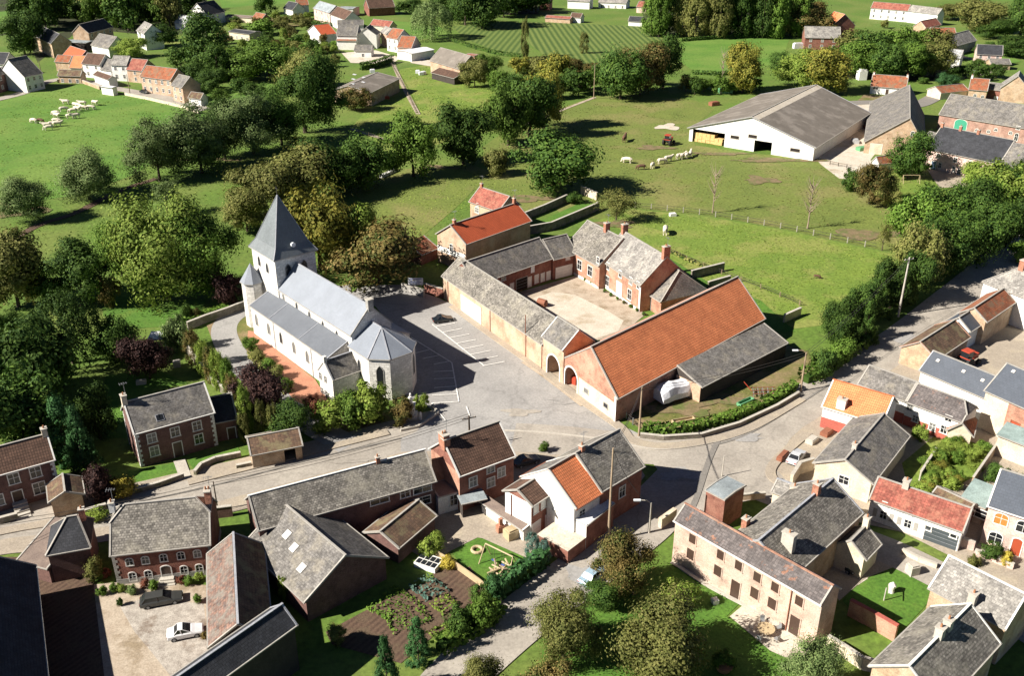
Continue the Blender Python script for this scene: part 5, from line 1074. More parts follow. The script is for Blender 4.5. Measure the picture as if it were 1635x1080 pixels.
# courtyards and yards
sheet('farm_courtyard', [ZD(500,455), ZD(845,355), ZD(1230,580), ZD(1100,690), ZD(905,745), ZD(640,560)], 0.006, 'gravel')
sheet('passage', [ZD(905,745), ZD(640,560), ZD(630,720), ZD(640,910), ZD(760,1010), ZD(860,1070), ZD(960,900), ZD(1000,760)], 0, 'gravel')
sheet('courtyard_centre', [ZD(580,490), ZD(690,455), ZD(820,470), ZD(1010,565), ZD(1100,620), ZD(1070,680), ZD(905,735), ZD(760,640)], 0.011, 'gravel_pale')
sheet('farm_yard', [(1300,250), (1345,175), (1380,162), (1430,165), (1470,170), (1420,215), (1390,255), (1400,290), (1340,285), (1310,262)], 0.006, 'gravel_pale')
sheet('yard', [(142,935), (190,930), (335,935), (345,1100), (165,1100)], 0.006, 'gravel')
sheet('cobbles', [(192,970), (230,955), (325,965), (335,1040), (280,1090), (240,1040), (215,1010)], 0.011, 'cobble')
sheet('yard', [(-40,890), (150,890), (150,940), (170,1110), (-40,1110)], 0.005, 'soil')  # dark soil colour paints in the deep shade beside the left barn
sheet('yard', [(1225,745), (1290,690), (1360,720), (1330,790), (1270,785)], 0.012, 'gravel_pale')
sheet('yard', [(1560,570), (1600,520), (1660,500), (1660,600), (1600,600)], 0.012, 'gravel_pale')
sheet('patio', [(1165,985), (1192,962), (1340,1040), (1310,1075), (1230,1040)], 0.014, 'gravel_pale')
sheet('patio', [(735,825), (775,800), (835,862), (770,855)], 0.012, 'gravel_pale')
sheet('patio', [(1480,270), (1560,280), (1550,298), (1500,300)], 0.012, 'pavement')
sheet('yard', [(1365,905), (1400,890), (1385,925), (1370,935)], 0.013, 'gravel_pale')
sheet('yard', [(655,880), (700,840), (745,830), (770,855), (720,880), (690,900)], 0.009, 'pavement')
for pts, m_ in (([(545,84),(600,80),(640,92),(625,102),(560,100)],'gravel_pale'), ([(662,92),(700,98),(690,106),(655,100)],'gravel_pale'), ([(1440,50),(1500,45),(1520,62),(1450,64)],'gravel_pale'), ([(1380,150),(1440,154),(1430,162),(1370,160)],'grass_worn'), ([(405,28),(470,26),(500,40),(420,44)],'grass_worn'), ([(355,118),(400,112),(420,126),(370,140)],'grass_yellow'), ([(440,64),(500,52),(540,56),(500,74),(440,78)],'grass_bright'), ([(1530,88),(1600,84),(1632,98),(1560,108)],'grass_bright'), ([(250,60),(310,52),(320,75),(260,80)],'grass_yellow'), ([(330,150),(420,130),(470,145),(400,165),(340,168)],'grass_bright'), ([(620,32),(700,40),(720,60),(660,62)],'grass_bright')): sheet('garden_plot', pts, 0, m_)
# streets
sheet('churchyard', [(330,520), (400,480), (420,560), (520,640), (620,660), (640,690), (560,715), (500,700), (400,620), (345,560)], 0.010, 'grass_worn')
sheet('yard', [(1230,760), (1255,700), (1290,640), (1400,575), (1410,600), (1320,665), (1290,720)], 0, 'pavement')
sheet('yard', [(1262,770), (1225,748), (1290,680), (1320,640), (1390,585), (1480,530), (1560,470), (1640,400), (1760,420), (1760,1060), (1640,960), (1540,900), (1440,850), (1350,830)], 0, 'pavement')
sheet('yard', [(600,720), (680,705), (760,700), (830,712), (1000,715), (1030,760), (1000,800), (900,880), (860,900), (770,860), (700,850), (640,860)], 0, 'pavement')
sheet('yard', [(1330,845), (1440,875), (1520,915), (1500,925), (1430,905), (1380,925), (1340,960), (1300,900)], 0, 'pavement')
sheet('lawn', [(1440,740), (1500,690), (1580,715), (1560,760), (1500,790), (1450,780)], 0.008, 'grass_yellow')
ribbon('verge', [(-120,876), (0,842), (100,830), (200,815), (300,792), (400,768), (500,742), (600,716), (680,694), (740,680)], 12.5, 0.012, 'pavement')
ribbon('street', [(-120,872), (0,838), (100,826), (200,812), (300,790), (400,764), (500,738), (600,712), (680,690), (740,676)], 7.0, 0.012, 'asphalt')
sheet('square', [(640,700), (665,690), (690,655), (672,640), (650,636), (640,600), (640,540), (600,490), (560,470), (575,455), (640,455), (700,476), (722,486), (780,530), (840,572), (868,592), (925,636), (985,676), (1035,700), (1030,722), (880,726), (820,710), (700,720), (640,722)], 0.016, 'asphalt_plaza')
ribbon('road', [(820,698), (900,703), (980,712), (1060,718), (1140,708), (1220,680), (1300,634), (1380,584), (1450,536), (1520,480), (1580,430), (1640,372), (1700,320)], 8.0, 0.020, 'asphalt')
sheet('junction', [(1010,702), (1130,700), (1230,668), (1300,636), (1330,640), (1262,700), (1235,745), (1262,775), (1195,800), (1120,820), (1060,855), (1000,872), (940,850), (1010,790), (1050,750)], 0.024, 'asphalt')
ribbon('lane', [(1090,770), (1030,835), (960,890), (880,950), (800,1015), (730,1080), (680,1140)], (8.0, 6.5), 0.028, 'asphalt')
ribbon('lane', [(1180,770), (1260,800), (1345,850), (1430,885), (1520,930), (1600,975), (1700,1040)], 5.5, 0.022, 'asphalt')
ribbon('lane', [(-60,170), (30,150), (70,132), (110,126), (180,140), (260,155), (330,175)], 5.0, 0.012, 'asphalt')
ribbon('lane', [(1345,165), (1400,163), (1460,168), (1500,150)], 6, 0.012, 'asphalt_dark'); ribbon('lane', [(1520,125), (1580,112), (1560,95), (1500,85), (1470,60), (1440,50)], 5, 0.012, 'pavement')
ribbon('lane', [(520,30), (570,60), (640,78), (690,85)], 4, 0.012, 'asphalt')
ribbon('churchyard_path', [(560,462), (480,470), (400,492), (366,510), (358,535), (380,575), (415,610), (450,640), (500,680), (560,712)], 4.6, 0.018, 'asphalt_plaza')
sheet('brick_paving', [(396,528), (407,530), (503,606), (530,650), (515,660), (470,640), (395,545)], 0.024, 'paver_red')
ribbon('footpath', [(560,205), (600,218), (640,225), (700,210), (730,216)], 1.6, 0.010, 'gravel'); ribbon('footpath', [(628,102), (645,140), (668,182)], 1.6, 0.010, 'gravel'); ribbon('footpath', [(820,205), (880,182), (950,155)], 1.4, 0.012, 'gravel')
ribbon('stream_bank', [(0,395), (60,360), (120,340), (190,305), (250,285)], 2.2, 0.010, 'soil')
ribbon('garden_path', [(286,735), (297,765)], 1.6, 0.030, 'kerb')
# pavements with kerbs
ribbon('pavement', [(722,488), (780,531), (868,593), (930,640), (988,680), (1010,702), (1060,712), (1130,703), (1200,682), (1280,636)], 1.6, 0.13, 'pavement', th=0.14)
ribbon('pavement', [(-60,862), (60,838), (200,822)], 1.5, 0.13, 'pavement', th=0.14); ribbon('pavement', [(300,770), (400,745), (520,715), (620,690)], 1.5, 0.13, 'pavement', th=0.14)
ribbon('kerb', [(800,687), (860,690), (930,697), (985,704)], 0.4, 0.07, 'kerb', th=0.1); ribbon('kerb', [(985,704), (1015,712), (1060,717), (1130,708), (1200,687), (1282,641)], 0.3, 0.11, 'kerb', th=0.12)
ribbon('pavement', [(1290,690), (1240,735), (1232,760), (1262,780), (1340,830)], 1.4, 0.13, 'pavement', th=0.14)
ribbon('kerb', [(1085,905), (1130,935), (1200,972), (1260,1005)], 0.5, 0.12, 'kerb', th=0.14); ribbon('terrace_strip', [(1078,893), (1130,922), (1220,972), (1300,1020)], 2.2, 0.05, 'gravel_pale')
def blob(name, p, rx, ry, m, n=22):
    c = W(p); z = layer(0); P = []
    for i in range(n):
        a = 6.2832*i/n; q = 1+.28*math.sin(a*3+p[0])+.18*math.sin(a*5+p[1])+random.uniform(-.12,.12); P.append((c.x+math.cos(a)*rx*q, c.y+math.sin(a)*ry*q))
    return sheet(name, P, z, m, world=True)
blob('mud_patch', (1215,288), 4.5, 3.5, 'mud'); blob('mud_patch', (1045,236), 5, 2.5, 'mud'); blob('mud_patch', (1066,203), 4, 4, 'gravel_pale'); blob('mud_patch', (1240,256), 13, 2.2, 'mud'); blob('mud_patch', (1150,246), 8, 1.6, 'mud'); blob('mud_patch', (985,358), 4, 2.5, 'mud'); blob('mud_patch', (850,318), 7, 2.5, 'mud'); blob('mud_patch', (15,335), 8, 7, 'mud'); blob('mud_patch', (330,255), 8, 2, 'mud'); blob('mud_patch', (1390,375), 9, 3, 'mud'); blob('mud_patch', (700,268), 5, 2, 'mud'); blob('mud_patch', (1085,655), 5, 2, 'mud'); blob('mud_patch', (1140,640), 5, 2, 'mud'); 
for p, rx, ry in (((905,640),3,1.2), ((830,660),2.5,1.2), ((1090,760),3,1.5), ((1180,700),4,1), ((560,735),4,1), ((210,810),3,1), ((930,920),2,2), ((850,985),2.5,1.5), ((1340,620),2,3), ((1450,545),2,3)): blob('asphalt_patch', p, rx, ry, 'asphalt_plaza' if p[0] > 900 else 'asphalt')
ribbon('trench_patch', [(1146,704), (1132,735), (1112,795), (1100,820)], .8, 0, 'asphalt_dark'); ribbon('trench_patch', [(1135,712), (1190,695), (1260,655), (1330,610)], .35, 0, 'asphalt_dark'); ribbon('trench_patch', [(100,822), (300,785), (500,733), (640,700)], .3, 0, 'asphalt_dark'); ribbon('gutter_strip', [(835,578), (870,602), (930,648)], .8, 0, 'gravel')
# painted parking bays
def line(p, q, wd=0.2, z=0.030, name='painted_line'):
    z = layer(0)
    mb = MB(); a, b = W(p, z), W(q, z); d = (b-a).normalized(); s = Vector((-d.y, d.x, 0))*wd/2; mb.poly([a-s, b-s, b+s, a+s], 'paint_white'); return struct(mb.build(name, origin=a))
line(ZD(0,640), ZD(300,880)); 
for i in range(8):
    p = lerp(ZD(20,655), ZD(290,880), i/7); d = 1+0.02*i; line(p, (p[0]+31*d, p[1]-6*d))
line(Zj(990,35), Zj(1240,190)); line(Zj(1240,190), Zj(1283,430)); line(Zj(1283,430), Zj(1115,440))
for (p, q) in [((1020,130),(1100,110)), ((1060,165),(1160,145)), ((1130,200),(1230,180)), ((1130,245),(1250,240)), ((1130,290),(1255,285)), ((1130,345),(1268,335)), ((1120,390),(1275,385))]: line(Zj(*p), Zj(*q))
line(Zj(1330,460), Zj(1350,520)); line(Zj(1115,440), Zj(1200,545))
for p in (Zq(1210,172), Zk(1115,687), (1043,843)):
    mb = MB(); c = W(p, 0.031); mb.cbox(c, .7, .5, .02, 'metal_grey'); struct(mb.build('drain_cover', origin=c))

# ================================================================== PLANTS
def rnd(a, b): return random.uniform(a, b)
def crownmesh(kind, n, leaf, seed):
    random.seed(seed); V = []; F = []
    def leafq(c, nrm, s):
        t = nrm.cross(Vector((rnd(-1,1), rnd(-1,1), rnd(-1,1))));
        if t.length < 1e-3: t = Vector((1,0,0))
        t.normalize(); b = nrm.cross(t).normalized(); i = len(V); s1 = s*rnd(.6,1.25); s2 = s*rnd(.5,1.0)
        V.extend([c-t*s1, c-b*s2*.6+nrm*s*.15, c+t*s1, c+b*s2]); F.append((i, i+1, i+2, i+3))
    cl = []
    if kind in ('round', 'open', 'bush'):
        K = {'round': 78, 'open': 48, 'bush': 36}[kind]
        lobes = [(Vector((rnd(-.27,.27), rnd(-.27,.27), rnd(.26,.76))), rnd(.19,.29)) for _ in range(10)] if kind != 'bush' else [(Vector((rnd(-.2,.2), rnd(-.2,.2), rnd(.3,.6))), rnd(.22,.34)) for _ in range(5)]
        lobes.append((Vector((0,0,.50 if kind != 'bush' else .45)), .42))
        for _ in range(K):
            L, r = random.choice(lobes); d = Vector((random.gauss(0,1), random.gauss(0,1), random.gauss(0.25,1))).normalized(); q = rnd(.62, 1.0)
            cl.append((L+Vector((d.x*r, d.y*r, d.z*r*1.05))*q, d, rnd(.06,.125)))
    elif kind == 'poplar':
        for _ in range(70):
            z = rnd(.08, .97); rr = .44*math.sin(math.pi*min(1, (z+.05)*.93))**.6; a = rnd(0, 6.283); d = Vector((math.cos(a), math.sin(a), .35)).normalized(); cl.append((Vector((math.cos(a)*rr*rnd(.5,1), math.sin(a)*rr*rnd(.5,1), z)), d, rnd(.06,.1)))
    elif kind == 'fir':
        for _ in range(110):
            z = random.random()**1.3*.93+.05; rr = .47*(1-z)**.85+.015; a = rnd(0, 6.283); q = rnd(.6,1); d = Vector((math.cos(a), math.sin(a), .5)).normalized(); cl.append((Vector((math.cos(a)*rr*q, math.sin(a)*rr*q, z-.03*q)), d, rnd(.03,.07)))
    elif kind == 'column':
        for _ in range(60):
            z = rnd(.03, .97); rr = .42*(math.sin(math.pi*min(1, z*.8+.15)))**.55; a = rnd(0, 6.283); d = Vector((math.cos(a), math.sin(a), .3)).normalized(); cl.append((Vector((math.cos(a)*rr*rnd(.7,1), math.sin(a)*rr*rnd(.7,1), z)), d, rnd(.06,.1)))
    elif kind == 'willow':
        for _ in range(80):
            a = rnd(0, 6.283); q = math.sqrt(random.random()); top = .98-.35*q*q; x, y = math.cos(a)*q*.42, math.sin(a)*q*.42; ln = rnd(.15,.5)*(.5+q*.7); m_ = int(5+ln*12)
            for j in range(m_): cl.append((Vector((x*(1+j*.012), y*(1+j*.012), max(.06, top-ln*j/m_*1.3))), Vector((math.cos(a), math.sin(a), .6)).normalized(), .035))
    elif kind == 'bare':
        for _ in range(40):
            a = rnd(0, 6.283); z = rnd(.35,.98); rr = .4*math.sin(math.pi*min(1,(z-.2)))**.7; cl.append((Vector((math.cos(a)*rr*rnd(.2,1), math.sin(a)*rr*rnd(.2,1), z)), Vector((math.cos(a), math.sin(a), .6)), .05))
    per = max(1, n//len(cl))
    for c, d, r in cl:
        for _ in range(per):
            g = Vector((random.gauss(0,1), random.gauss(0,1), random.gauss(0,.8)))*r
            if kind == 'willow': g.z *= 1.6
            nn = (d*.7+g.normalized()*1.3+Vector((rnd(-.45,.45), rnd(-.45,.45), rnd(-.3,.6)))).normalized(); leafq(c+g*.75, nn, leaf)
    if kind in ('round', 'open', 'bush'):
        rr = sorted(math.hypot(p.x, p.y) for p in V)[int(len(V)*.955)]; zz = sorted(p.z for p in V)[int(len(V)*.99)]; z0 = sorted(p.z for p in V)[int(len(V)*.01)]; zl = {'round': .13, 'open': .25, 'bush': .02}[kind]
        V = [Vector((p.x*.5/rr, p.y*.5/rr, zl+(p.z-z0)/(zz-z0)*(1-zl))) for p in V]
    me = bpy.data.meshes.new('foliage'); me.from_pydata(V, [], F); me.materials.append(MATS['leaf_mid']); random.seed(seed+1)
    return me
def trunkmesh(kind, seed):
    random.seed(seed); mb = MB(); top = {'round': .62, 'open': .7, 'bush': .4, 'poplar': .9, 'fir': .95, 'column': .8, 'willow': .7, 'bare': .95}[kind]
    r0 = .03 if kind not in ('poplar', 'fir', 'column', 'bare') else .022
    mb.tube([(0,0,-.02), (0.01,0,.12), (rnd(-.02,.02), .01, top*.6), (rnd(-.03,.03), rnd(-.03,.03), top)], [r0*1.4, r0, r0*.6, r0*.2], 'bark', 7)
    if kind in ('round', 'open', 'willow', 'bare', 'bush'):
        for i in range(9 if kind != 'bare' else 26):
            a = rnd(0, 6.283); z = rnd(.18, .5) if kind != 'bare' else rnd(.25,.85); ln = rnd(.22,.38); e = Vector((math.cos(a)*ln*.9, math.sin(a)*ln*.9, z+ln*.8))
            st = Vector((0,0,z)); mid = st.lerp(e, .5)+Vector((0,0,-.03)); mb.tube([st, mid, e], [r0*.5, r0*.3, r0*.08], 'bark', 5, cap=False)
    me = bpy.data.meshes.new('trunk'); me.from_pydata(mb.v, [], mb.f); me.materials.append(MATS['bark']); 
    for p in me.polygons: p.use_smooth = True
    return me
PROTO = {}
SPEC = {'round': (15000, .0235, 5), 'fine': (30000, .0155, 3), 'open': (5000, .020, 3), 'bush': (5500, .034, 3), 'poplar': (6500, .026, 2), 'fir': (7500, .022, 3), 'column': (5000, .026, 2), 'willow': (11000, .016, 2), 'bare': (420, .008, 2), 'far': (3600, .040, 4)}
for kname, (n, lf, cnt) in SPEC.items():
    base = {'fine': 'round', 'far': 'round'}.get(kname, kname)
    PROTO[kname] = [(crownmesh(base, n, lf, 100+i*7+len(kname)*13), trunkmesh(base, 300+i)) for i in range(cnt)]
random.seed(11)
NT = [0]
def tree(x, yb, yt, wpx, kind, m, label, name='tree', cat='tree', group=None, trunk=True, hmul=1.0):
    """base point, top of crown and crown width as measured on the photo"""
    c = W((x, yb)); h = max(0.8, Hh((x, yt), yb)*hmul); wd = wpx/pxm(yb-(yb-yt)*.5)*(1.08 if kind in ('round', 'far') else 1)
    if kind in ('round', 'fine', 'far', 'bush', 'open'):
        ph = math.atan2(CAMH-h/2, math.hypot(c.x, c.y)); cs, sn = math.cos(ph), math.sin(ph); lo, hi = h*.45, h
        for _ in range(20):
            q = (lo+hi)/2
            if .55*q*cs+math.sqrt((wd/2*sn)**2+(.45*q*cs)**2) > h*cs: hi = q
            else: lo = q
        h = lo
    cm, tm = PROTO[kind][NT[0] % len(PROTO[kind])]; NT[0] += 1
    root = thing(name, label, cat, (c.x, c.y, 0), group)
    root.rotation_euler = (0, 0, rnd(0, 6.283)); sc = (wd*rnd(.97,1.08), wd*rnd(.97,1.08), h)
    o = bpy.data.objects.new('crown' if name.endswith('tree') or cat == 'tree' else 'foliage', cm); COL.objects.link(o); o.parent = root; o.scale = sc
    o.material_slots[0].link = 'OBJECT'; o.material_slots[0].material = MATS[m]
    if trunk:
        t = bpy.data.objects.new('trunk', tm); COL.objects.link(t); t.parent = root; t.scale = (min(wd, h*.75), min(wd, h*.75), h)
        if kind == 'bare': t.material_slots[0].link = 'OBJECT'; t.material_slots[0].material = MATS['bark_pale']
    return root
T = tree
# --- around the church
T(606,452,350,122,'round','leaf_autumn','big round tree with russet top just behind the church choir',name='broadleaf_tree')
T(512,430,308,100,'round','leaf_yellow','yellow-green tree right behind the church spire',name='broadleaf_tree')
T(560,420,330,70,'round','leaf_light','yellow-green bushy tree between the spire tree and the russet one',name='broadleaf_tree')
for i, (x, yb, yt, w_) in enumerate([(425,345,262,85), (475,325,238,90), (530,310,225,85), (585,300,222,75)]):
    T(x, yb, yt, w_, 'round', 'leaf_olive' if i < 2 else 'leaf_dark', ['leftmost olive tree of the dense row above the church tower', 'second olive tree of the dense row above the church tower', 'dark third tree of the dense row above the church tower', 'rightmost dark tree of the dense row, beside the little bench wall'][i], name='lime_tree')
T(395,370,300,60,'round','leaf_olive','low olive tree left of the spire at the foot of the dense row',name='broadleaf_tree')
T(660,282,185,76,'round','leaf_mid','tall green tree with visible trunk left of its shaded twin in the meadow',name='lime_tree'); T(740,262,170,72,'round','leaf_dark','tall dark tree standing right of its greener twin in the meadow',name='lime_tree')
T(790,280,240,40,'bush','leaf_olive','small olive bush beside the big round dark tree',name='shrub',cat='shrub')
T(812,232,140,58,'round','leaf_mid','front tree of the tight trio casting a long shadow on the paddock',name='lime_tree'); T(845,218,122,60,'round','leaf_dark','middle tree of the tight trio above the paddock',name='lime_tree'); T(868,205,112,50,'round','leaf_yellow','yellowish rear tree of the tight trio above the paddock',name='lime_tree')
T(886,308,216,98,'round','leaf_dark','very dense round dark tree alone between farm and paddock',name='broadleaf_tree')
T(984,352,302,64,'open','leaf_olive','small open orchard tree behind the farmhouse',name='apple_tree')
T(990,158,82,62,'round','leaf_dark','left tree of the cluster by the telegraph pole',name='lime_tree'); T(1022,150,72,62,'round','leaf_autumn','russet middle tree of the cluster by the telegraph pole',name='lime_tree'); T(1058,140,60,52,'round','leaf_dark','right tree of the cluster by the telegraph pole',name='lime_tree')
# --- big light tree group
T(270,480,320,125,'fine','leaf_light','huge light green leafy tree left of the church tower',name='catalpa_tree'); T(352,475,335,115,'fine','leaf_mid','huge darker tree touching the church tower',name='catalpa_tree'); T(268,345,290,50,'open','leaf_willow','greyish crown poking up behind the huge light green tree',name='broadleaf_tree')
T(195,440,355,68,'round','leaf_mid','medium green tree left of the huge light one',name='broadleaf_tree'); T(135,482,388,88,'round','leaf_dark','dark spreading tree above the weeping tree',name='broadleaf_tree'); T(30,490,378,82,'round','leaf_olive','light olive round tree at the left edge',name='broadleaf_tree')
T(118,580,464,110,'willow','leaf_dark','weeping tree with hanging dark branches in the left garden',name='weeping_tree',hmul=1.0); T(45,640,510,120,'round','leaf_dark','massive dark tree at the left edge below the lawn',name='broadleaf_tree')
T(40,720,590,120,'round','leaf_dark','dark broad tree behind the brown-roofed house',name='broadleaf_tree'); T(108,730,632,78,'fir','leaf_fir','pair of bright green firs next to the purple brick house',name='fir_tree'); T(135,745,650,60,'fir','leaf_fir','smaller fir leaning against the bright green fir pair',name='fir_tree')
T(240,605,535,62,'round','leaf_purple','dark purple-leaved tree in the garden behind the white-quoined house',name='copper_beech_tree'); T(185,580,510,66,'round','leaf_dark','dark shrubby tree between weeping tree and the purple-leaved one',name='broadleaf_tree'); T(372,490,440,44,'bush','leaf_purple','dark purple bush at the foot of the church tower',name='shrub',cat='shrub'); T(178,490,440,34,'bush','leaf_autumn','brownish bush under the huge light green tree',name='shrub',cat='shrub')
T(85,620,560,60,'round','leaf_dark','low dark tree beneath the weeping tree',name='broadleaf_tree'); T(160,700,620,55,'round','leaf_dark','shadowy tree between firs and the white-quoined house',name='broadleaf_tree'); T(160,800,748,50,'bush','leaf_purple','dark reddish shrub mass behind the gable garage',name='shrub',cat='shrub'); T(198,790,760,36,'bush','leaf_gold','golden yellow shrub beside the front lawn wall',name='shrub',cat='shrub'); T(160,828,808,40,'bush','leaf_light','low light green shrubs behind the stone wall by the manor',name='shrub',cat='shrub')
T(20,560,500,50,'round','leaf_dark','dark tree above the small lawn at far left',name='broadleaf_tree'); T(70,480,430,50,'round','leaf_dark','dark tree between the light olive one and the spreading one',name='broadleaf_tree')
T(295,515,488,20,'bush','leaf_dark','small clipped bush on the church side lawn',name='shrub',cat='shrub'); T(312,512,492,18,'bush','leaf_autumn','brownish ball shrub beside the clipped bush on the side lawn',name='shrub',cat='shrub'); T(285,560,508,42,'bush','leaf_willow','pale bushy tree at the end of the churchyard hedge',name='shrub',cat='shrub')
for i, (x, yb, yt, w_, m_) in enumerate([(312,585,530,30,'leaf_autumn'), (328,600,545,28,'leaf_light'), (340,610,555,26,'leaf_autumn'), (352,622,560,28,'leaf_light'), (368,632,575,26,'leaf_mid'), (375,655,600,28,'leaf_autumn'), (396,690,620,26,'leaf_light'), (392,705,660,22,'leaf_olive')]):
    T(x, yb, yt, w_, 'column', m_, 'upright clipped conifer in the row between churchyard path and brick house', name='conifer', cat='conifer', group='clipped conifers along the churchyard')
for i, (x, yb, yt) in enumerate([(420,695,642), (439,697,645)]): T(x, yb, yt, 20, 'column', 'leaf_olive', ['left slim bronze conifer behind the roadside shelter', 'right slim bronze conifer behind the roadside shelter'][i], name='conifer', cat='conifer')
T(418,665,590,70,'round','leaf_purple','dark red maple beside the churchyard path',name='maple_tree'); T(462,700,640,60,'round','leaf_dark','dark shrub mass below the vestry',name='shrub',cat='shrub')
for (x, yb, yt, w_, m_, lb) in [(520,690,645,60,'leaf_light','light green shrub in front of the vestry'), (560,680,628,62,'leaf_mid','green shrub against the vestry wall'), (597,672,612,62,'leaf_light','tallest green shrub below the apse window'), (640,680,640,40,'leaf_autumn','reddish shrub left of the memorial'), (672,655,628,24,'leaf_light','yellow-green bush right of the memorial'), (500,665,632,30,'leaf_red','pinkish red shrub at the corner of the vestry')]: T(x, yb, yt, w_, 'bush', m_, lb, name='shrub', cat='shrub')
for i, (x, yb, yt, w_) in enumerate([(402,560,540,26), (415,578,556,24), (428,592,572,24), (440,606,585,26), (455,622,600,28)]): T(x, yb, yt, w_, 'bush', ['leaf_mid','leaf_olive'][i%2], 'rounded shrub in the border along the red paving', name='shrub', cat='shrub', group='shrub border along the red paving')
# --- willows along the brook
for (x, yb, yt, w_, m_, lb) in [(143,318,243,84,'leaf_willow','round grey-green pollard willow, second from the left by the brook'), (62,350,278,88,'leaf_willow','leftmost grey-green pollard willow by the brook'), (256,290,195,90,'leaf_willow','large willow at the pasture corner'), (322,276,174,92,'leaf_willow','big willow right of the pasture corner'), (360,255,166,72,'leaf_dark','dark tree behind the big willow'), (405,246,152,86,'leaf_willow','broad willow between big willow and the round park tree'), (450,232,145,66,'leaf_dark','dark tree beside the round park tree')]: T(x, yb, yt, w_, 'fine', m_, lb, name='willow_tree')
T(488,212,88,98,'fine','leaf_dark','large dark round tree in front of the central hamlet',name='broadleaf_tree'); T(482,142,80,60,'round','leaf_olive','russet crown behind the large dark round tree',name='broadleaf_tree')
T(333,120,25,74,'poplar','leaf_dark','tall broad dark poplar above the far row of houses',name='poplar_tree'); T(350,130,70,40,'poplar','leaf_dark','shorter dark poplar next to the tall one',name='poplar_tree'); T(430,128,66,76,'round','leaf_mid','olive tree in the gardens right of the tall poplar',name='broadleaf_tree'); T(402,120,80,40,'round','leaf_dark','dark small tree right of the poplars',name='broadleaf_tree')
T(455,75,45,16,'column','leaf_light','slim bright cypress in the orchard gardens',name='conifer',cat='conifer')
T(568,175,140,46,'round','leaf_autumn','brown-green bush tree hiding the hay shed corner',name='broadleaf_tree'); T(690,62,0,66,'willow','leaf_willow','weeping willow with pale green strands above the hamlet',name='willow_tree')
for (x, yb, yt, w_, m_, lb) in [(758,140,95,40,'leaf_olive','bushy tree beside the cream-walled barn'), (780,130,88,36,'leaf_mid','green tree right of the cream-walled barn'), (720,30,-10,50,'leaf_dark','dark tree right of the weeping willow'), (770,45,-30,60,'leaf_dark','dark wood tree at the top edge left of the vineyard'), (815,22,-40,60,'leaf_dark','dark wood tree touching the vineyard corner'), (743,40,-25,50,'leaf_dark','dark wood tree behind the weeping willow')]: T(x, yb, yt, w_, 'round', m_, lb, name='broadleaf_tree')
for (x, yb, yt, w_, lb) in [(312,132,98,32,'dark tree just past the right end of the far row'), (335,148,112,44,'dark low tree below the tall broad poplar'), (462,146,118,34,'dark bush tree left of the large round park tree'), (412,158,134,32,'dark bush tree in the long garden'), (375,128,96,36,'dark garden tree between poplar and olive tree'), (445,112,88,34,'dark garden tree beside the slim bright cypress')]: T(x, yb, yt, w_, 'round', 'leaf_dark', lb, name='broadleaf_tree')
# scrub band under the vineyard
for i in range(12): T(830+i*13+rnd(-4,4), 112+rnd(-6,14)+i*1.0, 84+rnd(-6,8)+i*1.2, rnd(26,38), 'far', random.choice(['leaf_olive','leaf_mid','leaf_dark','leaf_autumn','leaf_yellow']), 'scrubby tree in the thicket below the vineyard rows', name='thicket_tree', group='thicket below the vineyard')
T(838,92,28,14,'column','leaf_olive','thin dark hedge strip dividing the two vineyard plots',name='shrub',cat='shrub'); T(932,85,52,16,'column','leaf_olive','lone slim tree at the edge of the vineyard',name='slim_tree')
for i in range(9): T(798+i*18, 150+rnd(-10,16), 118+rnd(-8,8), rnd(28,40), 'far', random.choice(['leaf_olive','leaf_mid','leaf_dark']), 'bushy garden tree between the meadow and the vineyard', name='thicket_tree', group='garden thicket above the trio of trees')
# wood at top right of centre
for i in range(14): T(1035+i*18+rnd(-5,5), 58+rnd(-4,4), -18+rnd(-14,14), rnd(30,42), 'poplar', random.choice(['leaf_dark','leaf_dark','leaf_olive','leaf_mid']), 'tall tree in the dark wood along the top of the bright meadow', name='wood_tree', group='wood at the top of the bright meadow')
for i in range(10): T(1080+i*22+rnd(-5,5), 40+rnd(-4,4), -25+rnd(-10,10), rnd(34,44), 'far', 'leaf_dark', 'rear tree in the dark wood along the top of the bright meadow', name='wood_tree', group='rear of the wood at the top of the bright meadow')
T(1185,148,72,44,'round','leaf_yellow','yellow-green tree standing alone near the big white barn',name='broadleaf_tree'); T(1152,132,80,26,'bare','leaf_twig','pale bare tree left of the lone yellow-green tree',name='bare_tree')
for i in range(9): T(1095+i*14, 148+rnd(-6,4), 126+rnd(-8,4), rnd(18,26), 'far', random.choice(['leaf_dark','leaf_mid','leaf_olive']), 'low bush in the hedge line behind the big white barn', name='hedge_bush', cat='bush', group='bushes behind the big white barn')
for (x, yb, yt, w_, m_, lb) in [(1280,140,82,62,'leaf_light','light green tree left in the clump behind the white barn'), (1322,150,78,60,'leaf_yellow','yellowish tree in the clump behind the white barn'), (1295,58,6,58,'leaf_autumn','russet tree beside the orange barn roof'), (1235,50,10,46,'leaf_dark','dark tree at the end of the bright meadow'), (1250,120,84,40,'leaf_dark','dark bush tree at the right end of the bright meadow')]: T(x, yb, yt, w_, 'round', m_, lb, name='broadleaf_tree')
for i in range(16):
    x = 1350+ (i%8)*20+rnd(-7,7); r_ = i//8; T(x, 122-r_*30+rnd(-5,5), 68-r_*20+rnd(-6,6), rnd(42,56), 'far' if r_ else 'round', random.choice(['leaf_dark','leaf_dark','leaf_mid','leaf_olive']), 'tree in the dense grove between the white barn and the long white houses', name='grove_tree', group='dense grove at upper right')
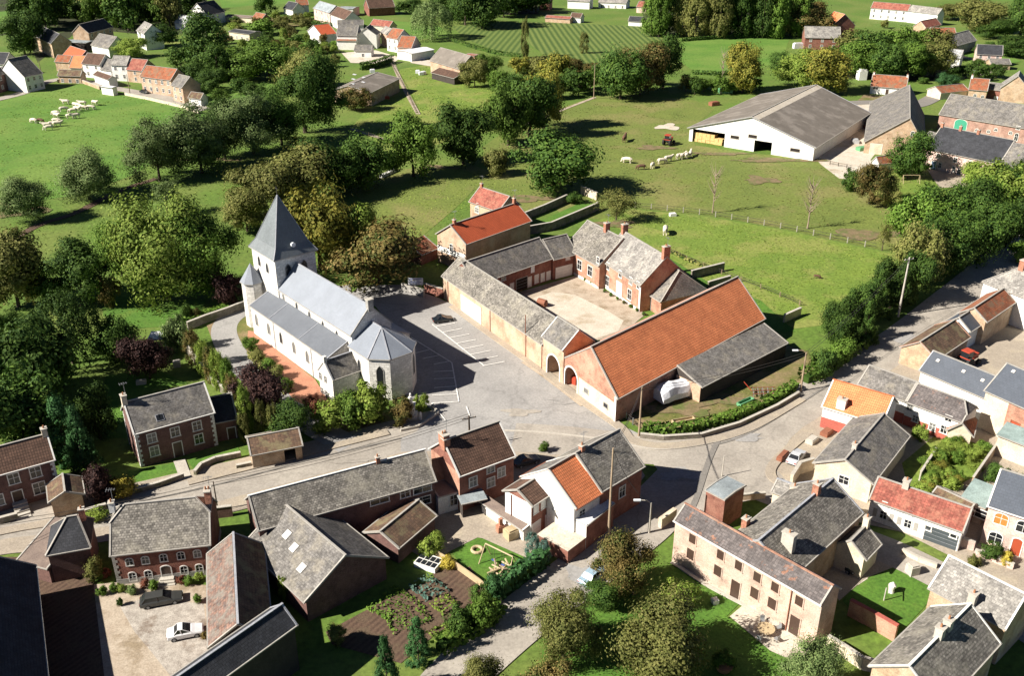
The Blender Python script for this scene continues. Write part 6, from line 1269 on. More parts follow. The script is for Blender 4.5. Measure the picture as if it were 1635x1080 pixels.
for (x, yb, yt, w_, m_, lb) in [(1560,52,0,60,'leaf_olive','broad olive tree on the top right slope'), (1590,62,30,50,'leaf_dark','dark bushy tree beside the broad olive one'), (1628,60,-10,40,'leaf_dark','dark tree at the top right corner'), (1620,90,60,50,'leaf_dark','dark hedge tree above the upper right lane'), (1520,32,5,40,'leaf_olive','small olive tree right of the long white houses'), (1510,145,118,26,'leaf_fir','small blue-green conifer near the orange cottage'), (1615,85,70,12,'leaf_gold','small golden tree in the garden at upper right')]: T(x, yb, yt, w_, 'round', m_, lb, name='broadleaf_tree')
for i in range(6): T(1520+i*14, 122+rnd(-4,4)+i, 104+rnd(-4,4), 24, 'far', 'leaf_dark', 'dark bush on the bank below the upper right lane', name='bank_bush', cat='bush', group='bushes on the bank of the upper lane')
# right centre
T(1448,284,214,58,'round','leaf_dark','nearly black yew in front of the right-hand farm',name='yew_tree'); T(1388,325,262,50,'round','leaf_autumn','brown-green tree at the paddock corner',name='broadleaf_tree'); T(1358,305,270,30,'bush','leaf_dark','dark bush left of the paddock corner tree',name='shrub',cat='shrub'); T(1412,328,285,44,'round','leaf_olive','olive shrub tree right of the paddock corner tree',name='broadleaf_tree')
T(1595,345,262,86,'round','leaf_light','light green crown beside the cream farm dwelling',name='broadleaf_tree'); T(1560,300,262,46,'round','leaf_light','small light green crown touching the farm dwelling',name='broadleaf_tree')
T(1137.5,340,268,40,'bare','leaf_twig','thin bare tree in the middle of the paddock',name='bare_tree'); T(1289,365,286,48,'bare','leaf_twig','thin reddish bare tree by the paddock fence',name='bare_tree'); T(1408,400,358,24,'open','leaf_olive','small young tree at the end of the paddock fence',name='young_tree')
for i, (x, yb, yt, w_, m_) in enumerate([(1460,400,315,70,'leaf_mid'), (1500,380,300,70,'leaf_dark'), (1540,370,290,70,'leaf_dark'), (1580,355,285,70,'leaf_mid'), (1615,345,270,60,'leaf_dark'), (1465,450,360,70,'leaf_olive'), (1500,440,350,70,'leaf_dark'), (1540,425,340,70,'leaf_dark'), (1575,400,320,60,'leaf_dark'), (1450,480,405,60,'leaf_dark'), (1605,395,320,50,'leaf_dark'), (1640,330,260,50,'leaf_dark')]):
    T(x, yb, yt, w_, 'round', m_, 'tree in the dark belt between the paddock and the road', name='roadside_tree', group='tree belt along the road')
for i, (x, yb, yt, w_) in enumerate([(1335,545,478,48), (1352,530,460,46), (1375,520,448,48), (1398,505,430,50), (1420,492,418,50), (1440,480,400,48), (1345,560,500,44), (1380,545,480,44)]):
    T(x, yb, yt, w_, 'fir' if i % 2 else 'round', 'leaf_dark', 'dark conifer in the tall screen beside the concrete pole', name='conifer', cat='conifer', group='tall conifer screen by the road')
T(1625,418,388,40,'bush','leaf_mid','green bushes beside the road at the right edge',name='shrub',cat='shrub')
T(1310,600,560,44,'bush','leaf_dark','dark shrub on the bank by the telegraph pole',name='shrub',cat='shrub'); T(1335,580,540,44,'bush','leaf_mid','green shrub on the bank above the road',name='shrub',cat='shrub')
T(1415,690,672,20,'bush','leaf_mid','light green shrub in front of the white and red row',name='shrub',cat='shrub'); T(1468,704,680,24,'bush','leaf_light','round light shrub against the row house wall',name='shrub',cat='shrub')
for i in range(40): yy_ = 715+rnd(0,68); T(1492+rnd(0,88)-(yy_-715)*.55, yy_, yy_-rnd(12,22), rnd(18,28), 'bush', random.choice(['leaf_light','leaf_light','leaf_yellow','leaf_mid']), 'leafy overgrown plant in the kitchen garden behind the grey barn', name='garden_plant', cat='plant', group='overgrown kitchen garden')
T(1612,790,750,44,'bush','leaf_dark','dark conifers beside the blue roof villa',name='shrub',cat='shrub'); T(1583,768,740,30,'bush','leaf_dark','dark bush between the kitchen garden and the villa',name='shrub',cat='shrub')
T(1575,893,866,36,'bush','leaf_dark','dark bush in front of the pink villa',name='shrub',cat='shrub'); T(1604,902,882,22,'bush','leaf_gold','yellow shrub in front of the pink villa',name='shrub',cat='shrub'); T(1555,905,888,20,'bush','leaf_olive','small shrub by the low wall of the villa',name='shrub',cat='shrub')
# bottom centre and right
T(1012,950,850,98,'fine','leaf_autumn','large russet-green tree beside the lane and the cream school wall',name='broadleaf_tree'); T(900,1052,938,108,'fine','leaf_olive','large olive tree beside the lane near the bottom edge',name='broadleaf_tree'); T(1048,1078,952,138,'fine','leaf_olive','largest tree on the lawn by the school',name='broadleaf_tree')
T(962,968,925,52,'round','leaf_dark','dark tree hiding the parked pale blue car',name='broadleaf_tree'); T(1082,965,920,52,'bush','leaf_light','bright light green bush on the school lawn',name='shrub',cat='shrub'); T(1155,1068,1040,34,'bush','leaf_mid','round shrub in a big pot near the bottom edge',name='shrub',cat='shrub')
T(785,1120,1035,86,'fine','leaf_olive','olive tree cut by the bottom edge beside the lane',name='broadleaf_tree'); T(1290,1120,1022,96,'fine','leaf_willow','grey-green feathery tree cut by the bottom edge by the school',name='broadleaf_tree'); T(880,1130,1050,60,'round','leaf_autumn','reddish shrub tree cut by the bottom edge',name='broadleaf_tree')
T(1320,1000,965,30,'bush','leaf_olive','small shrub at the corner of the school',name='shrub',cat='shrub') if False else None
T(620,1115,1018,58,'fir','leaf_fir','left young fir of the two at the bottom of the vegetable garden',name='fir_tree'); T(668,1055,985,52,'fir','leaf_fir','right young fir of the two at the bottom of the vegetable garden',name='fir_tree')
T(850,890,852,28,'column','leaf_blue','left blue-green cypress beside the raised terrace',name='conifer',cat='conifer'); T(868,898,866,24,'column','leaf_blue','right blue-green cypress beside the raised terrace',name='conifer',cat='conifer')
T(688,882,850,44,'bush','leaf_light','light green shrub beside the garden shed',name='shrub',cat='shrub'); T(716,905,886,26,'bush','leaf_gold','golden flowering bush beside the white cold frame',name='shrub',cat='shrub'); T(795,955,915,40,'bush','leaf_fir','bushy conifer at the corner of the play lawn',name='shrub',cat='shrub'); T(770,960,925,40,'bush','leaf_dark','dark bush along the play lawn fence',name='shrub',cat='shrub'); T(740,1010,965,50,'bush','leaf_dark','dark bushes between the vegetable garden and the lane',name='shrub',cat='shrub'); T(780,1000,950,50,'bush','leaf_mid','green bushes on the bank above the lane',name='shrub',cat='shrub')
T(455,960,920,18,'bush','leaf_light','green shrub between courtyard wing and steep barn',name='shrub',cat='shrub'); T(458,945,925,16,'bush','leaf_mid','small plant under the pale sheet lean-to',name='shrub',cat='shrub'); T(540,1030,1000,30,'bush','leaf_olive','sparse shrub at the corner of the vegetable garden',name='shrub',cat='shrub')
for i, (x, yb, c_) in enumerate([(160,925,'leaf_mid'), (170,922,'leaf_red'), (185,945,'leaf_mid'), (195,945,'leaf_light'), (213,948,'leaf_willow'), (230,940,'leaf_red'), (245,942,'leaf_mid'), (290,932,'leaf_red'), (300,936,'leaf_mid'), (320,928,'leaf_light'), (163,950,'leaf_mid'), (318,962,'leaf_mid'), (330,1020,'leaf_autumn')]):
    T(x, yb, yb-14, 16, 'bush', c_, 'flowering potted plant or shrub along the manor front', name='flower_bush', cat='plant', group='flower border along the manor', trunk=False)
T(192,968,955,9,'bush','leaf_dark','small clipped ball shrub standing alone on the manor yard',name='shrub',cat='shrub'); T(150,930,895,28,'bush','leaf_olive','climbing shrub at the left corner of the manor',name='shrub',cat='shrub'); T(322,908,890,18,'bush','leaf_mid','climbing plant at the right corner of the manor front',name='shrub',cat='shrub'); T(757,415,378,40,'bush','leaf_olive','ivy climbing the corner of the red-roofed house',name='ivy',cat='climbing plant'); T(758,950-540,388,18,'bush','leaf_dark','dark shrub below the ivy-clad corner',name='shrub',cat='shrub'); T(1275,231,214,26,'bush','leaf_fir','dark bush growing against the white barn front',name='shrub',cat='shrub'); T(918,325,308,26,'bush','leaf_dark','dark shrub on the small walled lawn',name='shrub',cat='shrub'); T(866,722,706,18,'bush','leaf_mid','green bush beside the shaded parked car',name='shrub',cat='shrub')
for i in range(10):
    t_ = i/9; p = lerp(ZD(880,385), ZD(1215,582), t_); T(p[0], p[1]+2, p[1]-4, 6, 'bush', random.choice(['leaf_mid','leaf_light','leaf_autumn']), 'small potted plant along the farmhouse front', name='potted_plant', cat='plant', group='pots along the farmhouse', trunk=False)
# top left belt
for i in range(44):
    x = 40+i*6.2+rnd(-6,6); T(x, 44+rnd(-24,6), -4+rnd(-18,8), rnd(30,46), 'far', random.choice(['leaf_dark','leaf_dark','leaf_dark','leaf_mid','leaf_olive']), 'tree in the wooded belt along the top left edge', name='wood_tree', group='wooded belt at the top left')
for i in range(16):
    x = 50+i*17+rnd(-6,6); T(x, 14+rnd(-8,6), -25+rnd(-10,10), rnd(30,44), 'far', random.choice(['leaf_dark','leaf_mid']), 'rear tree in the wooded belt along the top left edge', name='wood_tree', group='rear of the wooded belt at the top left')
for (x, yb, yt, w_, m_, lb) in [(40,88,20,54,'leaf_dark','dark tree left of the brick house at upper left'), (210,92,62,42,'leaf_light','light tree behind the far row of houses'), (255,75,40,44,'leaf_dark','dark tree right of the tall narrow white house'), (270,65,45,30,'leaf_mid','small tree in the garden above the far row'), (55,140,122,22,'leaf_dark','round clipped tree on the verge beside the far road'), (300,145,105,40,'leaf_dark','dark shrubby tree at the end of the far row'), (290,110,75,40,'leaf_dark','dark tree behind the orange roof of the far row'), (380,95,75,26,'leaf_mid','garden tree right of the cream bungalow'), (420,55,30,40,'leaf_mid','bushy tree left of the pink brick house'), (425,22,-10,28,'leaf_dark','dark tree at the top edge near the orange-roofed house'), (450,50,32,30,'leaf_olive','olive bush in the hamlet gardens'), (350,165,142,30,'leaf_mid','garden bush right of the far row'), (385,150,125,34,'leaf_dark','dark shrub in the long garden above the willows'), (500,85,65,20,'leaf_dark','clipped dark shrub beside the white gable cottage')]: T(x, yb, yt, w_, 'round' if w_ > 40 else 'far', m_, lb, name='broadleaf_tree')
for i in range(18):
    T(360+rnd(0,150), 40+rnd(0,60), 24+rnd(0,52), rnd(14,24), 'far', random.choice(['leaf_mid','leaf_dark','leaf_olive','leaf_light']), 'small garden shrub among the hamlet orchards', name='garden_bush', cat='bush', group='bushes in the hamlet gardens') if False else None
for i in range(14):
    x, y = 370+i*10+rnd(-5,5), 46+ (i%4)*16+rnd(-4,4); T(x, y, y-rnd(12,20), rnd(14,24), 'far', random.choice(['leaf_mid','leaf_dark','leaf_olive','leaf_light']), 'small garden shrub among the hamlet orchards', name='garden_bush', cat='bush', group='bushes in the hamlet gardens')
for i in range(12):
    x = 700+i*26; T(x, 20+rnd(-6,8), -16+rnd(-6,6), 36, 'far', 'leaf_dark', 'tree in the dark wood along the top edge of the photo', name='wood_tree', group='dark wood along the top edge') if x < 860 else None

for i in range(46):
    x, y = rnd(345, 540), rnd(30, 112); T(x, y, y-rnd(9,17), rnd(11,22), 'far', random.choice(['leaf_mid','leaf_dark','leaf_olive','leaf_light','leaf_autumn']), 'small shrub in the gardens between the far row and the central hamlet', name='garden_bush', cat='bush', group='shrubs of the upper gardens', trunk=False)
for i in range(34):
    x, y = rnd(1400, 1632), rnd(20, 135); T(x, y, y-rnd(9,16), rnd(12,22), 'far', random.choice(['leaf_mid','leaf_dark','leaf_olive','leaf_dark']), 'small shrub in the gardens of the upper right houses', name='garden_bush', cat='bush', group='shrubs of the upper right gardens', trunk=False)
for i in range(16):
    x, y = rnd(640, 760), rnd(18, 32); T(x, y, y-rnd(16,24), rnd(20,30), 'far', 'leaf_dark', 'dark tree of the thicket behind the weeping willow', name='thicket_tree', group='thicket behind the weeping willow')
# hedges
def hedge(name, label, pts, wd, h, m, cat='hedge', dens=26, z=0.0, leaf=.3):
    C = catmull([W(p) for p in pts], 6); o = C[0].copy(); V = []; F = []; random.seed(len(label))
    for a, b in zip(C, C[1:]):
        ln = (b-a).length; d = (b-a).normalized(); s = Vector((-d.y, d.x, 0))
        for _ in range(int(ln*dens*(wd+h)/2)):
            t = rnd(0, ln); side = rnd(-1, 1); k_ = random.random()
            if k_ < .5: off = s*side*wd/2+UP*h*rnd(.88,1.08); nn = UP+s*rnd(-.6,.6)+d*rnd(-.6,.6)
            else: sg = 1 if side > 0 else -1; off = s*sg*wd/2*rnd(.85,1.08)+UP*h*rnd(0.03,1); nn = s*sg+UP*rnd(-.2,.8)+d*rnd(-.6,.6)
            c = a+d*t+off-o; nn.normalize(); tt = nn.cross(Vector((rnd(-1,1), rnd(-1,1), rnd(-1,1)))).normalized(); bb = nn.cross(tt); i = len(V); q = leaf*rnd(.6,1.3)
            V.extend([c-tt*q, c-bb*q*.7, c+tt*q, c+bb*q]); F.append((i, i+1, i+2, i+3))
    # woody core keeps it opaque
    me = bpy.data.meshes.new('hedge'); me.from_pydata(V, [], F); me.materials.append(MATS[m]); ob = bpy.data.objects.new(name, me); COL.objects.link(ob); ob.location = o
    core = MB()
    if h < .7: ob['kind'] = 'stuff'; return tag(ob, label, cat)
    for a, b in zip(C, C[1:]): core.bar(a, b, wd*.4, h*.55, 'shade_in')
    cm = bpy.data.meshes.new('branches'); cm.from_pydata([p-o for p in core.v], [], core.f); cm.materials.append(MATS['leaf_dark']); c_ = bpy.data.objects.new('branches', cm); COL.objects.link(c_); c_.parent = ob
    return tag(ob, label, cat)
hedge('hedge', 'long curved clipped hedge along the road below the orange-roofed barn', [(1026,691), (1060,693), (1100,690), (1150,678), (1200,660), (1240,640), (1268,622)], 1.6, 1.5, 'leaf_mid')
hedge('hedge', 'tall thick hedge on the bank between the telegraph pole and the conifers', [(1285,612), (1310,598), (1340,575), (1375,552)], 3.0, 2.2, 'leaf_mid')
hedge('hedge', 'tall dark hedge around the play lawn beside the lane', [(790,960), (830,930), (872,900)], 1.5, 2.4, 'leaf_fir')
hedge('hedge', 'clipped hedge along the churchyard wall left of the church', [(300,520), (330,508), (362,498)], 2.0, 1.4, 'leaf_mid'); hedge('hedge', 'broad low hedge beside the churchyard path above the maple', [(405,570), (430,598), (462,628)], 2.0, 1.0, 'leaf_olive')
for lb, pts in (('thin hedge around the upper garden lawn, lower side', [(395,78), (440,70), (480,66)]), ('thin hedge along the top orchard plot', [(430,38), (470,36), (505,40)]), ('thin hedge across the long garden above the willows', [(350,128), (385,118), (420,114)]), ('garden hedge right of the dark-red-roofed long house', [(1500,70), (1530,72), (1560,80)]), ('hedge under the vineyard toward the hamlet', [(722,66), (760,78), (800,88), (836,92)]), ('hedge on the far side of the bright meadow', [(1088,66), (1150,62), (1250,58)]), ('hedge along the lower side of the bright meadow', [(1105,118), (1150,120), (1210,118)]), ('hedge by the orchard wall left of the pink brick house', [(450,28), (490,34), (530,42)])): hedge('hedge', lb, pts, 1.6, 1.6, 'leaf_dark', dens=8, leaf=.4)
hedge('hedge', 'dark clipped hedge behind the hamlet cottages', [(577,112), (600,108), (626,99)], 2.5, 3.0, 'leaf_dark'); hedge('hedge', 'wild hedge line climbing from the farm garden along the meadow', [(1060,398), (1100,418), (1140,432)], .8, .8, 'leaf_olive', dens=14)
hedge('hedge', 'dark hedge under the cypress lawn near the cream bungalow', [(470,62), (500,58), (540,62)], 1.6, 1.4, 'leaf_dark'); hedge('vegetable_row', 'bluish row of leeks across the vegetable garden', [(668,930), (690,945), (700,955)], 3.0, 0.5, 'leaf_blue', 'vegetables', leaf=.2); hedge('vegetable_row', 'light green vegetable row beside the bluish leeks', [(698,960), (720,976)], 2.4, 0.5, 'leaf_light', 'vegetables', leaf=.2)
hedge('weed_patch', 'weedy green strip across the brown vegetable plots', [(605,955), (640,975), (660,1005)], 4.5, 0.35, 'leaf_mid', 'weeds', dens=30, leaf=.16); hedge('weed_patch', 'grassy strip between the vegetable plots and the bank', [(690,1025), (730,1005), (775,970)], 3.0, 0.3, 'leaf_light', 'weeds', dens=30, leaf=.16); hedge('hedge', 'scrubby growth on the bank between the hedge and the lane bottom', [(700,1040), (750,1010), (800,975)], 2.5, 1.3, 'leaf_mid', dens=16)
hedge('ivy', 'ivy hedge on the wall before the manor left yard', [(1395,296), (1420,300)], 1.0, 1.2, 'leaf_mid') if False else None

# tufts of longer grass: uncountable
def tufts(name, poly, n, m, size=.28, seed=1):
    random.seed(seed); P = [W(p) for p in poly]; xs = [p.x for p in P]; ys = [p.y for p in P]; V = []; F = []
    def ins(x, y):
        c = False; j = len(P)-1
        for i in range(len(P)):
            if (P[i].y > y) != (P[j].y > y) and x < (P[j].x-P[i].x)*(y-P[i].y)/(P[j].y-P[i].y)+P[i].x: c = not c
            j = i
        return c
    k_ = 0
    while k_ < n:
        cx, cy = rnd(min(xs), max(xs)), rnd(min(ys), max(ys))
        if not ins(cx, cy): continue
        for _ in range(random.randint(2, 14)):
            x, y = cx+random.gauss(0, 1.6), cy+random.gauss(0, 1.6)
            if not ins(x, y): continue
            a = rnd(0, 3.1416); s_ = size*rnd(.4,1.2); h = s_*rnd(.3,.7); dx, dy = math.cos(a)*s_, math.sin(a)*s_; i = len(V); lx, ly = rnd(-.2,.2), rnd(-.2,.2)
            V.extend([Vector((x-dx, y-dy, 0.02)), Vector((x+dx, y+dy, 0.02)), Vector((x+dx*.6+lx, y+dy*.6+ly, h)), Vector((x-dx*.6+lx, y-dy*.6+ly, h))]); F.append((i, i+1, i+2, i+3)); k_ += 1
    me = bpy.data.meshes.new(name); me.from_pydata(V, [], F); me.materials.append(MATS[m]); o = bpy.data.objects.new(name, me); COL.objects.link(o); o['kind'] = 'stuff'; o['label'] = 'tufts of longer grass'; o['category'] = 'grass'; return o
tufts('grass_tufts', [(1010,338), (1130,348), (1250,370), (1398,402), (1430,412), (1360,465), (1300,515), (1215,498), (1150,468), (1080,418), (1000,372)], 5200, 'leaf_light', .2, 1)
tufts('grass_tufts', [(780,240), (900,175), (1010,155), (1100,165), (1100,205), (1100,238), (1200,250), (1380,278), (1430,330), (1430,395), (1330,380), (1130,342), (990,345), (860,300)], 5200, 'leaf_olive', .24, 2)
tufts('grass_tufts', [(0,175), (75,140), (180,142), (320,175), (300,230), (130,308), (0,330)], 3600, 'leaf_light', .24, 3)
tufts('grass_tufts', [(0,345), (215,292), (400,235), (560,215), (420,280), (380,350), (250,390), (0,460)], 3600, 'leaf_light', .2, 4)
tufts('grass_tufts', [(565,205), (640,112), (700,104), (815,160), (815,195), (700,230), (600,224)], 3600, 'leaf_light', .26, 5)
tufts('grass_tufts', [(600,300), (760,268), (860,310), (800,348), (665,383)], 1800, 'leaf_light', .2, 6)
tufts('grass_tufts', [(1030,688), (1100,595), (1230,548), (1290,565), (1265,622), (1190,662)], 1500, 'leaf_olive', .16, 7)
tufts('grass_tufts', [(870,1000), (1085,908), (1170,965), (1250,1045), (1290,1080), (870,1080)], 1500, 'leaf_mid', .10, 8)
# ================================================================== WALLS AND FENCES
def wall(label, pts, h=1.6, t=0.4, m='stone_wall', cap='concrete', name='garden_wall', cat='wall', z=0.0):
    P = [W(p) for p in pts]; mb = MB()
    for i, (a, b) in enumerate(zip(P, P[1:])):
        mb.bar(a-UP*.2, b-UP*.2, t, h+.2, m)
    o = mb.build(name, origin=P[0]); tag(o, label, cat)
    if cap:
        c = MB()
        for a, b in zip(P, P[1:]): c.bar(a+UP*(h+.003), b+UP*(h+.003), t+.12, .1, cap)
        c.build('coping', o)
    return o
wall('stone wall closing the upper side of the small walled lawn', [(835,352), (870,338), (905,322)], 1.8); wall('long stone wall between the small walled lawn and the farm roofs', [(836,376), (880,368), (950,338), (956,334)], 2.0); wall('short pale wall at the top corner of the small walled lawn', [(928,309), (953,320)], 2.0, m='render_cream')
wall('stone wall of the farmhouse back garden', [Zg(1170,715), Zg(1370,665)], 1.8); wall('stub of old wall behind the orange-roofed barn', [Zh(140,985), Zh(240,940)], 1.6, m='render_cream'); wall('brick wall between yard and the orange barn end', [(1130,462), (1165,452)], 1.6)
wall('retaining wall below the curved roadside hedge', [(1022,700), (1060,704), (1120,700), (1180,682), (1240,654), (1275,633)], .8, .35)
wall('churchyard wall from the tower to the left hedge', [(300,527), (330,515), (365,503), (398,490)], 1.5); wall('low front garden wall of the white-quoined house, left part', [(212,790), (255,778), (294,764)], .8); wall('low curved front wall of the white-quoined house, right part', [(312,760), (322,748), (345,738), (385,730)], .8)
wall('stone wall left of the brick garage by the street', [(0,838), (30,830)], 1.0) ; wall('wall with pale coping right of the brick garage', [(138,828), (172,818)], 1.3, m='brick_tan'); wall('brick garden wall behind the row of clipped conifers', [(297,560), (320,590), (345,620), (372,640)], 1.4)
wall('low brick wall in front of the roadside shelter', [(378,750), (402,745)], .7); wall('low street wall along the top of the manor forecourt', [(340,828), (372,824)], 1.6, m='brick_purple')
wall('wooden-capped garden fence wall between vegetable garden and play lawn', [(694,888), (730,910), (765,935), (800,965)], 1.0, .15, m='wood_pale', cap=None, name='garden_fence', cat='fence')
wall('long low wall dividing the kitchen garden from the grey barn yard', [Zu(865,940), Zu(975,770)], 1.6, .2, m='concrete'); wall('brown fence at the right side of the kitchen garden', [Zu(1240,980), Zu(1440,690)], 1.6, .2, m='brick_tan')
wall('low memorial garden kerb wall beside the square', [(690,650), (700,662), (668,684), (640,690)], .5, .3, m='concrete', cap=None); wall('brick boundary wall with red coping at the foot of the school lawn', [Zt(355,640), Zt(520,730), Zt(690,830)], 2.2, .4, m='brick_orange', cap='render_red')
wall('low pale wall around the school lawn toward the lane', [Zt(740,200), Zt(860,260), Zt(990,310)], .7, .3, m='render_cream'); wall('curved white boundary wall at the bottom beside the feathery tree', [Zt(200,870), Zt(330,950), Zt(450,1030), Zt(530,1050)], 1.6, .3, m='render_cream')
wall('stone wall behind the school toward the street junction', [Zs(-30,470), Zs(75,395)], 1.6, .6, m='render_cream', cap=None); wall('low pink brick wall beside the dark garage door', [ZG(925,900), ZG(1075,945)], 1.4, m='brick_pink'); wall('low garden wall in front of the pink villa', [ZG(1080,990), ZG(1250,1050), ZG(1500,1150)], .8, m='brick_pink')
wall('brick step wall at the back gate of the building with slate flecks', [Zs(540,270), Zs(725,255)], 1.0, .3, m='brick_tan'); wall('high cement yard wall joining the grey barn to the road corner', [(1262,778), Zu(0,890), Zu(100,860)], 2.0, .4, m='render_cream')
wall('pasture-side wall under the far row of houses', [(92,132), (125,130), (160,143)], 1.2, m='brick_tan'); wall('long low wall along the far road', [(200,152), (240,160), (290,172), (318,182)], 1.0, m='render_cream'); wall('rubble wall by the sign at the corner of the square', [Zf(935,790), Zf(1070,830)], 1.6, m='stone_grey'); wall('small white bench-like wall in the meadow near the dense row', [Zf(800,95), Zf(900,50)], .8, 1.0, m='render_white', cap=None, name='low_wall')
wall('dark wall at the back of the farm joining the tree-shaded lane', [Zf(1075,800), Zf(1190,835)], 2.0, m='brick_red')
def fence(label, pts, sp=3.0, h=1.2, m='pole_wood', rails=2, grp=None):
    P = catmull([W(p) for p in pts], 4); tot = 0; root = thing('fence', label, 'fence', P[0]); r = MB(); acc = 0
    pos = []
    for a, b in zip(P, P[1:]):
        ln = (b-a).length; t = acc
        while t < ln: pos.append(a.lerp(b, t/ln)); t += sp
        acc = t-ln
        for k_ in range(rails): r.bar(a+UP*(h*(.45+.45*k_)), b+UP*(h*(.45+.45*k_)), .05, .07, 'wire' if rails > 1 else m)
    for q in pos[:95]:
        mb = MB(); mb.cbox(q, .16, .16, h, m); mb.build('post', root)
    r.build('rail', root); return root
fence('post fence with pale posts curving across the paddock behind the farm', [(1014,332), (1049,335), (1132,345), (1209,358), (1256,367), (1334,384), (1398,398)], 4.0, 1.4, 'concrete'); fence('thin post fence running through the meadow toward the farm', [(1070,405), (1130,430), (1215,462), (1280,490)], 5.0, 1.1)
fence('fence along the straight path through the central meadow', [(625,104), (645,140), (665,182)], 4.0); fence('low fence beside the diagonal meadow path', [(560,208), (610,224), (660,238)], 5.0); fence('wooden fence by the yard entrance of the big white barn', [(1325,263), (1360,270)], 2.5, 1.1, 'bark')
fence('metal gate fence between barn and hedge', [(1000,669), (1022,690)], 2.0, 1.2, 'metal_grey')
def pole(x, yb, yt, label, name='utility_pole', cat='pole', m='pole_wood', arm=True, r=.16, lamp=False):
    c = W((x[0], yb)); h = Hh((x[1], yt), yb); root = thing(name, label, cat, c); mb = MB(); mb.tube([c-UP*.3, c+UP*h], [r*1.15, r*.7], m, 8); mb.build('shaft', root)
    if arm:
        mb = MB(); mb.bar(c+UP*(h-.5)-Vector((1,.4,0)), c+UP*(h-.5)+Vector((1,.4,0)), .12, .12, m)
        mb.build('crossarm', root)
        for i in (-.85, 0, .85):
            mb = MB(); q = c+UP*(h-.38)+Vector((i, .4*i, 0)); mb.tube([q, q+UP*.22], .06, 'concrete', 6); mb.build('insulator', root)
    if lamp:
        mb = MB(); mb.tube([c+UP*(h-.2), c+UP*(h+.3)+Vector((-.5,0,0)), c+UP*(h+.4)+Vector((-1.5,.0,0))], .06, m, 6); mb.build('arm', root)
        mb = MB(); mb.cbox(c+UP*(h+.28)+Vector((-1.8,0,0)), .9, .3, .18, 'sign_white'); mb.build('lamp_head', root)
    return c+UP*(h-.2)
p1 = pole((1020,1024), 697, 619, 'wooden pole at the corner between orange barn and curved hedge', arm=False)
p2 = pole((1278,1287), 626, 563, 'leaning pale pole on the road bank with a lamp on top', lamp=True, arm=False)
p3 = pole((1434,1450.5), 506, 411, 'tall concrete pole in front of the dark conifers', m='concrete', r=.2)
p4 = pole((948,951), 158, 101, 'wooden pole beside the tree cluster in the paddock corner', arm=False)
p5 = pole((971,986.5), 866, 716, 'tall wooden pole rising in front of the big slate corner house', arm=False)
p6 = pole((1036,1029), 852, 803, 'street lamp with bent arm beside the lane', name='street_lamp', cat='street lamp', m='concrete', lamp=True, arm=False)
p7 = pole((1152.5,1154), 762, 728, 'small street lamp in the middle of the junction', name='street_lamp', cat='street lamp', m='concrete', arm=False, r=.08)
p8 = pole((348,340), 816, 770, 'slim dark pole on the main street above the manor', m='bark', arm=False, r=.1)
p9 = pole((750,748.6), 716, 664, 'short dark pole behind the ridge of the brown-tiled house', m='bark', arm=True)
p10 = pole((70,68), 136, 98, 'pole beside the far road at the left', arm=False); p11 = pole((208,206), 152, 118, 'thin pole in front of the far row of houses', arm=False)
p12 = pole((21,13), 545, 515, 'white-topped washing-line post in the small lawn at far left', name='garden_post', cat='post', m='concrete', arm=False, r=.06)
def wires(label, a, b, offs, sag=.8):
    root = None; mb = MB()
    for o in offs:
        pts = [a.lerp(b, t/10)+UP*(-sag*4*(t/10)*(1-t/10))+Vector((0, o, o*.25)) for t in range(11)]; mb.tube(pts, .035, 'wire', 4)
    ob = mb.build('overhead_wires', origin=a); tag(ob, label, 'wires')
wires('overhead wires along the main street from the slim pole to the square', p8, p9, (-.45, .1, .6)); wires('thin service wires from the tall wooden pole across to the corner pole', p5, p1, (0, .4)); wires('service wire from the tall wooden pole down to the street lamp', p5, p6, (0,), 1.2); wires('roadside wires from the corner pole to the leaning bank pole', p1, p2, (-.3, .3)); wires('roadside wires from the leaning bank pole to the tall concrete pole', p2, p3, (-.3, .3)); wires('overhead wires from the slim street pole to the left edge', p8, W((-120,850), 8), (-.3, .3))

# ================================================================== SIGNS, MEMORIAL, GARDEN THINGS
def simple(name, label, cat, fn, at_, group=None):
    root = thing(name, label, cat, at_, group); fn(root, Vector(at_)); return root
def part(root, name, fn): mb = MB(); fn(mb); return mb.build(name, root)
c = W(Zf(1020,800))
def f(r, c):
    for s in (-1.1, 1.1): part(r, 'post', lambda m: m.tube([c+Vector((s,0,0)), c+Vector((s,0,3.0))], .06, 'metal_grey'))
    bd = part(r, 'board', lambda m: m.box(c+Vector((-1.5,-.06,1.7)), Vector((3,0,0)), Vector((0,.08,0)), Vector((0,0,1.5)), 'sign_white'))
    def txt(m):
        for k_ in range(4): m.box(c+Vector((-1.25,-.075,2.9-.32*k_)), Vector((2.4-.35*(k_%2),0,0)), Vector((0,.01,0)), Vector((0,0,.12)), 'blue_paint')
    part(bd, 'lettering_lines', txt)
simple('notice_board', 'white notice board on posts at the shaded corner of the square', 'sign', f, c)
c = W((657,667))
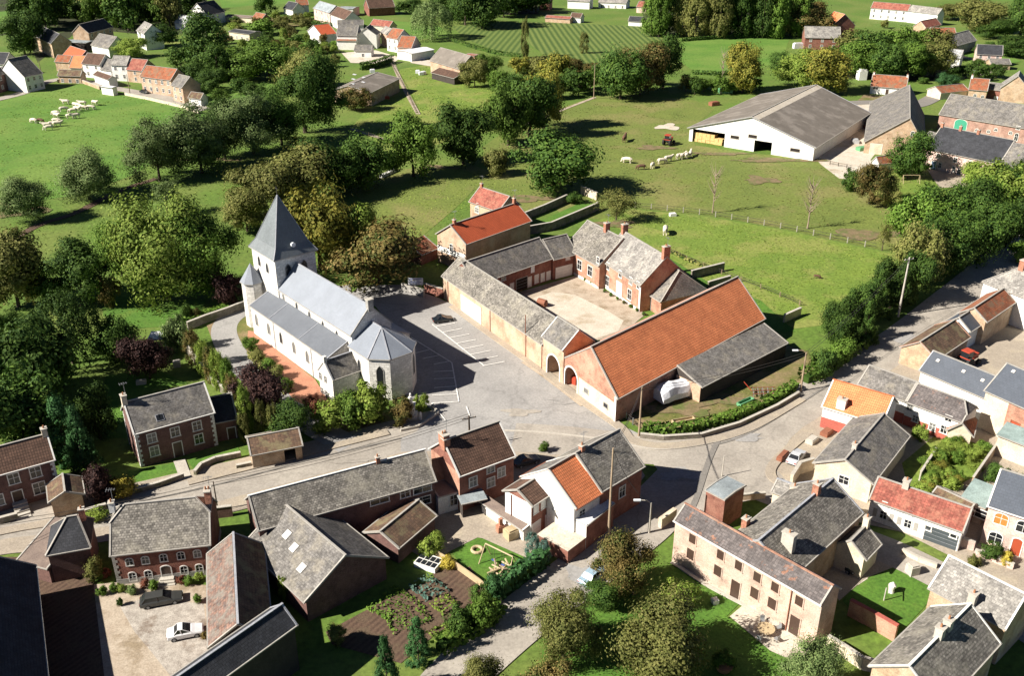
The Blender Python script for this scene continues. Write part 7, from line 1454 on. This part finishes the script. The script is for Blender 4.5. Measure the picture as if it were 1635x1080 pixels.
def f(r, c):
    part(r, 'base', lambda m: (m.cbox(c-UP*.2, 2.4, 2.4, .5, 'concrete'), m.cbox(c+UP*.3, 1.8, 1.8, .45, 'render_white')))
    part(r, 'pedestal', lambda m: (m.cbox(c+UP*.75, 1.1, 1.1, 1.5, 'render_white'), m.cbox(c+UP*2.25, 1.4, 1.4, .2, 'render_white')))
    part(r, 'statue', lambda m: m.tube([c+UP*2.45, c+UP*2.8, c+UP*3.3, c+UP*3.75, c+UP*3.9, c+UP*4.05, c+UP*4.25, c+UP*4.4], [.36,.30,.34,.30,.12,.17,.16,.03], 'render_white', 10))
    for sx in (-1.5, 1.5): part(r, 'bollard', lambda m: m.tube([c+Vector((sx,-.8,-.1)), c+Vector((sx,-.8,1.3)), c+Vector((sx,-.8,1.5))], [.22,.2,.05], 'render_white', 8))
simple('war_memorial', 'white stone memorial with a figure on its pedestal beside the apse', 'memorial', f, c)
c = W((685,903)); u = Vector((.9,-.45,0)).normalized(); v = Vector((.45,.9,0)).normalized()
def f(r, c):
    part(r, 'box', lambda m: m.cbox(c, 3.0, 2.2, .7, 'render_white', u))
    for i in range(4):
        for j in range(2): 
            a = c+u*(-1.35+i*.7)+v*(-.95+j*.98)+UP*.72; part(r, 'glass_pane', lambda m: m.box(a, u*.56, v*.82, UP*.03, 'glass'))
simple('cold_frame', 'white cold frame with dark glass panes in the vegetable garden', 'cold frame', f, c)
c = W((797,905))
def f(r, c):
    u = Vector((.80,-.6,0)); v = Vector((.6,.8,0)); L_ = 4.2; H_ = 2.5
    part(r, 'crossbar', lambda m: m.tube([c-u*L_/2+UP*H_, c+u*L_/2+UP*H_], .09, 'wood_pale'))
    for e in (-1, 1):
        for s in (-1, 1): part(r, 'leg', lambda m: m.tube([c+u*e*L_/2+UP*H_, c+u*e*L_/2*1.08+v*s*1.2-UP*.05], .07, 'wood_pale'))
    for k_ in (-.9, .6):
        sw = part(r, 'swing_seat', lambda m: m.cbox(c+u*k_+UP*.5, .5, .25, .06, 'blue_paint', u)); part(sw, 'rope', lambda m: [m.tube([c+u*(k_+d)+UP*.55, c+u*(k_+d)+UP*H_], .02, 'wire', 4) for d in (-.2,.2)])
simple('swing_set', 'pale wooden swing frame on the play lawn', 'swing', f, c)
c = W(Zn(1395,310)); mb = MB(); pts = [c+Vector((math.cos(a)*.65, math.sin(a)*.65, .2)) for a in [i*math.pi/7 for i in range(15)]]; mb.tube(pts, .2, 'wood_pale', 8); tag(mb.build('tyre_planter', origin=c), 'round ring planter lying on the play lawn', 'planter')
random.seed(5); c0 = W(Zn(1545,430))
for i in range(16):
    a = rnd(0, 3.14); d = Vector((math.cos(a), math.sin(a), rnd(-.05,.2))); c = c0+Vector((rnd(-1.3,1.3), rnd(-.8,.8), .15+rnd(0,.5))); mb = MB(); mb.tube([c-d*.8, c+d*.8], .11, random.choice(['wood_pale','bark_pale']), 6); tag(mb.build('log', origin=c), 'pale log in the loose heap on the play lawn', 'log', 'log heap on the play lawn')
def box_item(name, label, cat, p, sx, sy, sz, m, ang=0, h0=0, extra=None):
    c = W(p)+UP*h0; u = Vector((math.cos(ang), math.sin(ang), 0)); r = thing(name, label, cat, c); part(r, 'body', lambda q: (q.cbox(c, sx, sy, sz, m, u), q.cbox(c+UP*sz, sx*.8, sy*.8, sz*.15, m, u)))
    if extra: extra(r, c, u)
    return r
# brick barbecue
box_item('barbecue', 'brick barbecue with a short chimney on the patio', 'barbecue', Zr(265,740), 1.0, .8, 1.0, 'chim', .5, extra=lambda r, c, u: part(r, 'chimney', lambda m: m.cbox(c+UP*1.1, .45, .45, 1.0, 'chim', u)))
box_item('dog_kennel', 'small brown garden hut at the edge of the play lawn', 'hut', Zr(385,800), 1.8, 1.4, 1.3, 'wood_pale', .6)
box_item('sandbox', 'blue-lidded box on the patio beside the barbecue', 'box', Zr(325,705), 1.2, .8, .4, 'blue_paint', .5)
# wrapped hay wagon by the barn
c = W((1077,636)); u = (W((1104,622))-W((1050,640))); u.z = 0; u.normalize(); v = Vector((-u.y, u.x, 0))
def f(r, c):
    m = MB(); ns = 7; pr = [(-1.6,.7), (-1.65,1.7), (-1.25,2.7), (-.4,3.2), (.5,3.1), (1.3,2.6), (1.6,1.6), (1.55,.7)]
    secs = []
    for i in range(ns):
        t = i/(ns-1); x = -3.7+7.4*t; k_ = 1+.06*math.sin(i*2.1); z_ = .82 if i in (0,) else (1-.08*math.cos(i*1.7)); secs.append([c+u*x+v*(p[0]*k_)+UP*(p[1] if p[1] < .8 else p[1]*z_) for p in pr])
    for a, b in zip(secs, secs[1:]):
        for k_ in range(len(pr)-1): m.poly([a[k_], b[k_], b[k_+1], a[k_+1]], 'tarp')
    m.poly(list(reversed(secs[0])), 'tarp'); m.poly(secs[-1], 'tarp'); m.build('tarpaulin', r)
    part(r, 'chassis', lambda q: q.cbox(c+UP*.45, 7.0, 2.6, .25, 'rust', u))
    for sx in (-2.5, 2.5):
        for sy in (-1.1, 1.1): part(r, 'wheel', lambda q: q.tube([c+u*sx+v*(sy-.12)+UP*.42, c+u*sx+v*(sy+.12)+UP*.42], .42, 'rubber', 14))
simple('covered_wagon', 'big load under a white tarpaulin standing against the orange-roofed barn', 'covered trailer', f, c)
# vehicles
def loft(m, secs, mt):
    for a, b in zip(secs, secs[1:]):
        for k_ in range(len(a)-1): m.poly([a[k_], b[k_], b[k_+1], a[k_+1]], mt)
def car(p, q, m, label, Lc=4.3, wd=1.72, ht=1.42, estate=False, name='parked_car', group=None):
    c = W(p); u = W(q)-c; u.z = 0; u.normalize(); v = Vector((-u.y, u.x, 0)); r = thing(name, label, 'car', c, group); hl = Lc/2
    V = lambda x, y, z: c+u*x+v*y+UP*z
    mb = MB(); st = [(-hl,.45,.80,.86), (-hl+.08,.30,.88,.95), (-hl+.7,.25,.92,1), (-.9,.25,.95,1), (.7,.25,.93,1), (hl-.9,.25,.84,1), (hl-.12,.30,.70,.93), (hl,.40,.60,.80)]
    secs = []
    for x, zb, zt, k_ in st:
        y = wd/2*k_; secs.append([V(x,-y*.92,zb), V(x,-y,zb+.15), V(x,-y,zt-.12), V(x,-y*.88,zt), V(x,y*.88,zt), V(x,y,zt-.12), V(x,y,zb+.15), V(x,y*.92,zb)])
    loft(mb, secs, m); mb.poly(secs[0], m); mb.poly(list(reversed(secs[-1])), m); mb.poly([V(-hl+.1,-wd*.4,.26), V(hl-.1,-wd*.4,.26), V(hl-.1,wd*.4,.26), V(-hl+.1,wd*.4,.26)], 'rubber'); mb.build('body', r)
    xr = -hl+.25 if estate else -hl+.75
    base = [(xr, .9), (hl-1.25, .88)]; top = [(xr+.45, ht), (hl-2.15, ht)]
    mb = MB(); yb, yt = wd*.44, wd*.36
    B_ = [V(base[0][0],-yb,.9), V(base[1][0],-yb,.88), V(base[1][0],yb,.88), V(base[0][0],yb,.9)]; T_ = [V(top[0][0],-yt,ht-.06), V(top[1][0],-yt,ht-.06), V(top[1][0],yt,ht-.06), V(top[0][0],yt,ht-.06)]
    for i in range(4): mb.poly([B_[i], B_[(i+1)%4], T_[(i+1)%4], T_[i]], 'glass')
    mb.build('windows', r)
    mb = MB(); rt = [t_+UP*.0 for t_ in T_]; mb.poly([t_+UP*.06 for t_ in T_], m)
    for i in range(4): mb.poly([T_[i], T_[(i+1)%4], T_[(i+1)%4]+UP*.06, T_[i]+UP*.06], m)
    for i in range(4): mb.bar(B_[i], T_[i], .07, .05, m, .0)
    for sy in (-1, 1): mb.bar(V(-.35, sy*yb, .9), V(-.45, sy*yt, ht-.05), .08, .05, m)
    mb.build('roof', r)
    for sx in (-hl*.62, hl*.62):
        for sy in (-1, 1):
            a = V(sx, sy*(wd/2-.2), .31); b_ = V(sx, sy*(wd/2+.01), .31); w_ = part(r, 'wheel', lambda q_: q_.tube([a, b_], .31, 'rubber', 14)); part(w_, 'rim', lambda q_: q_.tube([b_, b_+v*sy*.012], .18, 'metal_grey', 10))
    for sy in (-1, 1):
        part(r, 'headlight', lambda q_: q_.box(V(hl-.10, sy*wd*.34-.17, .5), u*.08, v*.34, UP*.14, 'light_clear')); part(r, 'tail_light', lambda q_: q_.box(V(-hl-.02, sy*wd*.34-.17, .62), u*.06, v*.34, UP*.16, 'light_red'))
    return r
car((707,514), (720,512), 'car_black', 'black car parked alone at the top of the painted bays', Lc=3.9); car((259,963), (275,960), 'car_dark', 'dark grey estate car in front of the manor door', Lc=4.8, estate=True); car((297,1015), (312,1012), 'car_white', 'silvery white hatchback on the manor cobbles', Lc=3.9)
car((1271,735), (1280,724), 'car_silver', 'silver car parked beside the grey barn'); car((947,925), (960,914), 'car_blue', 'pale blue car half hidden by trees beside the lane'); car((840,741), (850,738), 'car_dark', 'dark car in the shade between the brown and the slate roofs', Lc=4.0); car((36.5,142), (44,140), 'car_silver', 'silver car on the shaded far road'); car((231,149), (240,151), 'car_black', 'black car in front of the orange-roofed far row'); car((1348,905), (1356,911), 'car_dark', 'dark car in the shaded school yard', Lc=4.0)
def tractor(p, q, m, label, s=1.0):
    c = W(p); u = W(q)-c; u.z = 0; u.normalize(); v = Vector((-u.y, u.x, 0)); r = thing('tractor', label, 'tractor', c); V = lambda x, y, z: c+(u*x+v*y+UP*z)*s
    part(r, 'bonnet', lambda q_: q_.box(V(.2,-.35,.8), u*1.7*s, v*.7*s, UP*.75*s, m)); part(r, 'cab', lambda q_: (q_.box(V(-1.1,-.55,1.0), u*1.2*s, v*1.1*s, UP*1.35*s, 'glass'), q_.box(V(-1.2,-.65,2.36), u*1.4*s, v*1.3*s, UP*.12*s, m))); part(r, 'mudguards', lambda q_: q_.box(V(-1.2,-.95,1.35), u*1.0*s, v*1.9*s, UP*.12*s, m))
    for sx, rr in ((-.75,.78), (1.4,.45)):
        for sy in (-1, 1): part(r, 'wheel', lambda q_: q_.tube([V(sx, sy*.6, rr), V(sx, sy*.98, rr)], rr*s, 'rubber', 16))
tractor((1067,231), (1076,226), 'red_paint', 'red tractor standing in the paddock near the white barn', 1.3)
tractor((1544,583), (1556,578), 'red_paint', 'red farm machine in the shaded yard behind the blue slate roof', 1.2); tractor((1388,235), (1396,228), 'rust', 'rusty tractor in the farm yard right of the white barn', 1.0)
c = W((909,617)); v0 = Vector((.857,.515,0))
# harrow and troughs by the hedge
c = W((1216,630)); random.seed(3)
def f(r, c):
    part(r, 'frame', lambda m: [m.bar(c+Vector((-1.6+.8*i,-1.2,.5)), c+Vector((-1.2+.8*i,1.4,.5)), .12, .12, 'metal_grey') for i in range(5)]+[m.bar(c+Vector((-1.8,-1+1.0*i,.6)), c+Vector((2.4,-.8+1.0*i,.6)), .12, .12, 'rust') for i in range(3)])
    for i in range(12): part(r, 'tine', lambda m: m.tube([c+Vector((-1.6+.35*i,-1+.9*(i%3),.6)), c+Vector((-1.5+.35*i,-1.1+.9*(i%3),.02))], .05, 'metal_grey', 5))
    part(r, 'drawbar', lambda m: m.tube([c+Vector((-1.6,.2,.5)), c+Vector((-2.9,.8,1.9))], .07, 'red_paint'))
simple('harrow', 'rusty harrow with metal tines beside the curved hedge', 'farm implement', f, c)
def trough(p, q, label, m): 
    a, b = W(p), W(q); d = (b-a).normalized(); s = Vector((-d.y, d.x, 0)); mb = MB(); L_ = (b-a).length
    mb.box(a-s*.45, d*L_, s*.1, UP*.6, m); mb.box(a+s*.35, d*L_, s*.1, UP*.6, m); mb.box(a-s*.35, d*.1, s*.7, UP*.6, m); mb.box(b-d*.1-s*.35, d*.1, s*.7, UP*.6, m); mb.box(a-s*.35+d*.1, d*(L_-.2), s*.7, UP*.2, m)
    tag(mb.build('trough', origin=a), label, 'trough')
trough((1179,650), (1201,640), 'green feeding trough by the roadside hedge', 'green_paint'); trough((1074,678), (1108,672), 'long low wooden trough along the hedge', 'wood_pale')
c = W(ZD(632,535)); u = Vector((.8,-.6,0))
def f(r, c):
    part(r, 'tank', lambda m: m.tube([c-u*1.1+UP*.8, c-u*.9+UP*.8, c+u*.9+UP*.8, c+u*1.1+UP*.8], [.3,.65,.65,.3], 'rust', 12)); part(r, 'cradle', lambda m: m.cbox(c, 1.8, .9, .5, 'rust', u))
simple('farm_tank', 'orange farm tank standing in the courtyard', 'tank', f, c)
c = W((1371,232))
for i, (p, m_, lb) in enumerate([((1376,240), 'green_paint', 'green tarpaulin-covered heap in the farm yard'), ((1365,228), 'sheet_light', 'pale heap of sacks in the farm yard'), ((1388,205), 'rust', 'rusty skip in the farm yard'), ((1340,200), 'rust', 'x')][:3]):
    box_item('yard_heap', lb, 'heap', p, 3.2, 2.0, 1.0, m_, .4+i)
box_item('green_trailer', 'green trailer at the corner behind the white barn', 'trailer', (1158,148), 5.0, 2.2, 1.6, 'green_paint', .1); box_item('rusty_implement', 'rusty machine parked behind the white barn', 'farm implement', (1140,168), 3.5, 2.0, 1.2, 'rust', .5)
box_item('white_van', 'white van beside the lone brick house with light slate roof', 'van', Zz(140,318), 4.6, 2.0, 2.2, 'car_white', .2); box_item('garden_hut', 'white garden hut left of the white cottage', 'hut', Zz(558,525), 3.2, 3.0, 3.6, 'render_white', .1)
box_item('picnic_table', 'wooden picnic table on the meadow beside the hay shed', 'table', Zw(712,708), 3.4, 2.2, .8, 'wood_pale', .2); box_item('red_implement', 'red farm implement in the shade of the hay shed', 'farm implement', Zw(728,852), 3.0, 1.6, .9, 'red_paint', .3); box_item('white_bales', 'white wrapped bale on the meadow near the hamlet garage', 'bale', Zw(620,625), 2.0, 1.6, 1.2, 'tarp', .2)
for i, p in enumerate([Zw(1010,630), Zw(1040,645), Zw(1060,640)]): box_item('wrapped_bale', ['leftmost','middle','rightmost'][i]+' of three white wrapped bales in front of the cream-walled barn', 'bale', p, 1.8, 1.5, 1.1, 'tarp', .3*i)
mbp = W((1043,337)); box_item('salt_lick', 'small white trough box by the paddock fence', 'box', (1074,345), 1.6, 1.0, .7, 'render_white', .2)
box_item('stone_well', 'round-topped stone well on the school lawn', 'well', Zt(812,345), 1.2, 1.2, 1.3, 'concrete', .3); box_item('garden_urn', 'white urn alone on the lawn in front of the school', 'urn', Zo(1316,632), .7, .7, .6, 'render_white', .3)
c = W(Zt(612,540))
def f(r, c):
    part(r, 'post', lambda m: m.tube([c, c+UP*1.9], .07, 'concrete')); part(r, 'crossbar', lambda m: m.bar(c+UP*1.85-Vector((.1,.9,0)), c+UP*1.85+Vector((.5,.7,0)), .1, .08, 'concrete'))
simple('clothesline_post', 'white T-shaped clothesline post on the school back lawn', 'clothesline post', f, c)
c = W(Zt(665,480)); mb = MB(); mb.tube([c, c+UP*.4, c+UP*1.1, c+UP*1.5], [.35,.3,.45,.1], 'render_white', 10); tag(mb.build('garden_statue', origin=c), 'white garden statue beside the clothesline post', 'statue')
# patio set and pot
c = W((1222,1012))
def f(r, c):
    part(r, 'table_top', lambda m: m.tube([c+UP*.7, c+UP*.76], 1.0, 'wood_pale', 16)); part(r, 'leg', lambda m: m.tube([c, c+UP*.7], .1, 'metal_grey'))
simple('patio_table', 'round garden table on the school patio', 'table', f, c)
for i in range(5):
    a = i*1.256+.3; cc = c+Vector((math.cos(a)*1.6, math.sin(a)*1.6, 0)); d = Vector((math.cos(a), math.sin(a), 0)); s = Vector((-d.y, d.x, 0))
    def f(r, q):
        part(r, 'seat', lambda m: m.cbox(q+UP*.42, .5, .5, .06, 'metal_grey', d)); part(r, 'backrest', lambda m: m.box(q+d*.22-s*.25+UP*.48, s*.5, d*.05, UP*.5, 'metal_grey'))
        for x in (-1,1):
            for y in (-1,1): part(r, 'leg', lambda m: m.tube([q+d*x*.2+s*y*.2, q+d*x*.2+s*y*.2+UP*.42], .025, 'metal_grey', 5))
    simple('patio_chair', 'dark garden chair around the round patio table', 'chair', f, cc, 'chairs around the patio table')
c = W((1155,1070)); mb = MB(); mb.tube([c, c+UP*.7, c+UP*.75], [.7,1.0,1.05], 'pot', 16); tag(mb.build('flower_pot', origin=c), 'big terracotta pot holding the round shrub at the bottom', 'pot')
# climbing net / arbour in right farm garden
c = W(Zh(920,125))
def f(r, c):
    for x in (-2.2, 2.2):
        for y in (-.8, .8): part(r, 'leg', lambda m: m.tube([c+Vector((x,y,0)), c+Vector((x,0,2.2))], .07, 'wood_pale'))
    part(r, 'crossbar', lambda m: m.tube([c+Vector((-2.3,0,2.2)), c+Vector((2.3,0,2.2))], .08, 'wood_pale'))
simple('goal_frame', 'wooden swing frame on the grass before the right-hand farm', 'swing', f, c)
# gazebo-like white canopy in the left garden
c = W((256,556))
def f(r, c):
    part(r, 'roof', lambda m: m.slab([[c+Vector((-1.6,-1.3,2.3)), c+Vector((1.6,-1.3,2.3)), c+Vector((1.6,1.3,2.7)), c+Vector((-1.6,1.3,2.7))]], .08, 'roof_white'))
    for x in (-1.5,1.5):
        for y in (-1.2,1.2): part(r, 'post', lambda m: m.tube([c+Vector((x,y,0)), c+Vector((x,y,2.4))], .05, 'frame_white'))
simple('garden_canopy', 'white garden canopy behind the conifers by the purple-leaved tree', 'canopy', f, c)
box_item('rockery', 'pale rock pile on the lawn behind the white-quoined house', 'rocks', (226,613), 1.6, 1.0, .6, 'concrete', .3); box_item('stone_bench', 'stone wellhead by the garden path of the purple-leaved tree', 'wellhead', (283,585), 1.2, 1.2, .9, 'concrete', .3)
for i, p in enumerate([Zu(200,605), Zu(95,660)]): box_item('patio_furniture', ['orange garden table in front of the red-walled house', 'pale garden bench beside the silver car'][i], 'garden furniture', p, 2.0, 1.2, .7, ['rust','concrete'][i], .8)
box_item('tyre_wall', 'row of clay blocks beside the silver car', 'blocks', (1249,733), 2.6, .8, .8, 'rust', .9); box_item('red_cart', 'small red vehicle just inside the arched gateway of the orange barn', 'cart', (918,612), 1.4, 1.2, 1.2, 'red_paint', .9)

# ================================================================== ANIMALS
def cowmesh(graze):
    me = bpy.data.meshes.new('body'); hd = (1.25, 0, .35) if graze else (1.45, 0, 1.45)
    V = [(-.85,0,1.05), (-.3,0,1.02), (.35,0,1.05), (.8,0,1.12), (1.12,0,1.0 if graze else 1.3), hd, (hd[0]+.28,0,hd[2]-.14)]; R = [.36,.42,.41,.33,.2,.17,.10]; E = [(i,i+1) for i in range(6)]
    for (b, x) in ((0,-.85), (3,.75)):
        for y in (-.22,.22):
            i = len(V); V += [(x, y, .72), (x+(.08 if b == 0 else 0), y, .38), (x, y, .03)]; R += [.15,.08,.075]; E += [(b, i), (i, i+1), (i+1, i+2)]
    i = len(V); V += [(-1.22,0,1.1), (-1.3,0,.55)]; R += [.06,.04]; E += [(0,i), (i,i+1)]
    for y in (-.2,.2): i = len(V); V.append((hd[0]-.05, y, hd[2]+.12)); R.append(.05); E.append((5,i))
    me.from_pydata(V, E, []); return me, R
COWS = []
for g in (True, False):
    me, R = cowmesh(g); o = bpy.data.objects.new('cow_src', me); COL.objects.link(o); md = o.modifiers.new('skin', 'SKIN')
    for v, r in zip(me.skin_vertices[0].data, R): v.radius = (r, r)
    me.skin_vertices[0].data[1].use_root = True; sb = o.modifiers.new('sub', 'SUBSURF'); sb.levels = sb.render_levels = 2
    dg = bpy.context.evaluated_depsgraph_get(); m2 = bpy.data.meshes.new_from_object(o.evaluated_get(dg)); bpy.data.objects.remove(o)
    for p in m2.polygons: p.use_smooth = True
    m2.materials.clear(); m2.materials.append(MATS['hide_white']); COWS.append(m2)
random.seed(21)
def cow(p, m='hide_white', label='white cow', g=None, s=1.0, name='cow', i=0, ang=None):
    c = W(p); o = bpy.data.objects.new(name, COWS[i % 2]); COL.objects.link(o); o.location = c; o.rotation_euler = (0,0, rnd(-.6,.6)+random.choice([0, 3.14]) if ang is None else ang); o.scale = (s, s, s); o.material_slots[0].link = 'OBJECT'; o.material_slots[0].material = MATS[m]; tag(o, label, name, g)
for i, (x, y) in enumerate([(267,860), (372,895), (385,915), (417,885), (447,860), (452,885), (440,800), (445,818), (502,768), (518,712), (556,825), (597,822), (575,780), (592,735), (622,742), (650,722), (657,757), (605,765), (715,755), (745,718)]):
    cow(Zx(x, y+8), 'hide_white', 'pale cow of the herd grazing on the bright left pasture', 'herd on the left pasture', 1.25, i=i)
cow(Zx(320,865), 'hide_brown', 'dark cow lying at the left of the pale herd', None, 1.1, i=0)
for i, (x, y) in enumerate([(990,1010), (1028,995), (1098,980), (1120,978), (1145,975), (1165,965)]): cow(Zc(x, y), 'hide_white', 'pale cow in the group in the middle of the paddock', 'pale cows in the paddock', 1.25, i=i, ang=.3+.2*i)
cow(Zc(775,1005), 'hide_white', 'pale cow standing alone left of the paddock group', None, 1.3); cow(Zc(932,1035), 'hide_white', 'pale cow facing away at the near end of the paddock group', None, 1.2, ang=1.2); cow(Zc(862,1045), 'hide_brown', 'dark-backed cow lying between two pale ones in the paddock', None, 1.1); cow(Zc(760,872), 'hide_brown', 'brown horse standing alone in the paddock below the trio of trees', None, 1.5, 'horse', 1, 1.3); cow(Zg(1010,440), 'hide_white', 'pale cow alone on the yellow-green meadow behind the farmhouse', None, 1.5, ang=1.4); cow(Zh(345,713), 'hide_brown', 'small dark calf lying on the meadow near the conifers', None, .6)

# ------------------------------------------------------------------ finish
for o in bpy.data.objects:
    if '_o' in o: del o['_o']
